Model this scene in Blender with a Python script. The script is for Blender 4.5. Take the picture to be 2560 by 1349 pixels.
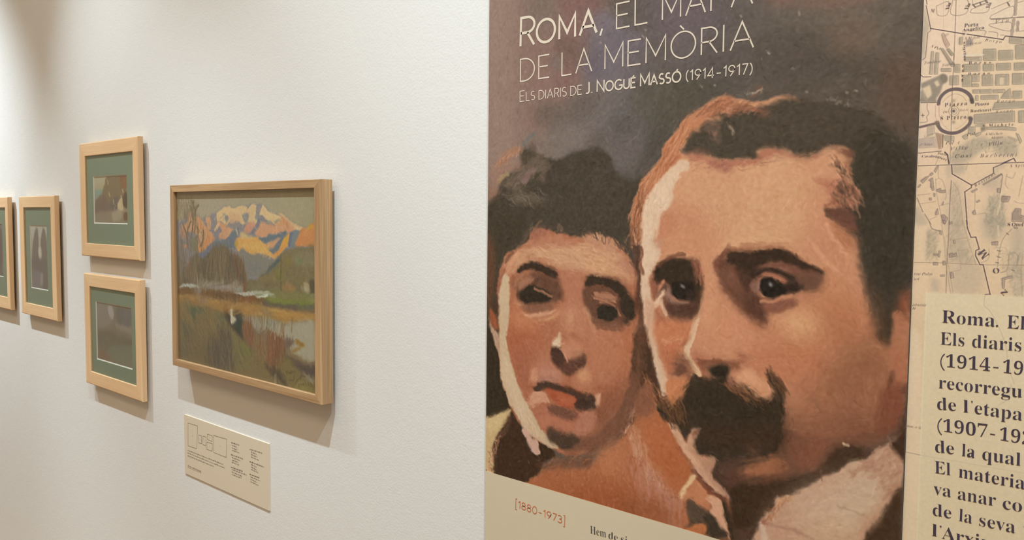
# Gallery wall with framed studies, a landscape painting, an exhibition poster and a map panel.
# Plane coordinates of the artwork are in millimetres on the wall (x along the wall, y up from eye level).
import bpy, math, random
import numpy as np

for _o in list(bpy.data.objects): bpy.data.objects.remove(_o)
SC = bpy.context.scene
EYE = 1.5                                    # height of the eye level above the floor (m)

# ------------------------------------------------------------------ camera, world, lights, exposure
cam_d = bpy.data.cameras.new('camera'); cam = bpy.data.objects.new('camera', cam_d); SC.collection.objects.link(cam)
cam_d.sensor_fit = 'HORIZONTAL'; cam_d.sensor_width = 36.0; cam_d.lens = 36.0 * 2044.46 / 2560
cam_d.clip_start = .02
from mathutils import Matrix, Vector, Euler
_y, _p, _r = math.radians(41.879), math.radians(3.5814), math.radians(0.565)
_fw = Vector((-math.sin(_y) * math.cos(_p), math.cos(_y) * math.cos(_p), -math.sin(_p)))
_rt = Vector((_fw.y, -_fw.x, 0)).normalized(); _up = _rt.cross(_fw)
_r2 = _rt * math.cos(_r) + _up * math.sin(_r); _u2 = -_rt * math.sin(_r) + _up * math.cos(_r)
cam.matrix_world = Matrix(((_r2.x, _u2.x, -_fw.x, 0), (_r2.y, _u2.y, -_fw.y, -1.1), (_r2.z, _u2.z, -_fw.z, EYE), (0, 0, 0, 1)))
SC.camera = cam
SC.view_settings.view_transform = 'Standard'; SC.view_settings.look = 'None'; SC.view_settings.gamma = 1
SC.view_settings.use_curve_mapping = False; SC.view_settings.exposure = 0.0
SC.cycles.sample_clamp_indirect = 4

world = bpy.data.worlds.new('world'); SC.world = world; world.use_nodes = True
world.node_tree.nodes['Background'].inputs['Color'].default_value = (.02, .02, .02, 1)

def spot(x, y, z, tx, tz, power, angle, blend, col, rad=.02):
    l = bpy.data.lights.new('ceiling_spotlight', 'SPOT'); l.energy = power; l.spot_size = math.radians(angle); l.spot_blend = blend; l.color = col; l.shadow_soft_size = rad
    o = bpy.data.objects.new('ceiling_spotlight', l); o.location = (x, y, z)
    o.rotation_euler = (Vector((tx, 0, tz)) - Vector((x, y, z))).to_track_quat('-Z', 'Y').to_euler(); SC.collection.objects.link(o)
# track of gallery spotlights under the ceiling, each washing its stretch of wall
LAMP_COLOUR = (0.819, 0.946, 1.0)
spot(-4.5, -1.08, 3.75, -3.9, .95, 461.9, 46, 1, LAMP_COLOUR)
spot(-3.15, -1.08, 3.75, -2.4, .95, 192.1, 44, 1, LAMP_COLOUR)
spot(-2.4, -1.08, 3.75, -2.9, .95, 32.3, 84, 1, LAMP_COLOUR)
spot(-0.75, -1.08, 3.75, -1.6, .95, 259.9, 54, 1, LAMP_COLOUR)
spot(0.5, -1.08, 3.75, -0.55, .95, 188, 58, 1, LAMP_COLOUR)
spot(.3, -1.08, 3.75, -.02, 1.55, 150, 50, 1, LAMP_COLOUR)

# unseen warm area lights, added under the ceiling as soft ambient fill
for x in (-4.4, -1.9, 0.6):
    l = bpy.data.lights.new('ambient_fill', 'AREA'); l.shape = 'RECTANGLE'; l.size = 1.6; l.size_y = 1.0; l.energy = 19.16; l.color = (1.0, 0.761, 0.499)
    o = bpy.data.objects.new('ambient_fill', l); o.location = (x, -2.5, 4.05); SC.collection.objects.link(o)

# ------------------------------------------------------------------ colours
OAK = ((0.332, 0.1935, 0.0938), (0.5987, 0.3918, 0.2113))
MAPLE = ((0.7537, 0.4754, 0.2606), (0.9, 0.6461, 0.3915))
MATGREEN = (0.2861, 0.3489, 0.2573)
CARD_RGB = (0.7348, 0.6366, 0.4951)
BAND_RGB = (0.6683, 0.5847, 0.4269)
CREAM_RGB = (0.7225, 0.6189, 0.5065)
RED_RGB = (0.6225, 0.1644, 0.0727)
INK_RGB = (0.065, 0.0532, 0.0556)
TEXT_RGB = (0.0728, 0.0564, 0.0828)
MAPINK_RGB = (0.153, 0.1167, 0.1398)

# ------------------------------------------------------------------ brush engine: paints pictures from lists of strokes
def _blur1(a, s, ax):
    # three box passes approximate a gaussian of sigma s along axis ax
    n = max(1, int(round(math.sqrt(4 * s * s + 1))))
    if n % 2 == 0: n += 1
    if n <= 1: return a
    k = n // 2
    for _ in range(3):
        p = np.concatenate([np.repeat(np.take(a, [0], ax), k + 1, ax), a, np.repeat(np.take(a, [-1], ax), k, ax)], ax)
        c = np.cumsum(p, ax, dtype=np.float64)
        m = a.shape[ax]
        hi = np.take(c, np.arange(n, n + m), ax); lo = np.take(c, np.arange(0, m), ax)
        a = ((hi - lo) / n).astype(np.float32)
    return a

def blur(a, s):
    return _blur1(_blur1(a, s, 0), s, 1)

def smooth_loop(P, closed=True, n=5):
    P = np.asarray(P, float)
    if len(P) < 3: return P
    if closed: Q = np.concatenate([P[-1:], P, P[:2]])
    else: Q = np.concatenate([2 * P[:1] - P[1:2], P, 2 * P[-1:] - P[-2:-1]])
    out = []
    t = np.linspace(0, 1, n, endpoint=False)[:, None]
    for i in range(1, len(Q) - 2):
        a, b, c, d = Q[i - 1], Q[i], Q[i + 1], Q[i + 2]
        out.append(.5 * (2 * b + (c - a) * t + (2 * a - 5 * b + 4 * c - d) * t * t + (3 * b - a - 3 * c + d) * t ** 3))
    if not closed: out.append(P[-1:])
    return np.concatenate(out)

class Canvas:
    """A picture painted stroke by stroke into an array; coordinates in millimetres of the picture plane (x right, y up)."""
    def __init__(s, x0, x1, y0, y1, step, base, seed=1):
        s.x0, s.y1, s.st = x0, y1, step
        s.w = int(round((x1 - x0) / step)) + 1; s.h = int(round((y1 - y0) / step)) + 1
        s.im = np.empty((s.h, s.w, 3), np.float32); s.im[:] = base
        s.rng = np.random.default_rng(seed); s.nz = {}
    def noise(s, a):
        # streaky bristle noise along direction a (multiples of 22.5 degrees), 0..1
        a = int(a) % 8
        if a not in s.nz:
            n = s.rng.standard_normal((s.h, s.w)).astype(np.float32)
            th = math.radians(22.5 * a); dx, dy = math.cos(th), -math.sin(th); acc = np.zeros_like(n)
            for k in range(-9, 10): acc += np.roll(n, (int(round(dy * k)), int(round(dx * k))), (0, 1))
            acc = blur(acc, .6) ; acc /= acc.std() + 1e-6
            s.nz[a] = np.clip(.5 + .25 * acc, 0, 1)
        return s.nz[a]
    def px(s, P):
        P = np.asarray(P, float).reshape(-1, 2)
        return np.stack([(P[:, 0] - s.x0) / s.st, (s.y1 - P[:, 1]) / s.st], 1)
    def put(s, mask, bx, col, op, r, a, tex):
        i0, i1, j0, j1 = bx
        if r: mask = np.clip(mask + r * (s.noise(a)[i0:i1, j0:j1] - .5) * 8 * mask * (1 - mask), 0, 1)
        c = np.asarray(col, np.float32)[None, None]
        if tex: c = c + tex * (s.noise(a)[i0:i1, j0:j1, None] - .5)
        m = (mask * op)[..., None]
        v = s.im[i0:i1, j0:j1]; v += (c - v) * m
    def poly(s, col, f, P, r=0, a=0, op=1, tex=0, sm=True):
        f = max(f / s.st, .6)
        P = s.px(P)
        if sm: P = smooth_loop(P)
        pad = int(3 * f) + 2
        j0 = max(0, int(P[:, 0].min()) - pad); j1 = min(s.w, int(P[:, 0].max()) + pad + 2)
        i0 = max(0, int(P[:, 1].min()) - pad); i1 = min(s.h, int(P[:, 1].max()) + pad + 2)
        if j1 <= j0 or i1 <= i0: return
        # even-odd scanline fill at 2x vertical resolution
        SS = 2; H = (i1 - i0) * SS; d = np.zeros((H, j1 - j0 + 1), np.float32)
        A = P - [j0, i0]; Bq = np.roll(A, -1, 0)
        for (xa, ya), (xb, yb) in zip(A, Bq):
            if ya == yb: continue
            if ya > yb: xa, ya, xb, yb = xb, yb, xa, ya
            k0 = max(0, int(math.ceil(ya * SS - .5))); k1 = min(H - 1, int(math.ceil(yb * SS - .5)) - 1)
            if k1 < k0: continue
            k = np.arange(k0, k1 + 1); x = xa + ((k + .5) / SS - ya) * (xb - xa) / (yb - ya)
            x = np.clip(x, 0, j1 - j0 - 1e-3); xi = x.astype(int)
            d[k, xi] += 1
        m = (np.cumsum(d, 1)[:, :-1] % 2).reshape(i1 - i0, SS, j1 - j0).mean(1).astype(np.float32)
        s.put(blur(m, f), (i0, i1, j0, j1), col, op, r, a, tex)
    def line(s, col, w, f, P, r=0, a=0, op=1, tex=0, taper=0, sm=True):
        w = max(w / s.st, .5); f = max(f / s.st, .8)
        P = s.px(P)
        if sm and len(P) > 2: P = smooth_loop(P, False, 4)
        pad = int(w + f) + 2
        j0 = max(0, int(P[:, 0].min()) - pad); j1 = min(s.w, int(P[:, 0].max()) + pad + 2)
        i0 = max(0, int(P[:, 1].min()) - pad); i1 = min(s.h, int(P[:, 1].max()) + pad + 2)
        if j1 <= j0 or i1 <= i0: return
        X, Y = np.meshgrid(np.arange(j0, j1, dtype=np.float32), np.arange(i0, i1, dtype=np.float32))
        best = np.full(X.shape, 1e9, np.float32); n = len(P) - 1
        for k in range(n):
            (xa, ya), (xb, yb) = P[k], P[k + 1]; dx, dy = xb - xa, yb - ya; L = dx * dx + dy * dy + 1e-9
            t = np.clip(((X - xa) * dx + (Y - ya) * dy) / L, 0, 1)
            dd = np.hypot(X - xa - t * dx, Y - ya - t * dy)
            if taper: dd = dd + w * .5 * taper * ((k + t) / n)
            np.minimum(best, dd, out=best)
        s.put(np.clip((w / 2 + f / 2 - best) / f, 0, 1), (i0, i1, j0, j1), col, op, r, a, tex)
    def scatter(s, cols, n, ang, spread, ln, wd, P, op=.7, f=1.):
        # n loose bristle strokes inside polygon P, colours drawn from cols
        P = np.asarray(P, float).reshape(-1, 2); lo, hi = P.min(0), P.max(0); c = 0; tries = 0
        while c < n and tries < n * 20:
            tries += 1
            q = lo + (hi - lo) * s.rng.random(2); ins = False; j = len(P) - 1
            for i in range(len(P)):
                if (P[i, 1] > q[1]) != (P[j, 1] > q[1]) and q[0] < (P[j, 0] - P[i, 0]) * (q[1] - P[i, 1]) / (P[j, 1] - P[i, 1]) + P[i, 0]: ins = not ins
                j = i
            if not ins: continue
            c += 1
            th = math.radians(ang + spread * s.rng.standard_normal()); l = ln * (.5 + s.rng.random()); v = np.array([math.cos(th), math.sin(th)]) * l / 2
            bend = np.array([-v[1], v[0]]) * s.rng.normal(0, .15)
            s.line(cols[s.rng.integers(len(cols))], wd * (.5 + s.rng.random()), f, np.stack([q - v, q + bend, q + v]), op=op * (.5 + .5 * s.rng.random()), taper=.6, sm=False)
    def dabs(s, n, ln, wd, jit, op):
        # go over the picture with short loaded strokes that follow its forms
        src = s.im.copy(); g = blur(src.mean(2), 2.2); gy, gx = np.gradient(g)
        jx, jy, jc = blur(gx * gx, 4), blur(gy * gy, 4), blur(gx * gy, 4)
        th = .5 * np.arctan2(2 * jc, jx - jy) + math.pi / 2      # along the edges, image axes
        for _ in range(int(n)):
            i = int(s.rng.integers(s.h)); j = int(s.rng.integers(s.w))
            a = th[i, j] + s.rng.normal(0, .3); l = ln * (.5 + s.rng.random()) / 2
            x = s.x0 + j * s.st; y = s.y1 - i * s.st; v = np.array([math.cos(a), -math.sin(a)]) * l; b = np.array([-v[1], v[0]]) * s.rng.normal(0, .12); c = np.array([x, y])
            s.line(src[i, j] + s.rng.normal(0, jit) + s.rng.normal(0, jit * .35, 3), wd * (.5 + s.rng.random()), wd * .45, np.stack([c - v, c + b, c + v]), op=op, taper=.5, sm=False)
    def warp(s, amp, scale):
        # break up the edges the way a loaded brush does
        Y, X = np.mgrid[0:s.h, 0:s.w].astype(np.float32)
        for sc, am in ((scale, amp), (scale * .35, amp * .6), (scale * 3, amp)):
            for D_ in (X, Y):
                n = blur(s.rng.standard_normal((s.h, s.w)).astype(np.float32), max(.7, sc / s.st)); D_ += n * (am / s.st / n.std())
        X = np.clip(X, 0, s.w - 1.001); Y = np.clip(Y, 0, s.h - 1.001)
        xi = X.astype(int); yi = Y.astype(int); fx = (X - xi)[..., None]; fy = (Y - yi)[..., None]; I = s.im
        s.im = (I[yi, xi] * (1 - fx) + I[yi, xi + 1] * fx) * (1 - fy) + (I[yi + 1, xi] * (1 - fx) + I[yi + 1, xi + 1] * fx) * fy
    def sharpen(s, k, rad):
        s.im = s.im + k * (s.im - blur(s.im, rad / s.st))
    def grain(s, amp):
        n = blur(s.rng.standard_normal((s.h, s.w)).astype(np.float32), 1.1); s.im += (amp * n / n.std())[..., None]
    def play(s, text):
        # replay a list of strokes, one per line
        for ln in text.strip().split('\n'):
            t = ln.split()
            if not t or t[0][0] == '#': continue
            k = t[0]; v = [float(q) for q in t[1:]]
            if k in 'PQ': s.poly(v[:3], v[3], v[8:], v[4], int(v[5]), v[6], v[7], k == 'P')
            elif k in 'LM': s.line(v[:3], v[3], v[4], v[10:], v[5], int(v[6]), v[7], v[8], v[9], k == 'L')
            elif k == 'S':
                n = int(v[0]); cols = [v[1 + 3 * i:4 + 3 * i] for i in range(n)]; v = v[1 + 3 * n:]
                s.scatter(cols, int(v[0]), *v[1:5], v[7:], v[5], v[6])
            elif k == 'D': s.dabs(*v)
            elif k == 'W': s.warp(float(t[1]), float(t[2]))
            elif k == 'U': s.sharpen(float(t[1]), float(t[2]))
            elif k == 'G': s.grain(float(t[1]))

# ------------------------------------------------------------------ strokes, letters and marks
PORTRAIT = """
P 147 123 111 31.62 0 0 1 0 -1085.4 459.8 -939.6 431.7 -927.7 239.7 -943.5 74.9 -1081.6 63.8
P 137 110 100 23.71 0 0 1 0 -948.8 433.5 -811.3 407 -816.1 241 -839 144.9 -953.7 131.2
P 127 96 91 15.81 0 0 0.7 0 -877.3 393.4 -779.1 375.7 -808.7 278.8 -840.2 210.9 -882.8 208.2
P 116 104 96 18.45 0 0 0.7 0 -939.4 418.2 -877.5 406.6 -884.8 328.6 -938.1 329.7
P 116 106 111 13.7 0 0 1 0 -801.7 329 -747 308.1 -687.3 263 -686.2 220.6 -744.5 195.6 -791.3 206.3 -824.2 235.4 -817 286.3
P 115 105 101 15.81 0 0 1 0 -840.1 204.3 -744.7 205 -728.3 144.3 -805.2 97.3 -872 86.5 -899 128.3
P 126 112 104 13.18 0 0 0.7 0 -882.1 167.9 -822.8 163.6 -829.8 98.3 -925.4 88.3 -935 123.3
P 99 90 86 23.71 0 0 1 0 -718.8 377 -509.5 338 -499.2 195 -516.2 174.7 -678.4 189.5 -730.5 243.9
P 109 95 99 13.18 0 0 0.8 0 -689.3 347.6 -607.5 333.4 -580.5 283.3 -645.7 269.5 -687.9 287.3
P 110 99 90 31.62 0 0 1 0 -509.5 338 -286 296.3 -281.2 172.3 -406.6 206 -494.6 232.6
P 128 102 90 5.38 0 0 0.85 0 -503 315.2 -364.4 291.1 -368.8 277.9 -424.7 279.9 -476.7 292.5 -499.5 295.1
P 124 104 90 13.7 0 0 0.8 0 -418.8 259.3 -377.8 253.2 -371.9 227.2 -401.8 218.3 -417.9 233.3
P 97 86 77 26.35 0 0 1 0 -517.7 224.5 -294.7 178.5 -292.1 110.7 -353.7 129.6 -458.1 147.9 -515.8 163.6
P 105 84 70 18.45 0 0 0.8 0 -350.6 179.5 -294.9 183.3 -292.3 115.5 -328.9 108 -349 134.3
P 96 84 75 21.08 0 0 0.7 0 -339.2 257.3 -297.5 250.8 -294.9 183.3 -332.2 197.3
P 121 109 116 5.38 0 0 0.8 0 -802.5 329.1 -781.4 330 -762.3 320.1 -755.2 305.1 -780.9 303.3 -798.6 311.5
P 112 101 108 5.38 0 0 0.8 0 -780.9 304.7 -741.6 299 -708.3 282 -704.7 262.6 -740.8 261.7 -780.2 272.2
P 106 95 102 8.43 0 0 0.8 0 -806.8 275.7 -778.6 274.8 -781.3 238.5 -805.9 232.7 -820.6 245.8
P 126 96 92 8.43 0.3 4 0.8 0 -886.4 371.6 -804.8 357.8 -808 338.5 -848.1 339 -867 350.8
P 113 92 83 9.49 0 0 0.8 0 -885.3 306.5 -825.1 292.4 -828.3 266.9 -857.9 261.7 -881 279.3
P 123 105 98 5.38 0 0 0.7 0 -896.4 275.2 -869.5 274.9 -861.5 253.3 -884.3 247 -900.1 260.7
P 102 90 83 9.49 0 0 0.7 0 -922.9 196.6 -856.7 194 -838.2 207 -794.6 202.9 -804.7 169.4 -856 158.5 -922.4 163
P 93 84 80 10.54 0 0 1 0 -613.7 240.5 -544.6 237.1 -521.5 221.9 -547.8 205 -604.3 218.8
P 107 96 96 8.43 0 0 0.7 0 -656.8 288.1 -611.9 284.1 -610.7 240.2 -646.3 236.7 -662.3 262.4
P 83 76 67 11.59 0 0 0.9 0 -663.9 205.5 -589.6 204.4 -533.8 191.1 -588.8 176.1 -632.3 162.9 -653.5 157.9
P 89 80 72 13.7 0 0 0.8 0 -518.9 264.4 -431.1 243.7 -384 211.2 -405.8 185.2 -478 186.7 -516.9 196.8
P 122 102 86 11.59 0 0 0.7 0 -412.6 248 -368.6 245.1 -373.2 220 -407.1 222.1
P 87 77 68 12.65 0 0 0.6 0 -406.6 208.3 -339.9 193.8 -349.6 168.3 -393.9 172.6
P 103 81 69 10.54 0 0 0.6 0 -353 201.9 -309.1 202.1 -307.5 131.6 -337.9 139.5
L 159 143 131 3.1 2.48 0 0 0.7 0 0 -464.9 281.5 -463.6 278.9
L 160 143 132 3.1 2.48 0 0 0.7 0 0 -505.6 232.4 -504.6 231.5
L 161 145 133 3.1 2.48 0 0 0.7 0 0 -469.7 208 -468.7 207.3
L 163 146 135 3.1 2.48 0 0 0.7 0 0 -451.1 173.6 -450.3 173.3
L 165 148 137 3.1 2.48 0 0 0.7 0 0 -396.6 168.5 -395.5 167.9
L 165 149 137 3.1 2.48 0 0 0.7 0 0 -383.7 169.5 -382.7 169
L 159 142 130 3.1 2.48 0 0 0.7 0 0 -609.6 197.4 -608.1 196.6
L 159 142 131 3.1 2.48 0 0 0.7 0 0 -587.2 196.2 -586.2 195.6
L 158 141 130 3.1 2.48 0 0 0.7 0 0 -656.1 188.1 -654.8 187.3
L 157 140 129 3.1 2.48 0 0 0.7 0 0 -549.6 290.1 -548.6 289
L 160 143 132 3.1 2.48 0 0 0.7 0 0 -505.1 232.3 -504.3 231.5
L 154 137 126 3.1 2.48 0 0 0.7 0 0 -793.7 286 -791.3 284.3
L 155 138 126 3.1 2.48 0 0 0.7 0 0 -711.6 283.8 -709.2 282.4
L 155 138 126 3.1 2.48 0 0 0.7 0 0 -953.4 257.7 -951.3 256.5
L 155 138 126 3.1 2.48 0 0 0.7 0 0 -707.1 294 -705.2 292.7
L 155 138 126 3.1 2.48 0 0 0.7 0 0 -711.8 283.8 -710.1 282.8
P 103 95 92 18.45 0 0 1 0 -759.7 190.6 -678.5 195.6 -649.4 145 -682.8 80.1 -718.5 43.7 -756.9 63.5 -773.9 128.1
P 116 106 102 9.49 0.4 2 0.7 0 -768.3 118.5 -737.7 122.5 -714.8 137.8 -710.7 104.5 -723.3 80 -743.4 77.9 -757.5 95.3
P 81 74 68 11.59 0 0 0.8 0 -765.7 155.2 -738.5 158.8 -715.3 159.9 -724.8 144 -748.1 137.1 -765.4 141
P 82 74 68 11.59 0 0 0.6 0 -747.8 120.2 -727.6 122 -723.9 105.1 -737.1 94.5 -749.1 103.4
P 76 69 61 13.7 0 0 1 0 -693.7 133.8 -644.3 158.6 -652.8 132.6 -672.4 108.2 -687.7 83 -708.2 61.5 -730.9 36.8 -743.9 17.2 -768.1 17.2 -758.6 59.9 -724.9 67.5 -701 99.9
P 87 80 68 10.54 0 0 0.7 0 -722.3 209 -630.6 208.7 -603.4 182.6 -642.6 150.5 -677 134.8 -713.8 161.9
S 3 147 138 134 167 158 153 137 126 120 40 60 40 3.1 1.32 0.43 1.4 -1033.9 386.3 -335 271.3 -330 137.8 -1030.7 106.3
S 3 135 108 96 116 95 88 154 130 116 110 70 30 24.8 6.32 0.12 7.44 -1039 394.2 -810.3 355.9 -839 144.9 -1036.2 150.1
S 3 127 115 117 93 84 83 117 102 99 90 60 30 27.28 7.38 0.13 8.37 -826.5 358.6 -647.2 328.5 -656.4 151.5 -872.3 100
S 2 109 96 87 83 74 66 110 20 30 34.1 7.38 0.12 8.37 -645.7 269.5 -311.9 272.3 -306.3 126.2 -516 169.1
P 75 66 56 2.79 0.2 1 1 0 -1039.6 -3.9 -1033.2 31.9 -1015.6 46.3 -1009.2 60.6 -996.3 77.9 -977.1 83.6 -958.3 94 -960.6 109.7 -954.5 121.9 -940 119.6 -925.7 112.8 -905.5 107.3 -878 100.9 -849.5 110.8 -819.9 115.3 -794.7 118.4 -780.4 112 -766.2 98.5 -760.7 85.5 -744.9 68 -726.2 60.6 -706.5 62.9 -718.8 26.9 -726.5 -1.1 -714.3 -170.1 -775.1 -234.8 -1036.7 -267.7
P 97 86 79 5.38 0 0 0.7 0 -816.6 132.6 -804.1 139.1 -789.9 142.6 -777.4 136.1 -777.1 118.9 -791.1 116.8 -814.5 115.1
P 111 95 81 4.61 0.5 1 0.85 0 -941.9 105.8 -905.5 105.8 -889.6 94.6 -905.1 79.9 -929.2 77.5 -949.5 59.4 -968.2 53.5 -996 54 -996.3 76.3 -975 82
P 100 87 74 5.38 0.5 7 0.9 0 -978.8 47.4 -945.2 50 -920.5 41.9 -894.5 38.6 -904.3 27.9 -932.5 26.5 -965.8 29.9 -991.5 34.8
P 120 99 88 2.48 0 0 0.7 0 -916.9 69.5 -911 75.5 -903 72.2 -904.9 64.6 -914.8 64.9
L 133 106 101 13.64 4.96 0.5 1 0.85 0 0.6 -951.7 68.1 -941.5 77.9 -930.3 86.1
L 110 111 105 9.92 4.96 0 0 0.8 0 0.5 -958.7 126.8 -944.4 138.4 -928.3 149.7
P 83 73 62 3.84 0 0 0.6 0 -954.5 121.9 -938.1 127.3 -928 134.4 -924.7 114.3 -937.7 99.4 -958.4 100.2
P 166 120 95 2.48 0.9 1 0.8 0 -1027.3 99.7 -1016.3 108.9 -996.8 117.6 -969.2 125.7 -954.5 123.4 -969.1 114.8 -992.4 104.7 -1014 92.8
S 3 203 150 114 183 130 98 149 105 83 40 60 20 8.68 2.11 0.58 1.4 -1025.1 102.8 -956.7 128.2 -954.5 118.8 -1018.3 89.7
P 159 119 102 8.43 0.4 1 0.75 0 -1033.9 88.6 -1000.9 98.7 -958.4 100.2 -958.3 92.4 -987.8 85.6 -1005 73.3 -1015.7 51.1 -1031.1 41.6
L 170 146 104 8.68 3.72 0.5 2 0.7 0 0 -1011.5 67.1 -1002.8 76.5 -993.1 80.2
L 149 129 106 6.2 2.48 0 0 0.6 0 0 -1000.7 79.6 -992 79.3
S 3 140 126 109 110 99 86 92 81 70 46 -20 25 21.08 2.63 0.36 1.4 -1000.3 47.7 -904.6 47.8 -896.4 30.9 -920.3 24.9 -982.7 23.6
S 2 129 109 96 105 90 77 34 45 20 22.32 2.63 0.36 1.4 -994.1 76.2 -905.5 104.3 -901.1 79.8 -953.6 57.9 -996 52.4
S 2 96 85 74 64 57 47 80 20 60 28.52 4.22 0.2 3.72 -893.5 97.7 -773.3 105.9 -735.1 7.3 -892 6.5
P 151 106 82 5.38 0 0 0.6 0 -1040.1 48.3 -1026.7 51.4 -1015.6 43.2 -1026.6 38.4 -1040 36.9
P 70 62 50 4.61 0 0 0.8 0 -1039.6 2.7 -1008.6 15.8 -952.8 0.1 -956.5 -31.4 -977.5 -47.8 -996.7 -64.5 -1007.4 -89.2 -1013.5 -130.2 -1015.2 -171 -1024.1 -180.1 -1037.6 -181.3
P 124 80 57 5.38 0 0 0.55 0 -1043.8 -33.3 -1025.7 -42.7 -1018.3 -97.8 -1024.4 -147.3 -1042.3 -165.2
P 174 109 76 3.84 0 0 1 0 -941.9 -469.8 -912.9 -450.5 -900.8 -439.9 -872.9 -430.7 -826.6 -420.8 -795.1 -408 -772.1 -379.3 -740.9 -354 -717.6 -323.6 -708 -300.4 -678.6 -289.9 -624.3 -314.1 -563 -383.2 -559.6 -503.6 -939.8 -614.8
P 164 97 63 15.81 0 0 0.8 0 -904.3 -475.8 -826.2 -442.2 -753.3 -425.9 -701.7 -428.8 -684 -474.8 -769.7 -497
P 154 85 55 15.81 0 0 0.5 0 -825.7 -465.2 -752.9 -446.6 -718 -455.9 -734.6 -480.7 -788.2 -479.1
P 198 134 97 13.7 0 0 0.6 0 -790.1 -382.9 -744.2 -360.5 -726.7 -370.3 -736.3 -404.4 -771.4 -415 -793.3 -404.6
P 66 50 36 1.55 0 0 1 0 -1037.2 -220.9 -1007.6 -250.6 -1002.7 -291.1 -991.4 -314.1 -977.9 -341.5 -962.5 -363.3 -947.4 -378.5 -940.8 -396.7 -925.9 -416.3 -913.6 -407.4 -913.8 -393.1 -897.5 -394.7 -877.4 -400.2 -873.2 -411.9 -897 -424.7 -907 -438 -912.9 -450.5 -929.4 -462.2 -941.8 -471.4 -1011.6 -477.1 -1034.3 -482.1
P 60 51 39 2.48 0 0 1 0 -1037.3 -207.7 -1023.6 -219.6 -1014.4 -244.9 -1005.2 -261.9 -1000.4 -295.8 -989.2 -315.5 -980.1 -340.3 -999.6 -358.3 -1035.5 -374.5
P 206 178 131 1.55 0.3 1 1 0 -1040 -376.8 -1028.7 -369.8 -1013 -362.1 -1001.9 -355.3 -990.9 -351.8 -980 -344.3 -975.7 -346 -982 -361.8 -990.6 -374.8 -1001.5 -390 -1012.5 -403.7 -1021.3 -422.1 -1018.7 -445.1 -1014 -467.6 -1039 -473
P 220 195 149 4.61 0 0 0.6 0 -1035.5 -376 -1004.1 -359 -984.3 -350.7 -995.1 -370.7 -1017.1 -391.2 -1035.2 -397.9
P 98 70 55 3.84 0.6 2 0.9 0 -982.1 -356.9 -971.2 -359.9 -981.7 -383.1 -999.1 -401.2 -1010 -419.9 -1016.5 -441.3 -1021.2 -428.8 -1014.7 -409.1 -1001.4 -391.7 -990.6 -374.8
S 4 208 146 119 164 108 95 121 84 70 224 179 142 90 70 60 7.44 2.63 0.58 1.4 -1034.8 -431.5 -1021.3 -415.4 -1010.3 -399.9 -999.2 -394.6 -1010 -419.9 -1013.9 -470.9 -1034.4 -472
P 70 51 38 1.86 0 0 1 0 -975.7 -347.6 -962.5 -365 -947.3 -381.7 -938.6 -402.7 -921.6 -421.8 -905.1 -428 -908.9 -444.8 -933.5 -463.1 -941.9 -469.8 -1013.9 -472.6 -1012.1 -437 -1001.2 -411.5 -983.9 -385.1 -977.6 -364.3
S 2 164 146 130 121 95 84 8 0 60 4.96 2.11 0.36 1.4 -998.7 -431 -905.3 -412.1 -913 -445.7 -989.5 -459
P 174 112 84 1.24 0.3 1 1 0 -1005.2 -89.1 -992.4 -64.3 -973.1 -55.7 -952.1 -45.5 -941.8 -37.4 -931.8 -23.1 -911.6 -16.6 -891.6 -20.8 -872 -24.3 -848.9 -26.1 -824.5 -32.3 -804.5 -25.2 -779.3 -29 -756.4 -34.2 -739 -46.6 -728.5 -60.4 -716.4 -76.8 -711.1 -90.6 -708.9 -117.2 -709.5 -161 -713.8 -192.7 -716.6 -218.6 -719.4 -241.9 -725.5 -271.5 -728.6 -286.5 -738.4 -308.4 -748.5 -324.7 -746.5 -336 -767.1 -361.9 -799.2 -386.2 -830.7 -400.2 -865.5 -402.5 -897.5 -391.5 -917.9 -392.3 -939 -375.3 -962.5 -363.3 -975.7 -346 -991.3 -315.7 -1002.7 -291.1 -1007.6 -247.3 -1010.8 -169 -1013.5 -130.2 -1009.4 -105.5
P 201 154 120 5.38 0.3 0 1 0 -992.2 -74 -966.7 -57 -931.4 -49.6 -891.2 -45.3 -842.9 -43.9 -806 -37 -773.7 -41.9 -747.4 -52.5 -733.5 -66.3 -719.7 -82.6 -719.3 -96.7 -746.5 -95.4 -772.7 -89.7 -808.6 -90.1 -859.3 -86.7 -882.7 -80.2 -910.7 -70.6 -945.4 -75.2 -966.2 -92 -987.6 -96.3
P 183 128 100 5.38 0.5 1 0.9 0 -952.1 -47.1 -927.5 -33.9 -903.4 -25.7 -871.9 -26.6 -843.2 -30.5 -826.2 -37.5 -852.4 -42.7 -887.3 -42.1 -919.2 -47.7
P 163 107 86 4.61 0.4 1 0.85 0 -935.7 -31 -923.6 -21.4 -903.6 -16.4 -891.5 -23.9 -907.3 -33.4 -927.4 -40.1
P 189 140 112 3.84 0.6 7 0.9 0 -822.6 -31.5 -804.5 -25.2 -779.3 -30.5 -754.6 -37 -738.9 -49.4 -733.7 -57.7 -761.3 -50.2 -793.3 -41 -817 -37.2
P 195 139 108 5.38 0 0 0.6 0 -805.6 -57.5 -769.9 -59.1 -743.6 -69.5 -719.6 -86.8 -726 -98.5 -753.4 -93 -774.5 -88.3 -796 -86.5 -808.9 -79.8
P 212 165 123 4.61 0 0 0.8 0 -807.2 -70.8 -773.2 -65 -760.8 -74.6 -764.1 -84.9 -788.8 -84.7 -807 -82.6
P 172 117 97 2.48 0.5 7 0.6 0 -750.6 -64.1 -733.5 -63.4 -719.8 -77 -719.6 -85.4 -733.1 -83.3 -746.9 -75.4
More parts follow.
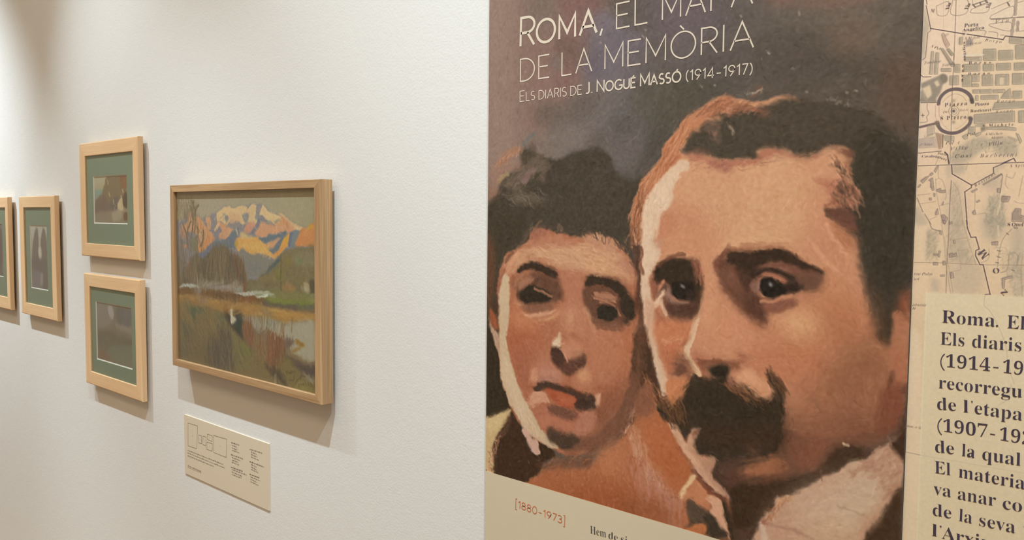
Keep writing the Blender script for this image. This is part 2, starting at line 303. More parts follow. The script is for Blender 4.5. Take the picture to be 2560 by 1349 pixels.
P 175 122 95 1.86 0 0 0.8 0 -943.6 -62.5 -931.2 -62.1 -918.8 -67.9 -931.1 -69.9 -943.5 -68.8
S 4 217 175 139 187 135 104 175 122 95 209 162 126 170 -22 14 28.52 2.63 0.32 1.86 -935.4 -52.9 -852.4 -44.2 -806 -37 -761.4 -47.3 -733.5 -66.3 -719.7 -82.6 -746.6 -91.1 -808.7 -87.2 -859.4 -83.7 -890.7 -74.4 -939.3 -71.8
S 2 203 156 120 61 52 43 26 -70 14 9.92 2.11 0.61 0.93 -797.2 -25 -775.8 -27.5 -754.7 -35.6 -751.1 -41.2 -779.1 -36.3 -797.1 -30.9
S 2 72 60 50 187 132 101 26 -40 14 12.4 2.11 0.5 0.93 -754.7 -35.6 -737.3 -46.5 -723.4 -63 -719.8 -77 -733.6 -60.6 -754.5 -44.2
S 2 111 94 85 122 92 75 30 70 20 16.12 2.63 0.36 1.86 -956.6 -28.3 -936.1 -10.7 -903.7 -4.2 -891.6 -17.8 -919.6 -21.3 -943.9 -37.4 -956.3 -45.6
L 141 100 78 4.96 3.1 0 0 0.6 0 0.5 -927.7 -19.9 -917.8 -7.4 -911.8 -4.2
L 130 103 89 6.2 2.48 0 0 0.6 0 0 -876 -14.5 -872.2 -9.9 -866.3 -18.9
P 194 137 106 3.84 0.5 2 0.9 0 -1002.9 -90.6 -990.1 -73.9 -973 -62 -960.3 -63.2 -966.4 -79.3 -976.8 -95.7 -987.5 -105.9 -1004.9 -106.9
L 209 157 124 8.68 2.48 0.5 2 0.7 0 0 -989.9 -89.9 -975 -73.3 -964.5 -60.1
L 117 81 62 7.44 3.72 0.6 2 0.7 0 0 -994.4 -77.3 -985.8 -67.3 -977.3 -60.6
P 157 103 81 3.84 0.4 3 0.8 0 -1011.5 -113.8 -1002.9 -90.6 -994.2 -88.5 -996.2 -106.4 -1004.5 -139.3 -1011.1 -146.3
P 180 110 79 10.54 0 0 0.8 0 -984.5 -166.9 -950.4 -165.6 -925.3 -180.8 -908.8 -191.8 -916.4 -224 -932.5 -251.2 -944.6 -278.3 -963.4 -297.1 -974.6 -266.2 -985.9 -227
P 195 130 97 9.49 0 0 0.8 0 -978.1 -163.1 -954.7 -158 -935.7 -172.3 -921.2 -182 -929.2 -195.4 -964.9 -192.5 -980 -182.6
P 166 97 70 9.49 0 0 0.7 0 -984.1 -202.4 -945.7 -205 -908.6 -207.4 -916.5 -217.7 -953.8 -225 -974.9 -243.5 -983.7 -231.6
P 163 101 79 10.54 0 0 0.8 0 -974.9 -243.5 -941.2 -226.8 -916.4 -227.2 -932.3 -263.9 -931.9 -292.5 -944.1 -316.8 -957 -296.1 -970.1 -275.3
P 185 118 85 12.65 0 0 0.8 0 -786.8 -187.3 -744.6 -183 -717.7 -170.3 -717.1 -193 -723.2 -225.2 -739.6 -253.3 -769.1 -263.3 -792.7 -251.7 -800.6 -222.9 -801 -202.1
P 172 106 71 11.59 0 0 0.7 0 -758 -206.2 -720.6 -190.5 -719.9 -221.9 -743 -256.7 -769.3 -254.4 -769.9 -228.1
P 166 104 78 10.54 0 0 0.8 0 -785.2 -265.5 -739.5 -256.2 -726 -248.6 -732.2 -278.3 -755.9 -305.4 -777.4 -297 -784.9 -280.3
P 138 86 64 12.65 0 0 0.8 0 -768.8 -278 -729.2 -257.6 -728.6 -286.5 -748.7 -315.9 -776.6 -332.5 -791.3 -323.1 -775.6 -296.7
P 129 81 61 12.65 0 0 0.8 0 -791.4 -317.1 -755.9 -302.4 -728.5 -292.1 -738.2 -319.9 -758.5 -347 -786.7 -370.2 -794.5 -344.6
P 181 123 97 9.49 0 0 0.9 0 -867 -87.1 -814.1 -91.9 -813.7 -114.1 -820.7 -132.4 -816.6 -154.4 -858.1 -157.8 -862.4 -129.4 -870.6 -102.5
P 188 130 101 8.43 0 0 0.8 0 -864 -147.7 -816.8 -145.5 -812.7 -164.5 -803.1 -188.9 -811.9 -209.2 -857.2 -208.2 -861.5 -181.1 -877.4 -164.1
P 207 156 121 4.61 0 0 0.7 0 -848.5 -155.6 -837.1 -154.6 -838.7 -172.9 -846.1 -182.7 -852.1 -171.1
P 175 113 85 4.61 0 0 0.7 0 -859.3 -196.2 -815.8 -196.2 -811.7 -215.2 -837.8 -224.3 -853.2 -216.9 -863 -208.8
L 164 103 78 7.44 6.2 0 0 0.5 0 0 -857.3 -202.1 -838.3 -194 -819.4 -204.1
L 205 158 123 13.64 7.44 0.4 3 0.6 0 0.7 -811.2 -149.5 -805.5 -159.4 -797.9 -173.6 -794 -188 -792 -198.1
P 209 156 119 1.86 0.4 1 0.9 0 -933.6 -173.7 -921.2 -178.9 -897.1 -170.5 -877.5 -159.5 -863.9 -152.3 -869.6 -161.9 -889 -174.4 -913 -181.3 -925.3 -180.8
P 196 140 108 2.48 0.4 0 0.8 0 -974 -146.8 -952.8 -143.7 -938.1 -150.5 -946.3 -159 -971.8 -154.7
P 114 81 63 3.84 0 0 0.85 0 -972.4 -105.1 -964 -98.3 -947.3 -87.9 -918.6 -81.9 -890.5 -88.2 -872.7 -95 -864.5 -117.4 -862.3 -135.5 -873.9 -139.4 -889.6 -143.6 -917.6 -148.9 -942.3 -147.6 -961.2 -145.9 -963.6 -131.7 -978.7 -118.3
P 174 116 87 3.84 0.4 1 0.9 0 -976.6 -111.7 -962 -95 -937 -87.4 -926.6 -91.6 -943 -101.9 -951.2 -111.8 -963.7 -123.7 -972.2 -121.1
P 121 77 60 5.38 0 0 0.9 0 -918.5 -92.7 -882.4 -98.6 -870.4 -117.7 -862.3 -134 -889.7 -137.5 -897.9 -122.6 -918.2 -109.9 -930.6 -102.8
P 64 52 42 1.86 0.4 7 1 0 -965.1 -98.3 -957.8 -86.8 -943.3 -78.3 -926.9 -75.2 -902.5 -81.1 -878.6 -89.2 -878.5 -98.4 -890.3 -97.5 -912.4 -90.9 -930.8 -87.1 -947.3 -87.9 -957.8 -93.2
P 56 46 37 2.17 0.4 0 1 0 -961.5 -128.4 -951.1 -116.6 -934.6 -109.3 -918.2 -111.4 -905.9 -123.1 -889.8 -129.8 -885.7 -135.6 -893.5 -143.9 -917.6 -148.9 -944.4 -147.8 -950.8 -140.3 -963.4 -142.8
P 152 97 70 1.55 0.3 7 1 0 -922.2 -113.2 -910 -115.6 -893.8 -123.9 -891.8 -128.4 -905.8 -126.2 -918 -122.3
L 194 137 107 4.34 2.48 0 0 0.7 0 0 -922.2 -114.8 -910 -118.7 -893.8 -127
P 184 132 103 1.55 0 0 0.7 0 -891.7 -136.1 -875.9 -138 -885.5 -146.4 -891.5 -143.8
P 125 78 58 3.84 0 0 0.7 0 -946.4 -151 -885.6 -146.3 -877.6 -151.8 -901.2 -164.6 -925.5 -168.3 -942.1 -160.2
P 108 74 58 3.84 0 0 1 0 -815.5 -117.2 -808.6 -94.5 -777.9 -94.3 -746.4 -98.3 -729.1 -111.5 -718.5 -132.1 -718.2 -146.1 -741.7 -155.4 -771.1 -166.8 -794.7 -152.5 -809.4 -146.5 -817 -132.2
P 60 49 39 1.86 0.3 7 1 0 -809.4 -96.1 -795.9 -92.4 -772.6 -94.7 -751.6 -100 -735.9 -109.1 -725.5 -122.7 -718.2 -146.1 -718 -156.2 -731.2 -168.8 -741.7 -158.3 -750.5 -148.8 -754.4 -130.5 -746 -119.8 -760 -110.7 -781.3 -106.2 -799.2 -105.8 -813.7 -115.6
P 133 86 61 1.86 0.5 7 1 0 -808.2 -110.8 -788.4 -106.6 -763.5 -112.3 -745.9 -121.2 -752.7 -127.5 -772 -127.4 -793.5 -123.1 -811.8 -118.4
P 173 116 86 1.24 0.4 7 1 0 -795.3 -121.8 -780.9 -122.2 -756.2 -126.3 -763.1 -129.7 -784.4 -128.3 -793.4 -126
P 149 93 67 1.55 0.4 7 1 0 -786.1 -132.9 -771.9 -130.3 -754.2 -136.3 -745.3 -148.4 -754 -149.1 -769.9 -140.4 -784.2 -138.6
P 54 47 38 1.86 0 0 1 0 -787.9 -132.9 -771.9 -128.8 -754.2 -136.2 -750.5 -150.3 -753.6 -167.9 -771 -172.5 -780 -166 -785.7 -153.3
P 59 48 38 1.86 0.3 2 1 0 -751 -124.4 -718.7 -124.9 -718.1 -150.4 -724.7 -158.1 -734.9 -157.6 -743.7 -146.9
P 92 64 51 2.48 0.4 3 0.9 0 -807.6 -146.2 -789.5 -143.3 -780 -167.5 -783.4 -178.1 -794.3 -171.7 -803.7 -157.8
P 115 79 63 3.84 0.6 0 0.8 0 -790.6 -174.4 -771 -171 -750.1 -167.6 -734.9 -156.2 -737.9 -175.1 -758.5 -181.5 -781.5 -180.8
L 204 153 120 6.2 3.1 0 0 0.8 0 0 -811.2 -146.5 -805.5 -156.4 -801.8 -162.1
P 220 191 162 0.93 0.2 2 1 0 -865.1 -196 -863 -205.7 -862.7 -221 -880.3 -223 -882.4 -214 -874.7 -205.4
P 93 65 53 1.86 0.3 7 1 0 -884.3 -223.5 -868.6 -222.5 -858.7 -229.8 -852.8 -238.2 -837.7 -230.3 -843.4 -224.9 -820.9 -222.3 -811.5 -227.2 -809.5 -235.9 -818.6 -244.6 -833.5 -252.6 -840.9 -261.1 -852.3 -265.8 -862.1 -260.9 -874 -250.1 -883.9 -243.6
P 119 79 62 2.17 0 0 0.8 0 -843.4 -224.9 -822.7 -222.5 -811.5 -228.7 -820.7 -232.8 -833.8 -232.9
P 74 52 44 2.48 0 0 0.8 0 -880.3 -224.6 -866.6 -224.5 -858.6 -235.9 -860.3 -251.5 -876 -247.3 -882.1 -237.2
L 180 123 95 8.68 3.72 0 0 0.9 0 0.3 -862.7 -221 -854.9 -229.3 -849 -234.7
P 196 133 103 2.48 0 0 0.6 0 -863 -205.7 -819.4 -204.1 -819.1 -219.1 -843.5 -221.9 -855 -223.2 -860.8 -219.3
P 181 122 98 5.38 0 0 0.9 0 -916.1 -246 -900 -237.8 -884 -242.1 -867.9 -258.6 -856.1 -266.3 -867.7 -272.5 -899.4 -275.3 -915.7 -274.4 -920 -259.1
P 203 146 117 2.48 0.3 3 0.9 0 -928.2 -263.4 -917.9 -258.9 -915.6 -277.5 -919.5 -287.6 -934 -288 -934.1 -280.1
P 173 112 86 3.84 0 0 0.9 0 -867.8 -266.3 -848.4 -266.8 -837 -266.7 -840.6 -279.4 -852 -284.1 -863.7 -278.1
P 212 157 119 4.61 0 0 0.8 0 -822.2 -249.6 -809.3 -244.9 -799.9 -255.6 -796 -267 -810.6 -275.1 -825.6 -271.2 -829.5 -262.6
P 187 125 96 4.61 0 0 0.7 0 -835.1 -263.4 -818 -276.2 -799.5 -276.5 -795.7 -284.9 -817.8 -288.2 -836.7 -281.9
P 75 55 44 1.86 0.4 7 1 0 -925.5 -301.2 -919.5 -293.9 -909.4 -283 -883.3 -282.4 -867.5 -283.3 -855.8 -286.2 -836.6 -288 -817.7 -292.7 -795.5 -292.4 -791.8 -299.3 -791.5 -312.7 -800.6 -315.7 -809.9 -311.2 -826.5 -321.5 -834.1 -321.2 -832.4 -308.7 -851.7 -299.4 -875.2 -293.7 -895.1 -295.1 -915.3 -299.6
P 120 65 47 2.48 0 0 0.8 0 -867.4 -287.9 -836.6 -288 -817.7 -292.7 -825 -301.5 -851.7 -301 -875.1 -296.8
P 149 75 48 1.55 0.3 7 1 0 -895 -295.9 -875.2 -293.7 -855.6 -298.5 -836.3 -301.7 -827.8 -304.9 -832.3 -316.3 -851.3 -319.4 -867 -315.7 -878.9 -309.8 -888.9 -302
P 162 84 55 2.17 0 0 0.6 0 -867.1 -306.5 -840.1 -306.9 -836.1 -313.9 -855.3 -316.9
L 64 46 37 5.58 2.48 0 0 0.7 0 0 -909.5 -278.3 -903.4 -280.6 -907.3 -285.9
L 102 72 62 4.96 3.1 0.4 0 0.6 0 0 -907.4 -278 -887.4 -275.2 -871.6 -276.1
P 212 159 130 2.48 0.4 1 0.95 0 -933.6 -315.1 -919.3 -303.4 -903 -302.6 -892.8 -312 -894.7 -318.6 -908.8 -319.2 -914.8 -326.5 -927.2 -328.5 -935.5 -328.2
L 226 178 147 6.2 2.48 0 0 0.7 0 0.4 -915.1 -307.5 -898.9 -308.2 -890.7 -316.4
L 220 172 143 5.58 2.48 0 0 0.6 0 0 -910.8 -322.7 -906.9 -312.6 -898.9 -306.7
P 175 113 90 4.61 0 0 0.9 0 -923 -329.4 -890.7 -319.5 -886.3 -339.2 -847 -344.9 -827.9 -345.9 -808.8 -365.4 -827.4 -378.1 -874 -365.2 -906.2 -359.8 -922.7 -348.5
P 122 81 67 2.79 0.4 7 0.95 0 -890.5 -328.8 -878.7 -322.2 -855.1 -323 -839.7 -326.6 -830.1 -332.6 -835.6 -341.2 -854.8 -341.5 -874.5 -337.1 -886.4 -334.4
P 168 107 85 3.84 0.3 3 0.9 0 -832 -333 -821 -315.9 -804.4 -308.7 -795 -319.2 -794.5 -344.6 -808.9 -365.3 -831.4 -363.5 -835.5 -345.8
P 185 121 95 3.84 0.3 7 0.8 0 -914.5 -350.2 -890.3 -339.8 -850.9 -345.4 -827.9 -350.6 -831.4 -363.5 -854.5 -360 -886.1 -354.7 -897.9 -367.9 -910.3 -359
P 96 74 62 4.61 0.3 7 0.95 0 -885.7 -376.7 -873.9 -369.8 -846.7 -366.3 -829.4 -369.2 -831.1 -381.8 -846.2 -392.5 -865.7 -390.1 -877.6 -384.6
P 57 48 39 2.48 0 0 0.8 0 -867.7 -385.8 -854.1 -383.2 -831 -383.3 -834.7 -390.2 -853.9 -394
P 124 85 67 4.61 0 0 0.85 0 -831.3 -371.1 -808.9 -365.3 -787 -355.2 -751.6 -339.9 -772.4 -365.9 -801.1 -385 -830.7 -400.2 -853.8 -398.6 -834.8 -388.7
L 181 120 87 5.58 3.72 0.5 1 0.7 0 0 -815.9 -388 -790.4 -369.4 -755.1 -340.5 -743.1 -329.5
P 120 79 60 2.79 0.5 2 0.8 0 -811.9 -400.9 -793.5 -395.6 -795.1 -408 -800.4 -419.7 -813.5 -416.5 -817.4 -408.1
P 141 88 63 5.38 0.4 0 0.7 0 -905 -431.2 -865.3 -411.9 -826.9 -402.4 -808.1 -404.7 -845.6 -424.9 -884.7 -436.4 -908.9 -448
S 3 186 124 89 125 84 63 98 70 55 80 25 20 24.8 2.63 0.32 1.4 -897 -423.2 -827 -396.3 -755 -349.3 -740.8 -355.5 -793.5 -395.6 -845.7 -421.8 -896.8 -437.4
P 204 177 147 0.93 0.25 2 1 0 -1002.7 -113.2 -994.1 -99.8 -985.3 -105.8 -982.9 -128.2 -984.5 -168.4 -986.4 -186.5 -989.3 -219.2 -983.5 -244.6 -974.6 -266.2 -963.5 -293.8 -948.3 -317.4 -931.2 -337.2 -914.4 -358.2 -918.5 -355.7 -906 -369.4 -885.6 -381.4 -865.6 -393.2 -873.4 -397.9 -889.4 -396.3 -913.9 -389.9 -938.9 -380.2 -951.8 -367.9 -962.6 -355.2 -975.7 -341.1 -982.3 -337.4 -991.4 -314.2 -1002.7 -291.2 -1005.3 -257 -1008 -221.2 -1008.6 -172.1 -1010 -146.2
P 215 189 159 2.48 0 0 0.6 0 -1000.9 -253.2 -985.6 -254.6 -972.2 -282.1 -952.6 -311.6 -931.2 -340.4 -926.8 -355.6 -943.4 -363.3 -969.4 -333.7 -987.1 -307 -998.4 -282.4
P 199 162 136 1.55 0.3 3 0.9 0 -1033.1 -182.5 -1023.8 -199.8 -1012.6 -208.5 -1007.9 -224.5 -1005.4 -247.2 -1016.7 -235.3 -1025.9 -214.8
P 176 98 65 2.79 0 0 0.85 0 -1033.3 -164.3 -1017.4 -176.2 -1010.4 -201.8 -1017.1 -202.4 -1028.4 -193.6
P 81 60 47 2.48 0 0 0.8 0 -1028.8 -157.4 -1011 -156 -1009.6 -177.1 -1017.4 -176.2
P 206 166 149 0.93 0.4 3 1 0 -949.5 -377.3 -936.9 -375 -926.3 -389.1 -915.9 -390.3 -911.7 -400.6 -909.4 -413 -919.6 -418.2 -930.2 -407.5 -940.9 -391.8
S 2 243 220 194 205 165 139 60 -60 12 18.6 2.11 0.29 1.4 -969.2 -343.3 -930.9 -361 -897.6 -385.2 -913.9 -389.9 -943.2 -376.1
P 91 61 47 3.84 0.4 4 0.9 0 -719.1 -34.7 -709.1 -34.4 -706.7 -67.9 -702.8 -95.8 -698.4 -144.4 -714.9 -145.8 -718.8 -122.2 -711 -96.2 -716.5 -75.4 -720.3 -54.4
P 79 58 44 2.48 0.5 3 1 0 -713.8 -194.1 -707.4 -179.2 -697.7 -174 -690.7 -193 -685.1 -220.4 -689.5 -243.6 -698.8 -267.6 -708.3 -286.2 -721.5 -299.8 -727.9 -318.2 -741.3 -332.2 -738.4 -308.4 -725.4 -277.3 -719.2 -250.5 -716.6 -218.6
P 101 66 50 3.84 0.4 4 0.8 0 -709.9 -146.9 -698.3 -145.9 -694.3 -177.9 -707.2 -189.1 -711 -169.6
P 104 71 54 3.84 0.7 2 1 0 -738.1 -324.3 -718.1 -299.1 -708.1 -294.6 -717.6 -323.6 -727.4 -341.3 -740.8 -355.5 -748 -348
S 4 214 153 122 161 110 86 65 47 38 86 62 49 170 65 14 9.92 1.58 0.5 1.4 -705.6 -260 -689.3 -252 -701.7 -285.1 -714.6 -304.4 -727.7 -328.2 -748.3 -331.8 -731.7 -300
S 2 215 154 123 226 176 150 60 65 14 9.92 1.58 0.5 1.4 -728.3 -300.8 -708.2 -291.8 -720.8 -331.4 -737.4 -353.4 -737.8 -334.4
P 209 161 131 8.43 0.7 5 0.75 0 -722.5 -336.1 -705.6 -337.3 -693.6 -352.3 -683.3 -373.1 -673.1 -388 -651.9 -403.2 -638.9 -415.7 -629.4 -423.2 -638.7 -424 -661.3 -410.9 -681 -398.3 -694.7 -378.3 -711.7 -364.4
P 194 140 122 15.81 0.5 4 0.8 0 -704.7 -377.5 -676.1 -397.2 -645.2 -415.7 -623.1 -427.3 -610.2 -451.8 -615.9 -467.1 -631.5 -460.1 -650.9 -442.4 -680 -441 -705.4 -418.1
S 3 217 171 141 225 185 155 193 130 99 150 95 18 12.4 1.58 0.36 1.4 -726.1 -329.5 -699 -336.1 -678.2 -377.7 -639 -414.3 -661.1 -416.6 -691 -394.7 -718.5 -362.9
S 3 210 141 100 163 96 63 224 162 121 260 95 20 13.64 1.58 0.22 1.4 -929.4 -458.9 -789.6 -409.9 -720.1 -360.2 -686.2 -382.2 -684.1 -472.1 -788.4 -468.6
S 2 129 92 83 106 73 63 30 60 40 5.58 2.11 0.36 1.4 -704.8 -374.6 -681.2 -389.8 -623.1 -424.5 -625.9 -436.3 -657.5 -432.7 -697.6 -396.1
P 183 110 74 8.43 0.3 4 1 0 -695.9 -324.1 -647.8 -312.8 -631.4 -343.1 -618.7 -359.8 -604.5 -378.8 -623.6 -407.9 -629.3 -426 -651.8 -406 -681.5 -378.4 -693.7 -350.9
P 175 102 65 10.54 0 0 0.7 0 -669.1 -353.2 -631.1 -356.8 -609.1 -377.1 -623.7 -402.4 -639.1 -408.7 -661.8 -388.4
P 197 132 97 2.48 0.3 3 1 0 -623.1 -427.3 -611.4 -405.1 -599.8 -386 -587.6 -396.9 -575.5 -406.3 -565.1 -413.3 -580.7 -430.6 -592.6 -430.9 -607.8 -425
P 139 83 53 8.43 0 0 0.5 0 -730.2 -453.1 -680 -441 -650.8 -445.2 -634.6 -460.9 -637.6 -470 -679.2 -472.4 -729.7 -473.6
P 70 58 47 1.86 0 0 1 0 -644.8 -309.4 -620.2 -302.4 -467.1 -270.8 -464.6 -351 -476.3 -391.9 -501.8 -427.9 -503.6 -457 -564.9 -473.9 -579.6 -471.2 -615.8 -471.3 -607 -457.9 -615.2 -433.7 -610.9 -425.7 -594.1 -431.2 -579.2 -433 -558 -411.6 -543.8 -408.2 -551.3 -396.6 -576.2 -380.8 -569.7 -352.5 -594.7 -352.2 -604.2 -333.7 -595.8 -313.1 -610.7 -317.1 -620.8 -338.2 -635.3 -313.3
P 206 160 132 1.55 0.3 3 1 0 -649.4 -313 -635.3 -313.3 -628.8 -326 -619.3 -337.9 -613.5 -325.9 -606.3 -312.3 -594.3 -312.8 -597 -322.8 -604.3 -329.6 -602.5 -340.2 -594.7 -352.2 -582.8 -353.9 -569.7 -352.5 -572.3 -363.8 -576.4 -374.1 -568.8 -384.5 -555.6 -394.9 -538.1 -409.4 -543.8 -409.5 -555.2 -408.2 -572.8 -400.3 -587.8 -390.1 -603 -379.9 -618.7 -359.8 -634.7 -338.1
P 190 140 112 3.84 0 0 0.6 0 -613.2 -336.8 -604 -343.2 -588.7 -355.1 -571.1 -354.1 -573.7 -365.4 -588.2 -372.6 -603.5 -362.2
P 154 106 85 2.79 0.4 2 0.9 0 -610.6 -318.5 -595.8 -313.1 -597 -322.8 -605.9 -328.5
P 223 177 148 2.48 0 0 0.7 0 -635.1 -321.6 -619.1 -343.4 -600.5 -361.6 -588.2 -375.3 -597.1 -374.5 -615.6 -359.2 -628.4 -341.1
P 228 181 151 1.86 0 0 0.6 0 -588 -380.7 -573.1 -388.2 -555.4 -401.6 -546.7 -406.2 -558.2 -404.9 -578.8 -394.9
L 112 72 57 8.68 3.72 0.4 7 0.9 0 0 -606 -380.5 -587.7 -394.2 -572.7 -403 -555.2 -409.5
L 139 87 64 5.58 3.1 0 0 0.7 0 0 -599.8 -386 -584.5 -400.3 -563.7 -412.9
L 155 95 67 4.96 3.72 0 0 0.7 0 0 -634.4 -346.4 -618.6 -361.2 -604.5 -377.5
P 231 192 150 0.78 0.2 2 1 0 -626.2 -426.6 -626.4 -418.3 -617.6 -401 -607.4 -384.9 -600.6 -383.5 -602.7 -392.1 -611.4 -405.1 -620.2 -421
P 219 169 139 1.55 0.4 6 1 0 -584.2 -413.8 -572.5 -409.7 -559.4 -413.2 -556.3 -420.5 -551.6 -434.1 -544.1 -448.2 -538.1 -460 -536.5 -466.1 -544.9 -468.4 -546.6 -459.6 -556.8 -454.2 -565.8 -443.1 -577.7 -434 -573.5 -426.1 -584 -417.8
P 198 129 98 2.48 0 0 0.7 0 -586.8 -426.7 -572 -428.5 -577.7 -434 -589.6 -431.5
P 188 118 77 1.55 0.3 1 1 0 -617.3 -473.1 -600.8 -460.4 -586 -455.2 -578.5 -460 -585.5 -472.8 -600.4 -475.5
P 99 82 67 2.17 0.7 5 0.8 0 -613.9 -426.4 -607.8 -425 -594.1 -431.2 -582.1 -436.4 -583.2 -447.6 -597.9 -456.9 -607 -456.5 -613.6 -438.8
P 55 46 35 1.55 0 0 1 0 -556.6 -411.2 -550.6 -417.8 -543.1 -434.6 -536.9 -453 -533.7 -466.7 -539.3 -466.8 -546.9 -449 -553.1 -430.5
P 176 113 83 2.17 0.3 6 0.9 0 -553.8 -407.9 -538 -414.7 -529.3 -424.5 -534.7 -431.1 -541.8 -428.9 -549.2 -417.5
P 114 76 61 12.65 0 0 0.7 0 -537.8 -420 -525.3 -420.8 -509.6 -439.1 -503.6 -457 -532.3 -464.9 -538.8 -436.2
P 105 72 60 12.65 0 0 0.85 0 -565.3 -356.9 -545.5 -350.1 -520.5 -347.6 -519.9 -368.3 -495.3 -375.8 -516.4 -392.4 -544.3 -392.3 -567.6 -378.9
P 66 50 38 10.54 0 0 0.9 0 -538.8 -385.7 -503.2 -380.2 -464.4 -356.1 -463.7 -378.7 -478.7 -400.1 -502.1 -418.9 -525.4 -416.9 -538.3 -404.2
P 206 149 115 1.55 0.2 2 1 0 -629 150.9 -643.8 137.3 -658.7 122.2 -667.8 113.3 -670.6 98.6 -681.4 86.8 -689.1 76.2 -706.6 61.5 -712.8 45 -722.2 24.1 -725.1 3.1 -725.4 -18 -724.5 -20.7 -719.2 -33.2 -705.8 -41.3 -706.9 -65.1 -704.6 -93 -700.4 -132.1 -696.3 -166.9 -690.8 -194.3 -680.8 -204.5 -673.6 -234.4 -663.2 -266.5 -651.7 -284.2 -629.3 -306.7 -589.9 -310.7 -466.6 -288.4 -437.5 -294.2 -389.5 -285.2 -333.8 -263.2 -317.1 -248.7 -309.5 -224.7 -308.3 -201.8 -307.9 -156.6 -312.1 -100.9 -351.8 -69.5 -355.8 39.7 -379.8 92.7 -464.9 168.8 -519.8 166.3 -574.7 178.7 -602.9 167
P 207 157 122 15.81 0 0 1 0 -642.2 76 -600.7 85.1 -543.9 72.9 -509.3 81.6 -478.5 87.8 -474.9 -25.7 -554.8 -27.7 -628.5 17.1 -650.7 49.4
P 218 169 132 13.7 0 0 0.8 0 -539.8 72.7 -504 81.4 -478.4 85.3 -449.9 84.1 -436.9 59.9 -440.4 18.3 -439.5 -6.9 -458.8 -21.8 -510.1 -25.4 -550.9 -21.3 -541.5 -8.4 -538.9 42.4
P 223 176 140 10.54 0 0 0.5 0 -505.3 76.5 -474.5 77.9 -461.6 65.4 -458.2 36.3 -485.5 24.4 -504.5 49.3
P 195 135 104 11.59 0 0 0.8 0 -674.7 8.9 -650 22.5 -619.5 17.1 -598.5 4 -597.6 -28.8 -676.9 -30.7
P 187 123 96 5.38 0.3 2 0.75 0 -674.5 -0.7 -652.9 11.7 -643.3 -0.4 -649 -16.7 -667.5 -29.3 -676.9 -30.7
P 203 143 109 13.7 0 0 0.7 0 -671 -14.2 -615.9 -8 -583.4 -18 -582.5 -49.4 -602.7 -55.4 -635.9 -50 -657.6 -46.7
P 221 172 131 9.49 0 0 0.8 0 -561.9 -24.1 -514.2 -19.2 -475.2 -18.4 -474.7 -31.9 -527.1 -34.7 -561.5 -35.7
P 210 151 118 11.59 0 0 0.8 0 -440.7 29 -416.6 24.1 -415.8 0.5 -401 -20.5 -379.5 -45.5 -373.9 -75.4 -384.8 -87.8 -403.9 -72.4 -418.7 -54.1 -431.5 -30.7 -437.3 -0.9
P 203 139 105 10.54 0 0 0.7 0 -425.9 -54.5 -401.8 -65.2 -391.9 -83.5 -398.4 -95.7 -419.7 -94.8 -427.1 -88.1 -418.1 -70.8
P 190 128 94 1.55 0.4 2 1 0 -629.1 152.2 -608.3 150.7 -602.2 139.8 -616.7 134.3 -628.2 120.5 -640 110.6 -645.8 97.5 -636.6 94.5 -657.6 76.5 -676 60.8 -691.5 40.5 -700.7 21.3 -705.1 -3.7 -706.1 -31.5 -722.6 -31.9 -725.4 -18 -725.9 3.1 -722.2 24.1 -712.8 45 -706.6 61.5 -689.1 76.2 -681.4 86.8 -670.6 98.6 -667.8 113.3 -658.7 122.2 -643.8 137.3
P 179 113 83 3.84 0.5 2 0.7 0 -664.7 111.8 -643 108.1 -639.7 97.3 -657.7 81.9 -673.1 71.6 -679.6 80 -670.6 95.9
S 4 217 164 127 206 148 111 148 90 62 172 108 77 200 62 12 37.2 1.84 0.43 1.12 -632 149.8 -608.2 148.1 -631.2 120.7 -661 87.4 -691.7 50.2 -706.9 3.2 -707.7 -31.5 -722.6 -31.9 -723.6 10.1 -708.1 56 -673.6 93.3 -661.8 119.7
S 2 101 62 45 85 58 45 36 80 8 31 1.58 0.4 1.12 -722.4 31.1 -708 50.5 -698 44.8 -706.9 3.2 -707.7 -31.5 -722.6 -31.9
P 114 72 54 2.17 0.6 4 0.8 0 -725.7 -6.7 -717.9 -20.6 -707.7 -30.2 -705.9 -38.5 -717.5 -34.6 -724.5 -23.5
S 2 224 174 139 122 78 59 30 95 8 21.08 2.11 0.43 1.4 -726.6 -3.8 -703.4 -6.4 -704.3 -37.1 -720.9 -31.9
P 219 186 159 1.24 0.25 3 1 0 -636.5 91.8 -624.3 86 -624.1 75.4 -639 71.9 -641.8 60 -650.7 49.4 -650.3 33.3 -659.2 17.1 -671.5 6.2 -675.8 -10.3 -678.5 -30.8 -679 -11.6 -683.4 -29.6 -676.7 -39 -671.8 -45.8 -673.1 -58.2 -682.3 -75.1 -691.6 -92.3 -688 -106 -682.7 -123.7 -680.6 -144.5 -679.9 -172.3 -674.6 -192.5 -681.6 -169.6 -674.6 -192.6 -672.6 -209.1 -662.7 -221.8 -655.9 -240.4 -655.4 -262.5 -657.5 -273.3 -663.1 -269.3 -670 -250.7 -678.6 -229.4 -685.7 -203.6 -692.8 -177.7 -696.2 -171.1 -701.2 -132.1 -704.7 -90.2 -703.9 -55.2 -706 -31.5 -703.4 -6.4 -706.4 -17.7 -704.6 10.2 -699.3 31 -686.9 48.7 -668.2 66 -651.5 81.7
P 223 196 169 3.84 0 0 0.55 0 -691.3 33.7 -668 57.9 -651.2 68.3 -644.9 62.7 -656.8 44.1 -662.5 22.5 -681 6.1 -683.3 -30.9 -699.5 -31.3 -702.1 8.8
P 224 195 168 2.48 0 0 0.5 0 -702.7 -34.2 -684.6 -44.8 -676.4 -51.4 -685.6 -71.1 -693.2 -89.6 -698.3 -84.3 -702.1 -62.1
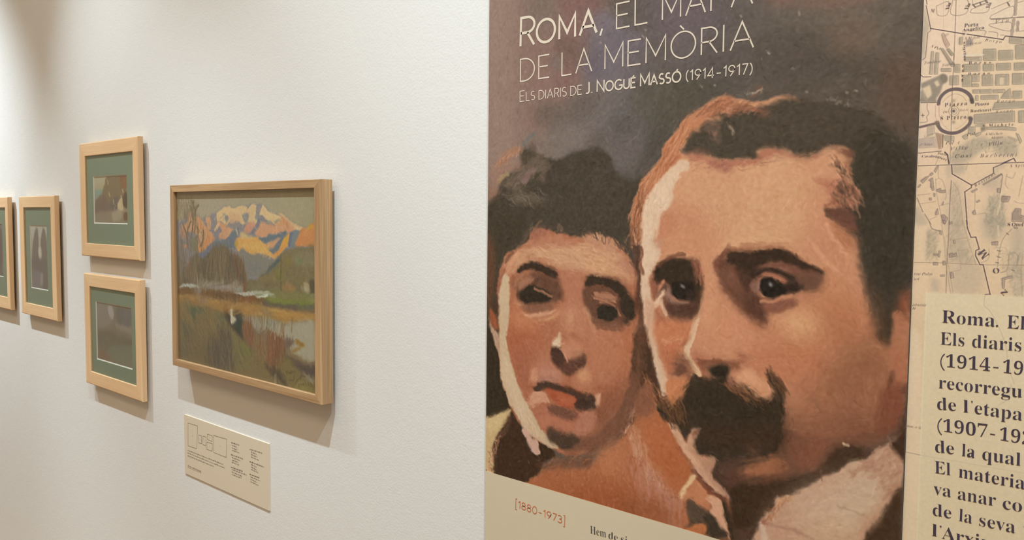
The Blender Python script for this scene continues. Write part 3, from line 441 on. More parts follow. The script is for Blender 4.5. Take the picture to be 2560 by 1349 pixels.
P 201 150 124 2.48 0 0 0.6 0 -697.2 -129 -682.7 -125.1 -679 -144.3 -679.9 -172.3 -674.6 -192.5 -685.9 -193.8 -694.9 -159.7
P 216 182 152 1.86 0 0 0.7 0 -691.3 -173.3 -679.9 -172.2 -674.4 -200.9 -664.3 -222 -657.4 -243.4 -662 -249.6 -672.1 -228.6 -682.5 -201.9
S 2 229 200 174 202 162 133 50 100 8 31 2.11 0.25 1.4 -699.2 24.1 -651.2 68.3 -650.5 41.4 -677.8 3.4 -681.8 -29.6 -699.5 -30.1
P 188 147 127 3.84 0 0 0.6 0 -684.9 -31 -669 -30.6 -667.2 -38.8 -676.6 -44.5 -683.1 -40.6
L 123 78 58 4.96 3.1 0.6 3 0.8 0 0 -707.4 -42.7 -703.9 -53.8 -706.9 -65.1 -702.4 -84.5
P 83 57 44 2.17 0.4 3 1 0 -717.4 -188.7 -706.1 -170.6 -694.6 -170.8 -691 -185.9 -683.9 -207.6 -680.2 -226.8 -671.6 -250.9 -664.7 -269.5 -672.7 -270.7 -682.7 -260.9 -691.1 -248 -699 -263.3 -708.6 -279 -724.1 -264.1 -717.9 -240.3 -713.5 -211.1
P 62 47 35 2.48 0 0 0.85 0 -713.9 -192.6 -694 -197.5 -685.4 -214.8 -684.8 -241.5 -694.2 -256.9 -703.8 -269.7 -715.7 -262.9 -714.8 -228.4
P 158 97 66 3.84 0.5 5 0.8 0 -698.9 -269 -689.4 -253.4 -679.3 -266.1 -664.5 -277.9 -651.7 -284.2 -641.9 -299.2 -657.5 -304.7 -670.6 -292.9 -688.6 -284.5
S 3 203 135 95 119 77 56 76 54 41 90 -55 12 27.28 2.11 0.43 1.4 -694.3 -251.3 -679.5 -257.7 -658.2 -275.5 -648.4 -289.2 -632.4 -305.9 -651.1 -307.8 -677.1 -288.3
P 79 70 59 2.17 0.3 7 1 0 -570.9 146.5 -588.1 152.9 -579.7 157.4 -560 154.6 -542.3 159.5 -519.6 160.1 -493.6 162.8 -477.4 168.6 -404.7 152.9 -364.9 141.6 -365 142.8 -345.9 124.6 -330.3 105.8 -315.1 89.6 -306 67.3 -308.3 18.1 -307.4 -5.1 -307.4 -60.5 -308.6 -82.8 -318.7 -92.5 -314 -105.6 -313.4 -122.3 -328.4 -116.9 -329.1 -156.7 -345.5 -154 -354.1 -129.5 -356.8 -115.8 -359.2 -109.2 -365.6 -86.5 -370.9 -63.7 -374 -40.6 -376.8 -25.7 -389.7 -13.2 -404 -0.6 -416 5.2 -418.6 13.5 -411.6 17 -388.6 19.3 -377.5 26.1 -391.7 44.8 -387.5 55.1 -386 74.6 -387.6 88.5 -395.8 97 -407.4 98.7 -416.7 95.7 -428.4 92.7 -442.7 88.6 -457.4 89.9 -471.3 94.7 -484.1 98.9 -497 102.6 -513.9 100.4 -517.7 96.9 -509.5 89.1 -520 87 -540.2 86.6 -558.1 87.3 -577.8 89.4 -589.4 95.1 -615.7 98.8 -632.2 99.6 -636.9 107.8 -628.1 113.9 -631.2 119.4 -618.1 133.1 -604.9 133.5 -603.7 142.5
P 65 58 49 11.59 0 0 0.85 0 -379.8 92.7 -358.5 114.2 -325.9 101.2 -310.1 67.5 -310.3 18.1 -308.4 -5.1 -309 -71.7 -322.8 -95 -323.9 -123.2 -346.5 -125.3 -357.3 -101 -366.4 -63.4 -369.7 -35.9 -375.9 -17.6 -381.5 11.2
P 87 76 66 15.81 0 0 0.5 0 -502.3 147.7 -428.3 159.6 -370.4 142.1 -358.9 125.5 -380.4 108.8 -426.4 104.4 -475.5 109.4 -514.4 116.5
P 74 65 46 8.43 0 0 0.6 0 -381.9 88.2 -372.3 69.6 -371.2 37.6 -380.6 51.5 -383.5 70
P 112 89 76 4.61 0.5 7 0.8 0 -602.3 142.4 -586.4 141.3 -577.5 130.5 -578.5 115.1 -587.2 120.8 -596.1 130.4
P 148 113 97 2.17 0.4 3 0.7 0 -587.4 127.2 -578.8 125.4 -577.8 113.8 -582.8 116.7
L 129 99 85 6.2 3.72 0 0 0.6 0 0 -593.6 144.4 -582 138.5 -579.1 134.4
L 167 146 129 4.34 2.48 0 0 0.6 0 0 -562.2 134.6 -557.3 130.4 -556.4 124.1
P 113 85 72 2.79 0.5 0 0.7 0 -632.3 102.2 -615.9 105.4 -592.5 103 -583.7 97.4 -601 95.6 -621.7 97.8
P 189 127 95 2.17 0.4 1 1 0 -629 149.6 -617.4 159.1 -602.9 165.7 -588.7 172.2 -571.8 177.1 -557.8 174.6 -552.1 166.6 -560.2 159.7 -579.7 156.1 -593.8 150.8 -605.1 141.2 -622.8 142.5
P 138 91 71 2.48 0.7 1 0.8 0 -560.5 172.3 -542.7 173.3 -530.8 179.7 -517.7 185.8 -512.4 184.1 -522.8 178.9 -535.9 170.2 -554.8 165.5
P 157 105 81 2.17 0.6 7 0.85 0 -556.1 161.9 -533 162.5 -511.6 155.7 -501 151.2 -511.3 148.3 -532.7 152.5 -551.7 152.7 -562.7 151 -565.6 155
P 147 95 71 3.84 0.8 2 0.7 0 -591.2 162.2 -574.5 171 -555 171.9 -552 161.5 -571.2 155.5 -588.1 152.9
S 3 211 152 117 157 101 75 100 71 57 90 30 25 16.12 2.11 0.4 1.4 -608.7 163.6 -574.6 177.4 -552.3 174.1 -519.5 157.6 -506.1 149.2 -549 153.7 -590.9 150.6
S 2 184 172 157 148 127 109 16 30 20 7.44 2.11 0.43 1.4 -543 180.8 -512.5 186.5 -512.4 182.8 -533.4 176.2
S 2 152 137 127 170 155 143 14 0 60 4.96 2.11 0.43 1.4 -430.9 168 -393.3 155.4 -361.8 144.8 -363.9 142.7 -404.6 151.8 -428.4 164.3
P 128 92 76 2.79 0 0 0.7 0 -515.6 154.9 -505.1 155.3 -498.5 151.1 -507.4 144.4 -515.4 147.5
P 174 112 91 2.48 0.4 0 0.85 0 -636.7 97.1 -621.7 97.8 -600.9 92.9 -577.8 88.1 -551.2 87 -520 87 -512.4 97.9 -499.5 102.2 -478.8 97.5 -484 97.7 -457.4 88.1 -437.9 88.4 -426 92.6 -432.9 84.6 -457.3 85.7 -487.7 93 -513.7 91.7 -491.5 93.2 -509.3 82.9 -530.4 77.4 -551 80.7 -557.7 73.3 -578.8 74 -600.7 86.4 -621.5 89.9
P 149 95 85 2.79 0 0 0.5 0 -592 86.1 -560.8 83.6 -552.2 76.9 -563.2 70.9 -580.2 74
S 3 216 166 127 192 136 106 131 92 75 80 10 40 16.12 2.11 0.36 1.4 -633.5 93 -586.3 85.9 -544.1 80.4 -509.4 84.1 -478.7 92.6 -478.4 85.3 -509.1 74.2 -557.5 68.2 -615.3 80.4
P 214 159 125 2.17 0.4 7 0.8 0 -423.7 94.8 -414.4 97.9 -404.9 91.6 -395.4 83.1 -389.5 78.2 -395.1 76.1 -387.9 64.3 -386.3 52.8 -391.9 48.3 -398.9 53.1 -413.1 59.2 -424.9 59.6 -437.5 76.5 -428.2 88
P 188 125 100 3.84 0.4 7 0.8 0 -432 57.4 -413 58.1 -398.9 51.9 -405.3 38 -412.1 31.1 -424.4 45.4
P 155 101 81 2.79 0.7 6 0.85 0 -406.5 36.9 -397.6 49.5 -384.9 44.7 -375.6 37.6 -377.4 23.8 -388.5 18.2 -416.4 18.3 -415.5 26.4
S 4 208 151 117 180 118 91 101 73 61 74 63 53 110 -55 14 24.8 2.63 0.43 1.4 -409.1 79 -386.9 70.1 -385.1 49.3 -374.5 36.5 -378.4 20.4 -411.8 20.5 -403 38 -396.6 53
P 121 80 66 2.79 0.5 7 0.8 0 -405.1 97.4 -391.2 95.6 -384.2 88.3 -389.5 78.2 -395.5 86.5
P 113 74 62 2.79 0.3 7 0.9 0 -416.3 14.7 -400 17 -381.4 10.1 -378.3 -13 -389.8 -9.7 -404.1 0.6 -413.6 6.4
P 184 122 90 4.61 0.3 7 0.9 0 -415.8 1.7 -399.3 -4 -381.6 -17.7 -376.6 -29.2 -377.2 -45.4 -388.8 -38.8 -400.8 -27.5 -410.6 -13.6
P 184 123 94 2.48 0.3 4 0.9 0 -330.4 -120.4 -324.2 -114.2 -315.8 -114.7 -311.2 -125.5 -307.9 -156.6 -308.3 -201.8 -327.5 -200 -326.6 -165.6 -330.2 -156.9
P 163 93 67 4.61 0 0 0.9 0 -319.7 -93.7 -306.6 -81.6 -304 -121.4 -309.2 -123.1 -313.6 -116.7 -322.2 -112.9
P 124 84 66 4.61 0 0 0.8 0 -355.4 -122.7 -349.8 -126.8 -345 -137.8 -345.5 -154 -359.8 -154.4 -364.6 -146.7 -358.3 -134.5
P 67 58 47 2.48 0 0 1 0 -350.2 -113 -330.8 -111.4 -329.3 -151.1 -333.4 -157.2 -341.3 -148.9 -345.3 -128.6
P 205 142 111 3.84 0 0 0.6 0 -429.5 -16.3 -415.8 -0.7 -405.6 -21.7 -391.2 -36.6 -385 -50.4 -387.9 -64.5 -397.1 -67.3 -409.1 -58.5 -421.4 -44.7
L 226 169 135 5.58 3.72 0 0 0.5 0 0 -435.1 -30.8 -428.8 -39 -413.9 -53.9 -401.8 -65.2
L 226 171 137 5.58 3.72 0 0 0.5 0 0 -418 -4.3 -408 -21.8 -398.3 -32.1 -388.6 -45.8
L 217 153 120 18.6 14.88 0 0 0.6 0 0 -385.3 -41.1 -378.8 -64.1 -375.7 -87.2 -370.4 -110.1 -368.5 -130.8 -362.4 -144.2
P 197 131 97 15.81 0 0 0.9 0 -456.2 -102.2 -419.8 -92.4 -384.7 -92.4 -364.1 -96.8 -354.2 -126 -355 -133 -368.8 -155.3 -393.4 -173.4 -409.1 -196.9 -422.6 -225.4 -439.5 -232.9 -460.7 -236 -471.4 -220.1 -504.3 -217.1 -546.6 -170.7 -506.5 -143.6 -480.3 -142.4 -455.4 -127.8
P 220 169 129 11.59 0 0 0.85 0 -498.8 -135.3 -464.2 -127.3 -425.9 -125.3 -416 -135.2 -425 -152.9 -444.3 -159.8 -463.2 -159.4 -493.1 -148.6
P 229 178 133 8.43 0 0 0.6 0 -464 -132.2 -435.6 -127.3 -425.5 -137.3 -434.8 -151.5 -454.4 -156 -463.5 -147
P 196 130 99 10.54 0 0 0.85 0 -602.8 -163.2 -537.5 -146.4 -477.4 -148.4 -469.5 -197.3 -492.1 -220.5 -522 -206.6 -543.2 -188.5 -593.2 -188.9 -611.2 -185.6
P 210 149 119 11.59 0 0 0.7 0 -579.9 -145.1 -523.4 -157.9 -509.4 -176.9 -536.3 -187.7 -578.8 -184.7 -599.7 -168.2
P 194 125 93 10.54 0 0 0.7 0 -505.3 -181.5 -453.9 -173.2 -409.4 -187.4 -408.9 -201.7 -422.6 -225.4 -464.9 -224.2 -483.3 -211.7 -504.6 -206.9
P 179 116 83 14.76 0 0 0.7 0 -416.2 -128 -374.5 -120.8 -364.8 -139.8 -373.3 -155.8 -405.3 -170.1 -417.6 -157
P 153 104 76 13.7 0 0 0.9 0 -373.3 -157 -345.5 -154 -328.7 -168.1 -330.4 -209.6 -343.3 -213.8 -343.8 -230.1 -356.6 -243.8 -391.2 -237.6 -415.2 -229.2 -404.4 -196.3 -381.9 -172.1
P 167 111 86 11.59 0 0 0.7 0 -358.6 -190.3 -332.6 -177.7 -331.5 -207.4 -343.3 -214.9 -345.8 -236.2 -359.3 -232.5 -360.3 -204.6
P 175 118 89 13.7 0 0 0.8 0 -460.7 -236 -425 -225.8 -403.1 -232.2 -404.8 -254.2 -430.9 -268.4 -459.9 -260.9 -464.2 -246.6
P 165 110 84 13.7 0 0 0.9 0 -468.8 -262.4 -426.2 -261.4 -390.9 -244.7 -356.6 -243.8 -342.7 -229.9 -341.9 -253 -333.6 -268.8 -344.3 -276.8 -462.5 -298.9
P 136 89 68 12.65 0 0 0.5 0 -468 -288.6 -447.7 -287.4 -439.7 -303.3 -429.5 -310 -446.4 -325.8 -466.7 -328.7 -474.9 -315.2
P 139 90 71 10.54 0 0 0.5 0 -395 -262.2 -374.3 -256.2 -362.8 -261.3 -378.4 -271.2 -392.4 -271.3
P 131 94 73 5.38 0.3 6 0.6 0 -426.8 -244.4 -419.6 -242 -414.3 -255.8 -411.8 -259 -420.3 -258
L 209 151 119 4.34 3.1 0 0 0.6 0 0 -427.6 -256.2 -420.4 -254.4
L 191 132 101 11.16 8.68 0 0 0.6 0 0 -357 -201.8 -354.3 -215.4
P 128 76 59 3.84 0.2 4 0.9 0 -342.1 -215.9 -330.3 -210.7 -316.6 -205.3 -312.1 -213.7 -310.8 -247.6 -318.6 -266.1 -323 -262.4 -331.2 -275.4 -341.3 -269.2 -345.1 -254.7 -343.4 -241.6
P 138 82 62 5.38 0 0 0.7 0 -330.3 -211.8 -316.5 -208.7 -313.3 -236.7 -325.6 -250.2
P 81 56 45 2.79 0 0 1 0 -314.5 -206.1 -304 -203.5 -303.9 -263.4 -306.1 -259.3 -305.2 -339.2 -311.1 -296.8 -322 -289.8 -324.5 -281.1 -312.4 -260.5 -311.8 -247.8 -309.5 -224.7
P 104 68 51 1.86 0.4 4 0.9 0 -331.2 -186.7 -325.9 -186 -324.4 -197.3 -328.2 -209.2 -331.5 -208.6 -330.8 -198.1
L 205 142 103 4.96 3.1 0 0 0.6 0 0 -330.5 -177.5 -327.3 -177.1 -328.1 -184 -331.2 -186.7
P 192 124 95 3.84 0 0 0.6 0 -329.9 -163.7 -320.3 -162.6 -309.6 -165.8 -308.3 -201.8 -321.1 -200.2 -326.9 -186.2
P 180 114 87 3.84 0 0 0.5 0 -346.6 -152.9 -329 -159 -324.3 -169.9 -330.6 -172.9 -337.4 -164.6 -348.6 -158.9
P 147 94 70 11.59 0 0 0.8 0 -458.7 -299.4 -406.5 -272.6 -367.4 -258.6 -323.7 -244.1 -329.3 -268.1 -350.7 -283.8 -393.8 -299.3 -402.7 -315.6 -411.6 -334.6 -423.6 -342.1 -448.3 -345 -461.4 -335.2
P 119 79 59 10.54 0 0 0.85 0 -398.6 -295.4 -351.1 -274.5 -327.1 -270 -350.3 -295.5 -377.5 -298.5 -393.6 -302.9 -407.2 -323.8
P 168 105 77 8.43 0 0 0.6 0 -458.3 -311.9 -429.8 -301.4 -405.5 -304 -409.6 -324.3 -423.6 -340.8 -445.8 -344.4 -448.7 -332.5
P 179 117 85 5.38 0.3 1 0.9 0 -508.5 -343.7 -492.6 -336.6 -487.6 -327.9 -470.6 -327 -457.4 -339.4 -468.5 -354.4 -486.4 -367.3 -507.7 -368.2 -524.1 -369.3 -527.2 -359.4
P 113 73 57 8.43 0 0 0.85 0 -540.5 -380.8 -499.6 -371.6 -473.6 -355.5 -450.9 -343 -428.4 -344.4 -416.3 -340.5 -440.2 -363.2 -472.7 -385.9 -499.3 -379.3 -540.2 -391.4
P 67 51 38 2.48 0 0 1 0 -540.3 -388.7 -499.4 -376.7 -473.3 -365.7 -448.1 -352.4 -428.4 -343.1 -411.6 -334.6 -400.3 -315.1 -386.6 -301.5 -368.4 -295.5 -354.6 -301 -351.1 -305 -372.1 -318.9 -397.2 -336.3 -427.9 -360.3 -459.8 -382.8 -472.5 -391 -479.9 -405.6 -492.8 -417.8 -505.6 -438.1 -538.6 -446.8
P 76 56 42 4.61 0 0 0.8 0 -400.6 -307.9 -377.5 -298.5 -357 -296.8 -350.1 -302.5 -376.7 -321 -404.3 -337.9 -418.7 -341
L 229 203 171 3.1 1.86 0 0 0.8 0 0.5 -385.8 -293.5 -379.3 -296.4
P 160 106 81 15.81 0 0 0.6 0 -409.3 -192.1 -370.7 -166.1 -332.9 -170.9 -331.5 -207.4 -344.2 -218.5 -345.7 -239.7 -390.6 -255.4 -421.8 -249.7 -427.3 -228.6
P 132 88 68 13.7 0 0 0.6 0 -463.3 -274 -414.1 -263 -379.3 -245.2 -343.3 -243.9 -333.8 -263.2 -355.4 -278.8 -401.5 -281.3 -449.8 -299 -469.1 -293.7
P 108 73 58 12.65 0 0 0.55 0 -470.2 -299.1 -447.5 -292.4 -424.9 -300.5 -412.2 -317.5 -418.9 -336.1 -445.9 -341.9 -466.5 -336.2
P 66 54 43 2.17 0.5 6 1 0 -612.9 -231.8 -592.1 -231.6 -583.2 -233.1 -554.6 -229.1 -554.3 -239.6 -544.4 -243.4 -520.7 -250.2 -499.1 -250.7 -486 -250 -481.1 -236.6 -488.2 -219.9 -481.8 -216.5 -471.1 -227.6 -483 -221.7 -472.6 -225.3 -465.8 -236.8 -464.1 -249.1 -465.1 -259.2 -468.4 -274.9 -467.8 -293.5 -467.6 -301.1 -474.7 -322.7 -492.7 -334 -514.2 -333.3 -541.5 -346.7 -569.9 -351.2 -584.6 -347.5 -594.7 -352.2 -604.2 -333.7 -594.3 -312.8 -613.7 -317.7 -632.2 -312.8 -647.9 -310 -651 -310.6 -663.9 -304.4 -672.1 -295.9 -664.3 -289 -657.8 -290.8 -648.5 -283.7 -642.4 -278.6 -630.2 -271.1 -624.5 -255.2 -617.2 -240.5
P 60 50 39 11.59 0 0 0.8 0 -612.5 -248 -555.7 -239.8 -507 -255.8 -472.8 -255.4 -469.3 -285.1 -533 -299.1 -590 -306.6 -620.6 -284.7
P 71 53 40 8.43 0 0 0.7 0 -595.8 -313.1 -519.3 -296.6 -469.3 -282.6 -468.3 -315.1 -518.5 -325 -574.6 -334.7 -589.5 -326.8
S 3 104 76 55 139 93 63 50 41 32 110 -50 14 31 2.63 0.43 1.4 -664.3 -289 -642.4 -277.2 -623.7 -285.2 -629.3 -305.4 -651 -310.6
S 3 149 99 69 105 74 55 66 52 41 60 -40 12 28.52 2.63 0.5 1.4 -551.6 -236.6 -520.9 -242.5 -496.5 -249.1 -504.3 -255.4 -534.3 -253.6 -551.3 -245.7
S 2 121 86 63 64 53 42 40 -60 10 27.28 2.11 0.5 1.4 -489.5 -220.1 -479.1 -218.7 -471 -230.1 -480.8 -246.6 -486.3 -239.9
S 3 161 106 74 66 53 42 110 77 58 50 -60 10 23.56 2.63 0.43 1.4 -491.1 -215.3 -478 -216 -467.3 -228.3 -470.9 -237.6 -482.9 -226.8
S 3 158 106 72 187 125 87 76 56 43 70 60 12 27.28 2.11 0.43 1.4 -642.6 -271.7 -627.9 -239.3 -615.9 -232.2 -618.7 -243.4 -628.7 -269.5 -645.4 -283.2
P 143 94 71 4.61 0 0 0.4 0 -521.2 -324.2 -507.6 -325.4 -496.6 -332.3 -507.2 -337 -518.2 -334.1
P 214 155 120 2.79 0.4 7 1 0 -542.1 -224.8 -531.4 -210.4 -519.1 -212.6 -508 -221.4 -492 -225.5 -486.4 -234.8 -483.6 -242 -493.8 -251.2 -499.2 -248.2 -510.1 -240.9 -523.9 -235.2 -540.5 -232.4
P 229 174 138 3.84 0 0 0.6 0 -536.6 -221.4 -528.6 -213.9 -512.1 -220.7 -502.4 -229.5 -518.5 -231.8
P 159 104 90 2.17 0 0 0.7 0 -553.2 -228.9 -543.5 -225 -543.2 -235.4 -545.7 -244.9 -551.5 -239.2
P 203 142 109 12.65 0 0 0.9 0 -595.9 -92.2 -578.7 -83.3 -569.7 -98.4 -555 -115.6 -533.8 -132 -502.3 -148.3 -483.2 -171.4 -614.2 -185.9 -608.7 -165.2 -600.8 -127
P 217 160 125 8.43 0 0 0.6 0 -592.7 -102.5 -581.3 -93.9 -577.6 -122.6 -574 -148.6 -585.2 -162.9 -597.2 -150.7 -595 -123.9
P 212 146 114 13.7 0 0 0.5 0 -566.2 -121.7 -546.2 -133.1 -523.7 -147.8 -509.5 -174.3 -570.2 -181 -574 -148.6
P 177 113 87 4.61 0.2 0 0.95 0 -610.9 -195 -593 -198.3 -578.3 -201.8 -559.6 -202.2 -544.1 -204.2 -531.6 -205.2 -535.4 -216.1 -549.2 -223.1 -550.9 -211.6 -578 -213.7 -586.5 -220.2 -583.3 -230.4 -595.1 -228 -607.4 -214.8 -613.6 -206.1
P 128 83 64 2.79 0.3 0 0.8 0 -603.1 -208.9 -578.2 -204.5 -556.8 -203.2 -537.2 -203.3 -534.2 -209.4 -543.8 -215.9 -550.9 -211.6 -569.4 -210 -583.7 -217.1 -587.8 -225.7 -598.3 -219
P 54 45 36 1.86 0 0 1 0 -585.7 -221.4 -580.8 -215.4 -568 -210.5 -555.1 -210.8 -549.4 -215.3 -552 -223.5 -555.9 -231.9 -577.4 -232.3 -582 -226.2
P 158 98 79 3.84 0.4 7 0.7 0 -540.3 -190.7 -530.6 -192.2 -519.4 -201.1 -519.3 -206.2 -530.2 -205 -535.9 -198
P 158 102 81 2.48 0 0 0.9 0 -596.7 -222.9 -583.3 -230.4 -580.3 -235.3 -589.1 -233.9 -595.1 -230.7
L 207 154 118 5.58 3.1 0 0 0.8 0 0 -596.8 -96.2 -598.6 -110.9 -602.4 -124.5 -605.3 -135.4
L 224 185 152 9.92 2.48 0.3 3 1 0 0 -605.3 -135.4 -608.2 -154.4 -613 -171 -617.9 -186.3
L 225 190 159 9.3 2.48 0.2 3 1 0 0 -610.3 -159.9 -612.3 -169.5 -618 -182.3 -621.8 -194.9 -621.5 -204.4 -616.5 -210.5
L 224 185 148 8.68 3.1 0 0 0.95 0 0.1 -622 -204.4 -616.5 -211.9 -608.8 -219 -599.5 -229.9
L 207 150 112 5.58 3.1 0 0 0.7 0 0 -597.1 -100.2 -599.7 -115 -603.7 -128.6 -607 -144.9
P 119 74 57 2.48 0.5 2 0.7 0 -632.3 -190.6 -623.6 -173.4 -614.8 -161.7 -617.5 -172.8 -624.6 -189.8 -629.1 -195.7
P 194 118 85 4.61 0 0 0.9 0 -675.5 -157.9 -651.8 -153 -615.2 -147 -611.9 -158.8 -620.4 -177.2 -629.3 -187.5 -632.3 -187.9 -631.9 -204.2 -643.7 -226.3 -652.6 -248.2 -656.3 -223.8 -669.6 -200.4 -675 -175.9
P 183 115 85 4.61 0 0 0.8 0 -669.7 -199 -644.4 -200.2 -637.8 -215.9 -646.6 -236.3 -654.6 -231.9 -662.8 -219
P 127 84 66 5.38 0.3 0 0.85 0 -643.9 -219.4 -632 -201.5 -624.2 -208.8 -613.2 -221 -612.9 -231.8 -627.9 -239.3 -643.4 -238.7
P 103 70 56 3.84 0.4 0 0.8 0 -640.6 -225.9 -625.4 -219.8 -619 -229.9 -634.1 -237.4
P 202 132 92 2.48 0.5 2 0.9 0 -655.7 -248.7 -637.2 -240.5 -618.9 -235.3 -621.6 -246.6 -630.4 -264.3 -645.5 -279.1 -655 -276.4 -653.8 -262.3
S 2 228 177 141 238 191 156 26 20 30 7.44 2.11 0.5 1.4 -668.4 -183.6 -645 -177 -626.5 -177.8 -629.4 -184.9 -663.5 -188.7
P 154 94 72 3.84 0.4 4 0.7 0 -677.5 -138.6 -666.4 -137.7 -654.9 -153.3 -661.1 -159.4 -673.8 -161.9
P 117 78 62 2.48 0 0 0.9 0 -688.2 -94.9 -682.1 -80.7 -669.8 -63.5 -648 -55.8 -617.5 -58.7 -604.1 -60.8 -599 -84.4 -598.5 -102.9 -603.8 -124.6 -610.7 -146.6 -633.2 -152.7 -651.9 -150.3 -660.1 -137.2 -665 -129.3 -677.9 -124.8 -682.9 -114
P 153 97 75 2.79 0 0 0.9 0 -688.2 -96.3 -677 -94.2 -675 -110.7 -674.7 -123.2 -681.1 -123.6 -686.2 -111.5
P 60 48 38 1.86 0.3 0 1 0 -682.1 -80.7 -672.9 -66.4 -654.2 -58.8 -635.7 -58.1 -614.5 -59.9 -612.8 -69.1 -603.8 -71.4 -603.4 -84.6 -601.4 -105.8 -605.3 -124.7 -611 -135.9 -624.8 -126.2 -646.4 -122.4 -659.5 -96 -677 -95.6
P 65 52 41 3.84 0 0 0.9 0 -647.3 -87.1 -602 -81.9 -600.9 -124.4 -612.5 -133.3 -637.1 -121.7
S 2 172 111 85 115 74 60 30 100 10 21.08 2.63 0.5 1.4 -616 -61.3 -604 -62.1 -599 -84.4 -607.8 -87.5 -614.1 -74.5
P 118 81 65 4.61 0.2 0 0.9 0 -658.6 -131.6 -634 -124.2 -606.8 -124.8 -612.2 -146.7 -633.2 -152.7 -648.9 -145.9
P 88 62 50 4.61 0 0 0.7 0 -652.3 -133.8 -624.8 -124.9 -606.7 -127.5 -610.8 -143.9 -633.6 -137.8
P 171 125 106 1.86 0 0 0.95 0 -661 -101.5 -650 -100.8 -649.7 -114.5 -646.4 -119.7 -634 -124.2 -621.8 -123.3 -630.8 -127.4 -646.3 -126.5 -655.8 -119 -662.3 -109.9
P 138 109 97 1.86 0 0 0.7 0 -656.1 -106.7 -649.2 -103.5 -648.9 -115.8 -643.3 -120.8 -652.7 -118.8
P 46 39 33 1.55 0 0 1 0 -651.6 -100.9 -640.9 -93.5 -622.6 -93.8 -612 -98.5 -611.6 -111.8 -618.9 -119.1 -634.1 -120.2 -646.5 -117
P 63 49 43 1.86 0 0 0.8 0 -625.2 -110.1 -613.3 -103.9 -611.5 -117.2 -620.4 -120.5
P 172 161 157 0.62 0 0 0.95 0 -632.8 -98.4 -629.8 -97.6 -626.6 -101.8 -628.7 -102.8
L 192 135 108 4.96 3.1 0 0 0.6 0 0 -648.8 -118.5 -640.2 -122.7 -621.8 -124
P 205 139 110 0.93 0.2 2 1 0 -674.2 -109.3 -672.1 -99.5 -665.9 -93.6 -661.9 -93.4 -664.2 -99 -668.8 -103.4 -671.8 -109.1
P 73 53 43 1.86 0 0 0.8 0 -670.2 -110.4 -664.1 -100.4 -656.3 -99.9 -660.7 -109.8 -667 -114.3
P 221 184 155 0.78 0.25 2 1 0 -680.2 -127.7 -674.8 -119 -665.5 -107.3 -664 -105.8 -660.6 -113.9 -665.2 -119.7 -669.8 -128.3 -676 -135.7 -679.2 -134.6
P 220 177 150 0.78 0.2 3 1 0 -669.8 -126.9 -665.1 -123.8 -660.1 -137.2 -655 -150.5 -661.4 -145.6 -668.1 -133.7
P 188 127 100 1.55 0 0 0.7 0 -674.3 -141.1 -669.6 -133.8 -663 -145.7 -654.9 -153.3 -664.5 -151.4
L 114 74 57 5.58 3.72 0.4 0 0.7 0 0 -672.8 -70.6 -665.1 -62 -648.1 -54.5 -635.9 -51.3 -629.7 -52.4
P 194 134 101 2.48 0.3 2 0.6 0 -668.6 -47 -654.8 -35.7 -657.6 -45.3 -666.8 -55.2 -671.5 -58.1
P 118 78 61 3.84 0.2 7 0.95 0 -576.3 -64.8 -560.8 -61.5 -540 -59.3 -512.8 -64.5 -504.5 -74.1 -512.2 -84.6 -519.7 -100.3 -503.3 -114.3 -498.8 -131.6 -491.8 -147.3 -502.3 -148.3 -524 -138.9 -540.9 -124.9 -555.3 -107.9 -565.3 -103.4 -568.7 -82.7
P 145 93 73 8.43 0 0 0.6 0 -562.9 -87.6 -540.9 -76 -520 -92.7 -513.9 -115.1 -534 -123.1 -555.3 -107.9
P 103 70 56 4.61 0 0 0.8 0 -534.6 -103.9 -508.7 -112.2 -500.4 -124.2 -497.2 -141.5 -513.2 -140.5 -529.7 -129.1
P 157 101 78 2.79 0.3 1 0.9 0 -497.8 -121.4 -472.2 -112 -453.4 -109.3 -455.7 -116.9 -480.7 -128.8 -501.8 -124.3 -497.5 -131.5
P 133 84 67 2.48 0.4 1 0.9 0 -507.4 -114.6 -486.4 -113.1 -461 -107.4 -454.6 -113.1 -475.8 -120.9 -499.2 -122.8
P 64 50 39 2.17 0.35 0 1 0 -561.1 -51.2 -557 -45.9 -536.4 -43.9 -505.5 -42.8 -484.7 -40.9 -505.6 -42.8 -486.1 -40.9 -471.9 -42.9 -455.3 -52.1 -437.7 -62.2 -423.1 -66.3 -421.8 -69.8 -437.6 -67 -453.7 -63 -470.2 -56.4 -488.2 -57.1 -509 -61.8 -504.9 -61.6 -512.7 -67 -520.7 -69.9 -535.3 -80.9 -545.3 -66 -563.6 -64.2
P 115 74 60 2.48 0.5 2 0.9 0 -577.8 -64.9 -576.6 -54.4 -565.4 -47.5 -557.3 -35.6 -554.5 -36.8 -559.8 -47.3 -560.8 -61.5 -567.7 -67
P 126 83 65 2.79 0.4 7 0.85 0 -475.9 -38.1 -470.8 -38 -451.8 -45.9 -437.9 -57.4 -447.7 -56.6 -463 -47.5
L 154 99 74 9.92 7.44 0.5 0 0.6 0 0 -557.1 -43.3 -527 -38.5 -495.2 -36.2 -477.1 -36.9 -496.6 -36.3 -477.2 -38.2
P 55 45 36 4.61 0 0 0.7 0 -554.1 -50.9 -513.3 -48.1 -476.8 -45.5 -476.6 -52.9 -512.9 -60.7 -535.8 -64.3 -553.8 -61.2
P 131 86 69 2.79 0.3 0 0.9 0 -520.9 -66.1 -509 -61.8 -485.6 -57 -470.2 -57.6 -452.4 -64.1 -437.5 -68.2 -421.8 -69.8 -420.3 -78.1 -427.1 -90.5 -436.6 -96 -446.5 -93 -451.8 -83.6 -464.7 -70.8 -485.3 -65.7 -508.8 -69.3
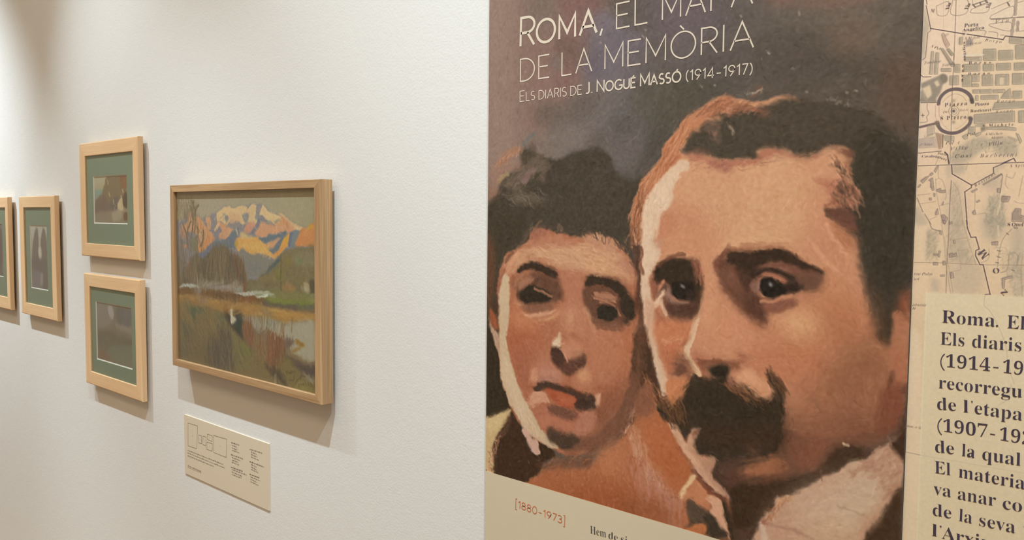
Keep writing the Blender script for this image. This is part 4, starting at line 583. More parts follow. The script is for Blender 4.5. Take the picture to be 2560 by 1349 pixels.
P 112 79 63 5.38 0 0 0.7 0 -452.3 -67.8 -427.8 -68.9 -417.9 -78 -424.7 -90.3 -444.1 -91.6 -453.2 -80
P 169 107 83 1.86 0.3 7 1 0 -500.6 -73.9 -486.3 -73.2 -473.3 -77.4 -500.6 -75.2 -487.6 -75.7 -477.2 -78.9 -469.3 -84.6 -470.5 -89.6 -484.8 -83.1 -500.5 -80.2 -513.8 -79.7
P 62 48 40 2.17 0.3 7 0.85 0 -512.5 -74.5 -499.2 -77.6 -519.5 -66.1 -493.1 -66.1 -474.9 -70.1 -459.6 -74.2 -450.6 -83.5 -446.5 -93 -451.3 -98.2 -462.5 -100.2 -470.4 -92.1 -484.9 -79.3 -500.5 -79 -516.4 -79.8 -521.9 -76.3 -514.8 -87.3 -520.4 -80
P 170 110 83 1.55 0.3 7 0.9 0 -499.3 -75.1 -487.6 -74.5 -475.9 -80.1 -469.3 -85.8 -473.1 -87.3 -484.8 -83.1 -499.2 -78.9
L 66 51 41 16.12 6.2 0.4 7 0.95 0 0.6 -483.3 -45.8 -466.6 -51.3 -451.4 -58 -437.7 -63.4 -423 -68.1
P 140 103 89 2.17 0 0 0.9 0 -520.1 -87.6 -509.5 -84.5 -504 -91.7 -506.3 -101.9 -514.3 -102.5 -522.5 -97.9
P 156 116 100 1.55 0 0 0.7 0 -513.4 -89.8 -508.1 -86.9 -506.4 -99.4 -511.8 -97.2
P 47 40 35 1.55 0 0 1 0 -508 -89.4 -504.3 -81.7 -488.7 -78.9 -475.8 -80 -484.8 -81.8 -471.7 -90.9 -467.6 -98.1 -473.9 -102.2 -486.6 -106.8 -499.7 -106.5 -493 -107.3 -502.4 -101.7
P 172 163 161 0.62 0 0 0.95 0 -493.6 -87.3 -490.4 -85.9 -488.3 -90.1 -490.9 -91.5
L 205 143 110 6.82 3.1 0.3 1 0.95 0 0 -506 -113.9 -498.1 -112.7 -485.1 -109.2 -491.7 -109.7 -481.4 -106.5 -466.3 -100.4
L 103 70 56 4.96 3.1 0 0 0.5 0 0 -507.5 -110.9 -494.3 -109.3 -473.9 -102.8
P 201 140 109 1.86 0 0 0.8 0 -476.4 -103.6 -469 -96.9 -466.3 -99.2 -470 -103.2 -481.3 -110.2
P 118 84 68 4.61 0.6 0 0.7 0 -436.9 -86.3 -425.1 -78.4 -420 -85.3 -427 -92.9 -436.6 -96
P 197 135 99 2.48 0.4 1 0.7 0 -461.2 -102.5 -436.5 -98.4 -424.6 -91.5 -417.3 -94.7 -446.1 -106.3 -458.5 -108.5
P 202 138 105 9.49 0 0 0.5 0 -520.1 -137.2 -498.7 -137.8 -480.3 -142.4 -498.4 -149.1 -514.3 -149.4
S 3 217 165 126 193 135 103 202 146 112 260 10 40 37.2 4.74 0.1 4.65 -645.3 76.1 -478.3 80.5 -475.1 -19.7 -612.5 -22.6 -650.6 44.1
S 2 220 167 128 199 141 108 150 -10 40 37.2 4.74 0.1 4.65 -513.3 79.3 -437.4 74.1 -421.3 24.1 -511.5 19.5
S 3 209 142 109 180 115 84 222 162 128 160 -30 40 31 4.22 0.11 3.72 -547.5 -138.3 -418.4 -133 -393.9 -158.1 -415.6 -217.1 -465.1 -219.2 -504.6 -204.4
S 2 174 114 87 139 93 72 150 -70 40 28.52 4.22 0.12 3.72 -464.5 -236.6 -404.5 -191.5 -337.5 -162.3 -333.7 -207.7 -344.7 -265.2 -450.2 -287.9
P 206 166 141 1.55 0.3 1 1 0 -500.1 -441.8 -492.7 -420.4 -478.6 -405.3 -475.1 -391.6 -464.9 -385.3 -447.3 -376.1 -427.9 -360.3 -397.2 -337.5 -388 -330.7 -373.3 -319.1 -354.3 -308.1 -343.6 -296.5 -328.7 -284.2 -316.4 -269.2 -316.1 -274.9 -324.4 -284.5 -315.6 -290.9 -311 -299.1 -308.4 -312.3 -309.8 -331 -315.6 -346.2 -326.8 -365.2 -337.2 -381.9 -350.9 -403.2 -363.8 -424.7 -496.8 -461.8
P 215 182 157 15.81 0 0 0.8 0 -447.2 -379.8 -387.4 -346.3 -342.4 -329 -330.8 -345.1 -337.8 -365.5 -364.7 -400.9 -384.8 -424.3 -445.2 -441 -455.1 -412.1
P 218 194 167 10.54 0.2 1 0.8 0 -375.8 -346 -355.9 -327.3 -338.2 -323.4 -333.2 -341 -330.6 -352.1 -340.9 -371 -362.4 -400.3 -378.2 -410.5 -381.6 -381.1
P 197 151 125 13.7 0 0 0.7 0 -484.9 -414.5 -446.6 -397.3 -443.3 -421.6 -420.5 -434.1 -481.1 -450.8
P 218 186 138 13.7 0 0 0.5 0 -433.1 -428.9 -397.1 -409.4 -373.7 -406.9 -373.2 -421.1 -435.3 -438.2
P 190 144 121 2.79 0.6 1 0.85 0 -373.7 -340.7 -369.6 -325.5 -358.7 -313.7 -345.5 -306.2 -326.4 -289.5 -313.1 -299.5 -311.2 -322.1 -315.7 -343.9 -323 -350.3 -329.9 -340.3 -337 -327.8 -347 -325.3 -347.4 -316 -354 -317.4 -365 -328.1
P 215 185 158 1.86 0.3 1 0.9 0 -373.3 -319.1 -362.1 -313.2 -364.1 -320.7 -369.7 -323.1
P 159 115 97 2.48 0 0 0.6 0 -347.3 -318.3 -342.9 -315.1 -341.6 -321.8 -344.8 -324.9
S 3 217 183 155 178 131 108 201 161 135 130 50 16 24.8 2.63 0.36 1.4 -369.6 -325.5 -327.4 -289.8 -312 -300.5 -313.9 -336.6 -325.3 -348.5 -342.5 -326.7
S 2 225 195 168 198 156 130 140 25 18 37.2 3.69 0.16 3.72 -459.7 -387.9 -387.5 -343.9 -339.1 -328.3 -338 -358.6 -373.6 -409.3 -458.1 -438.2
L 169 130 110 4.34 3.72 0 0 0.5 0 0 -481.8 -429.2 -458.4 -428.2 -440.5 -429.7 -420.5 -433
L 181 151 127 3.1 3.1 0 0 0.5 0 0 -388.7 -379.3 -370 -380.7 -353.9 -383.8
P 215 187 166 1.08 0.3 5 1 0 -497.8 -430.8 -492.3 -433.3 -488.1 -441.2 -483.8 -449.1 -482.3 -457.7 -491.5 -460.3
P 157 101 82 1.86 0.4 3 0.8 0 -495.3 -424.9 -485.9 -426.4 -485.7 -432.8 -492.3 -433.3
S 2 214 162 121 157 105 79 60 60 20 14.88 2.11 0.43 1.4 -490 -421 -477.5 -399.8 -462.4 -383.5 -444.8 -375.5 -467.1 -397.3 -476.9 -417.7 -484.5 -427.3
P 162 96 53 9.49 0 0 0.7 0 -352.8 -415.5 -346.8 -393.8 -336.2 -380.4 -321.8 -354.6 -313.7 -341.1 -309.7 -333.3 -309.4 -342.4 -321.5 -363.9 -333.6 -390.3 -348.1 -420.3
P 79 58 43 2.79 0 0 1 0 -305.7 -327.8 -313.7 -341.1 -321.6 -359.2 -330.7 -379 -340 -396.7 -351.4 -421.2 -296.4 -405.9 -299.4 -326.4
P 86 61 46 2.17 0.3 6 1 0 -307 -236.7 -312.4 -260.5 -316.2 -272.6 -324.3 -285.7 -317.7 -290.1 -311.1 -296.8 -307.5 -307.5 -305.2 -339.2 -299 -337.7 -302.8 -236
P 68 53 42 2.79 0 0 0.7 0 -324.5 -279.9 -312.1 -269.5 -307 -293.7 -311.1 -296.8 -317.7 -290.1
P 150 101 78 8.43 0.2 5 0.7 0 -708.7 -148.9 -711.3 -213.7 -730.2 -266.4 -760.7 -317.1 -798.9 -360.4 -831.1 -385.2 -785.5 -389.4 -742.8 -350 -713.9 -304.2 -700.5 -252.1 -699 -192.4
P 185 125 97 5.38 0 0 0.6 0 -802.5 -177.7 -746.5 -182.4 -733.7 -216.4 -756.8 -270.2 -794.4 -265.3 -808 -225.2
P 119 82 65 2.79 0.4 2 0.75 0 -824.5 -383.9 -780 -350.6 -743.7 -309.2 -719.5 -264.8 -708.5 -283.3 -725.3 -326.4 -754.9 -357.4 -798.4 -386.7
P 78 61 50 2.48 0 0 0.9 0 -888.8 -363.5 -851.5 -369.2 -818.2 -368.3 -834.4 -386.4 -871.7 -390.4 -891.3 -383.2
P 101 71 57 2.48 0 0 0.85 0 -965.3 -120.5 -953 -104.2 -904.3 -99.4 -872.3 -110.4 -863.7 -135.5 -886.2 -143.6 -924.7 -153.7 -958.3 -145.7
P 169 119 94 1.86 0.3 2 0.9 0 -957.4 -104.5 -925.5 -102.7 -932.5 -111.9 -948.4 -121.7 -963 -127.1
P 56 47 38 1.55 0.3 0 1 0 -957.1 -130 -933.9 -117.5 -911 -120.4 -885.7 -129.5 -888.3 -140.5 -924.7 -152 -953.9 -145.4
L 171 121 94 4.34 3.1 0.2 7 0.8 0 0 -925.2 -120.8 -905.3 -126.6 -886.3 -133.4
P 139 97 77 2.48 0.4 0 0.8 0 -955.3 -154.4 -889.6 -144.9 -878.5 -151.6 -908.9 -163.9 -939 -165.3
P 214 164 132 1.55 0.3 1 0.8 0 -952.1 -166.4 -937.5 -168.5 -904.7 -162.4 -871.6 -153.2 -885.1 -164 -917.3 -172.2 -940.3 -174.3
P 64 50 41 1.55 0.3 7 1 0 -967.9 -96.7 -954.7 -86.1 -933 -79.5 -904.5 -84.8 -875.3 -93.5 -877.9 -102.2 -900.2 -95.4 -932.9 -88.9 -954.6 -93.8
P 108 74 59 2.48 0 0 0.95 0 -816.5 -114.9 -794.3 -108.8 -766.2 -112.1 -740.4 -129.5 -728 -153.5 -733.7 -162.1 -757.6 -174.4 -790 -169.3 -806.8 -153.1 -815.5 -133
P 168 118 92 1.55 0.5 7 1 0 -794.8 -118.1 -759.9 -120.8 -750 -129.2 -770.8 -131.3 -793.9 -128.3
L 174 122 95 3.1 1.86 0.4 7 0.9 0 0 -797.1 -128.6 -776.9 -132.2 -752.4 -132.4
L 162 112 86 3.72 2.48 0.3 7 0.9 0 0 -785.6 -134.9 -760.8 -137.1 -743.5 -152.9
P 54 47 39 1.55 0.3 4 1 0 -785.4 -143.1 -758.3 -141 -748.3 -152.3 -756.6 -164.1 -778.7 -166.2 -787.7 -155.7
P 61 49 41 1.55 0.2 0 1 0 -743.9 -131.8 -721.4 -131.1 -717.4 -152.6 -729.1 -156.6 -741.2 -146.6
P 62 50 40 1.55 0.3 7 1 0 -812.2 -106.8 -807.2 -97.7 -785.2 -94.9 -759.1 -100.6 -734.8 -114.1 -720.1 -135.9 -717.9 -155.6 -728 -150.5 -741.7 -126.6 -766.3 -110.6 -791.2 -106.6 -802.5 -110.3
P 130 89 69 2.17 0.6 0 0.7 0 -798.9 -162.8 -746.8 -166.3 -757.5 -179.5 -789.8 -177.5
P 101 69 56 1.86 0.2 0 1 0 -884.1 -226.7 -860.9 -222.4 -845.7 -240.4 -820.8 -229.9 -810.3 -236 -816.6 -248.3 -842.6 -264.5 -862.9 -259.7 -881 -245.8
P 76 54 46 1.55 0 0 0.9 0 -884.1 -225.6 -863.5 -224.3 -856.5 -241.7 -865.1 -252.5 -880.4 -242.5
P 87 60 49 1.86 0 0 0.9 0 -832.5 -239.8 -810.3 -236 -819.2 -249.7 -834.9 -250.7
P 195 137 108 2.48 0 0 0.8 0 -860.9 -218.6 -821.2 -213.1 -817 -226.3 -843.1 -237.9 -853.9 -233.4
L 200 143 114 4.34 2.48 0 0 0.9 0 0 -862.2 -223.1 -853.9 -232.8 -849.8 -240.9
P 188 134 113 2.48 0 0 0.8 0 -911.6 -266.2 -878 -257.4 -858.6 -274.2 -892.9 -286.7 -915.6 -284.4
P 79 58 48 1.55 0.35 7 1 0 -921.1 -295.2 -897.8 -284.1 -866.6 -285.6 -826.2 -293.6 -789.9 -297 -789.6 -312.6 -819.2 -314.3 -829.2 -307.4 -859.5 -299.2 -894.1 -296.2 -916.7 -304.5
P 169 92 65 1.55 0.2 7 1 0 -895.5 -295.9 -859.6 -296.5 -828.7 -302.5 -828.4 -316.8 -852.3 -322.3 -877.1 -316
P 183 105 76 1.86 0 0 0.7 0 -869.7 -302.9 -835.9 -305.7 -837.7 -315.1 -859.2 -316.4
P 71 53 45 1.55 0.4 0 0.9 0 -828.6 -306.2 -789.8 -302.2 -789.6 -314.7 -812.6 -320.6 -831 -318.3
P 120 82 67 1.86 0.4 7 1 0 -890.8 -325.9 -859.1 -322.9 -826.9 -328.3 -834.6 -340.3 -865.7 -338.6 -887.9 -335.3
P 203 150 124 1.55 0.4 1 0.9 0 -933.9 -314.9 -916.7 -305.1 -893.9 -306 -893.7 -319.7 -915 -320.9 -924.9 -334.7
P 209 159 130 0.93 0.3 2 1 0 -790 -291.8 -780 -287.6 -781 -301.8 -787.7 -311.2
P 183 128 104 2.48 0.3 3 0.7 0 -819 -327 -793.3 -317.4 -786.6 -337.2 -805.3 -361.6 -831.6 -361.2
P 140 92 70 2.48 0.4 5 0.9 0 -705.3 -269.5 -685.6 -260.3 -674 -287 -684.4 -307.8 -710.5 -305.8
S 3 214 160 127 178 118 90 197 141 112 70 -20 30 21.08 4.22 0.14 2.79 -946.2 -169.2 -821.8 -179.5 -813.9 -252.2 -937.4 -274.1
S 3 199 134 100 159 106 82 180 121 93 70 70 24 21.08 4.22 0.14 2.79 -802.2 -193.3 -717 -169.5 -720.9 -255 -792.9 -338.3 -820.1 -268.9
P 106 72 57 3.84 0.2 7 0.9 0 -570.7 -73.7 -561.6 -57.9 -531 -63.1 -512.5 -70.8 -518.8 -86.1 -513.8 -100.8 -504.5 -113 -498.5 -125.3 -494.6 -144.2 -510.3 -142.4 -529 -128.9 -543.4 -114.8 -557.9 -102.7 -566.7 -88.9
P 128 86 70 4.61 0 0 0.7 0 -564.7 -73.4 -547.1 -68.2 -539.7 -80.8 -536.9 -98 -548.5 -101 -558.2 -92.8
P 78 56 46 2.79 0 0 0.9 0 -544.9 -64.8 -514.9 -64.5 -507.9 -74.8 -520 -84.1 -521.9 -99.2 -532.3 -95.6 -539.8 -78.7
P 90 61 50 3.84 0 0 0.7 0 -525.2 -101.6 -506.8 -111 -499.6 -125.4 -499.2 -138.2 -515.1 -135.3 -529.3 -119.2
P 64 49 39 2.17 0.15 0 1 0 -560.7 -49.1 -550.1 -44.4 -517.8 -44.5 -495.5 -42.5 -482.4 -40.8 -465 -45.2 -445.7 -56.8 -423.8 -65.9 -420.6 -69.8 -432.9 -67.2 -451.7 -64 -468.8 -59.4 -481.9 -55.8 -495 -58.5 -510.4 -66 -521.5 -73.8 -535.4 -69.8 -554.4 -62
P 125 83 69 2.17 0 0 0.95 0 -510.3 -67.3 -492.8 -58.8 -479.7 -57 -464.5 -60.9 -445.4 -65.4 -424.6 -70 -422.4 -76.8 -432.7 -74.1 -453.5 -72.8 -472.9 -67.6 -490.3 -66.9 -508 -71.4
L 64 49 41 7.44 4.34 0 0 0.95 0 0.2 -519.1 -75.8 -499.1 -68.8 -481.5 -70.1 -466.2 -75.5 -453.2 -83.1 -445.6 -90.5
P 112 81 66 3.84 0.3 0 0.85 0 -455.6 -74.5 -426.5 -75 -421.2 -82 -429 -92.7 -443.4 -94.4 -451 -86.3
P 170 113 89 1.55 0.2 7 1 0 -506 -76.9 -496.8 -72.1 -483.5 -74 -472.1 -77.9 -466.3 -85.1 -474.5 -84.4 -485.5 -80.8 -498.8 -79.4
P 140 102 89 1.86 0 0 0.95 0 -519.8 -90.9 -508.6 -86.6 -507.2 -96.1 -503 -102.7 -509.3 -102.2 -518.9 -97.7
P 159 121 106 1.24 0 0 0.8 0 -512.4 -89 -508.4 -88.1 -505.8 -98.6 -509.4 -97.5
P 47 40 35 1.24 0 0 1 0 -508 -86.6 -501 -80.8 -489.9 -80.4 -478.9 -83.8 -468.3 -89.8 -465.5 -96.7 -473.9 -102.7 -484.7 -107.3 -495.7 -106.4 -503.7 -101
P 56 44 38 1.86 0 0 0.95 0 -469.1 -84.5 -455.2 -86.5 -445.6 -92.1 -454.9 -97.3 -466.5 -100.1
P 180 175 176 0.5 0 0 1 0 -493.9 -86.8 -490.6 -86.8 -488.7 -91.1 -492 -90.9
P 143 94 76 2.17 0.15 0 0.95 0 -505.3 -116.1 -471.6 -108.9 -456.3 -105.2 -454 -111.3 -462.7 -118.6 -484 -128.8 -495.1 -127.6 -500.9 -119.6
L 192 135 105 3.72 3.1 0 0 0.85 0 0 -506.7 -113.8 -495.5 -112.5 -482.4 -110.5 -469.6 -104.5 -462.8 -100.3
P 191 132 102 2.79 0 0 0.8 0 -454.7 -101 -427.9 -95 -425.6 -101 -450.2 -111
P 88 62 51 2.79 0 0 0.9 0 -657.9 -129.2 -619 -124.8 -603.6 -113.7 -600 -99.9 -601.8 -124.8 -607.9 -140 -626.1 -147.8 -644.3 -147.1 -655 -139.4
P 134 106 94 1.24 0 0 0.9 0 -658.3 -115.2 -651.2 -121.7 -639.6 -125.4 -621.1 -122.2 -626.6 -125.4 -642.1 -127.9 -655.4 -123.4
P 196 127 92 3.84 0 0 0.75 0 -672 -158.4 -620.8 -151.9 -614.9 -162.3 -625.1 -184 -671.2 -189
L 226 174 137 1.55 1.24 0 0 0.35 0 0 -664.6 -185 -660.3 -185.4
L 226 174 137 1.55 1.24 0 0 0.35 0 0 -658.7 -185.7 -655.5 -184.5
L 226 174 137 1.55 1.24 0 0 0.35 0 0 -650 -182.2 -647.1 -180.5
L 226 174 137 1.55 1.24 0 0 0.35 0 0 -640.8 -182.4 -636.6 -180.1
L 226 174 137 1.55 1.24 0 0 0.35 0 0 -628.9 -177.7 -627.1 -175.9
L 226 174 137 1.55 1.24 0 0 0.35 0 0 -645.5 -182.9 -642.9 -182.2
L 226 174 137 1.55 1.24 0 0 0.35 0 0 -633.5 -180.7 -631.5 -179.1
L 125 79 62 4.96 4.34 0.4 2 0.5 0 0 -577 -66.3 -574.8 -57.3 -567.8 -49.4 -561.6 -42.1
W 0.434 1.86
D 14000 9 2.6 5 0.5
U 0.5 1.55
G 2.2
"""
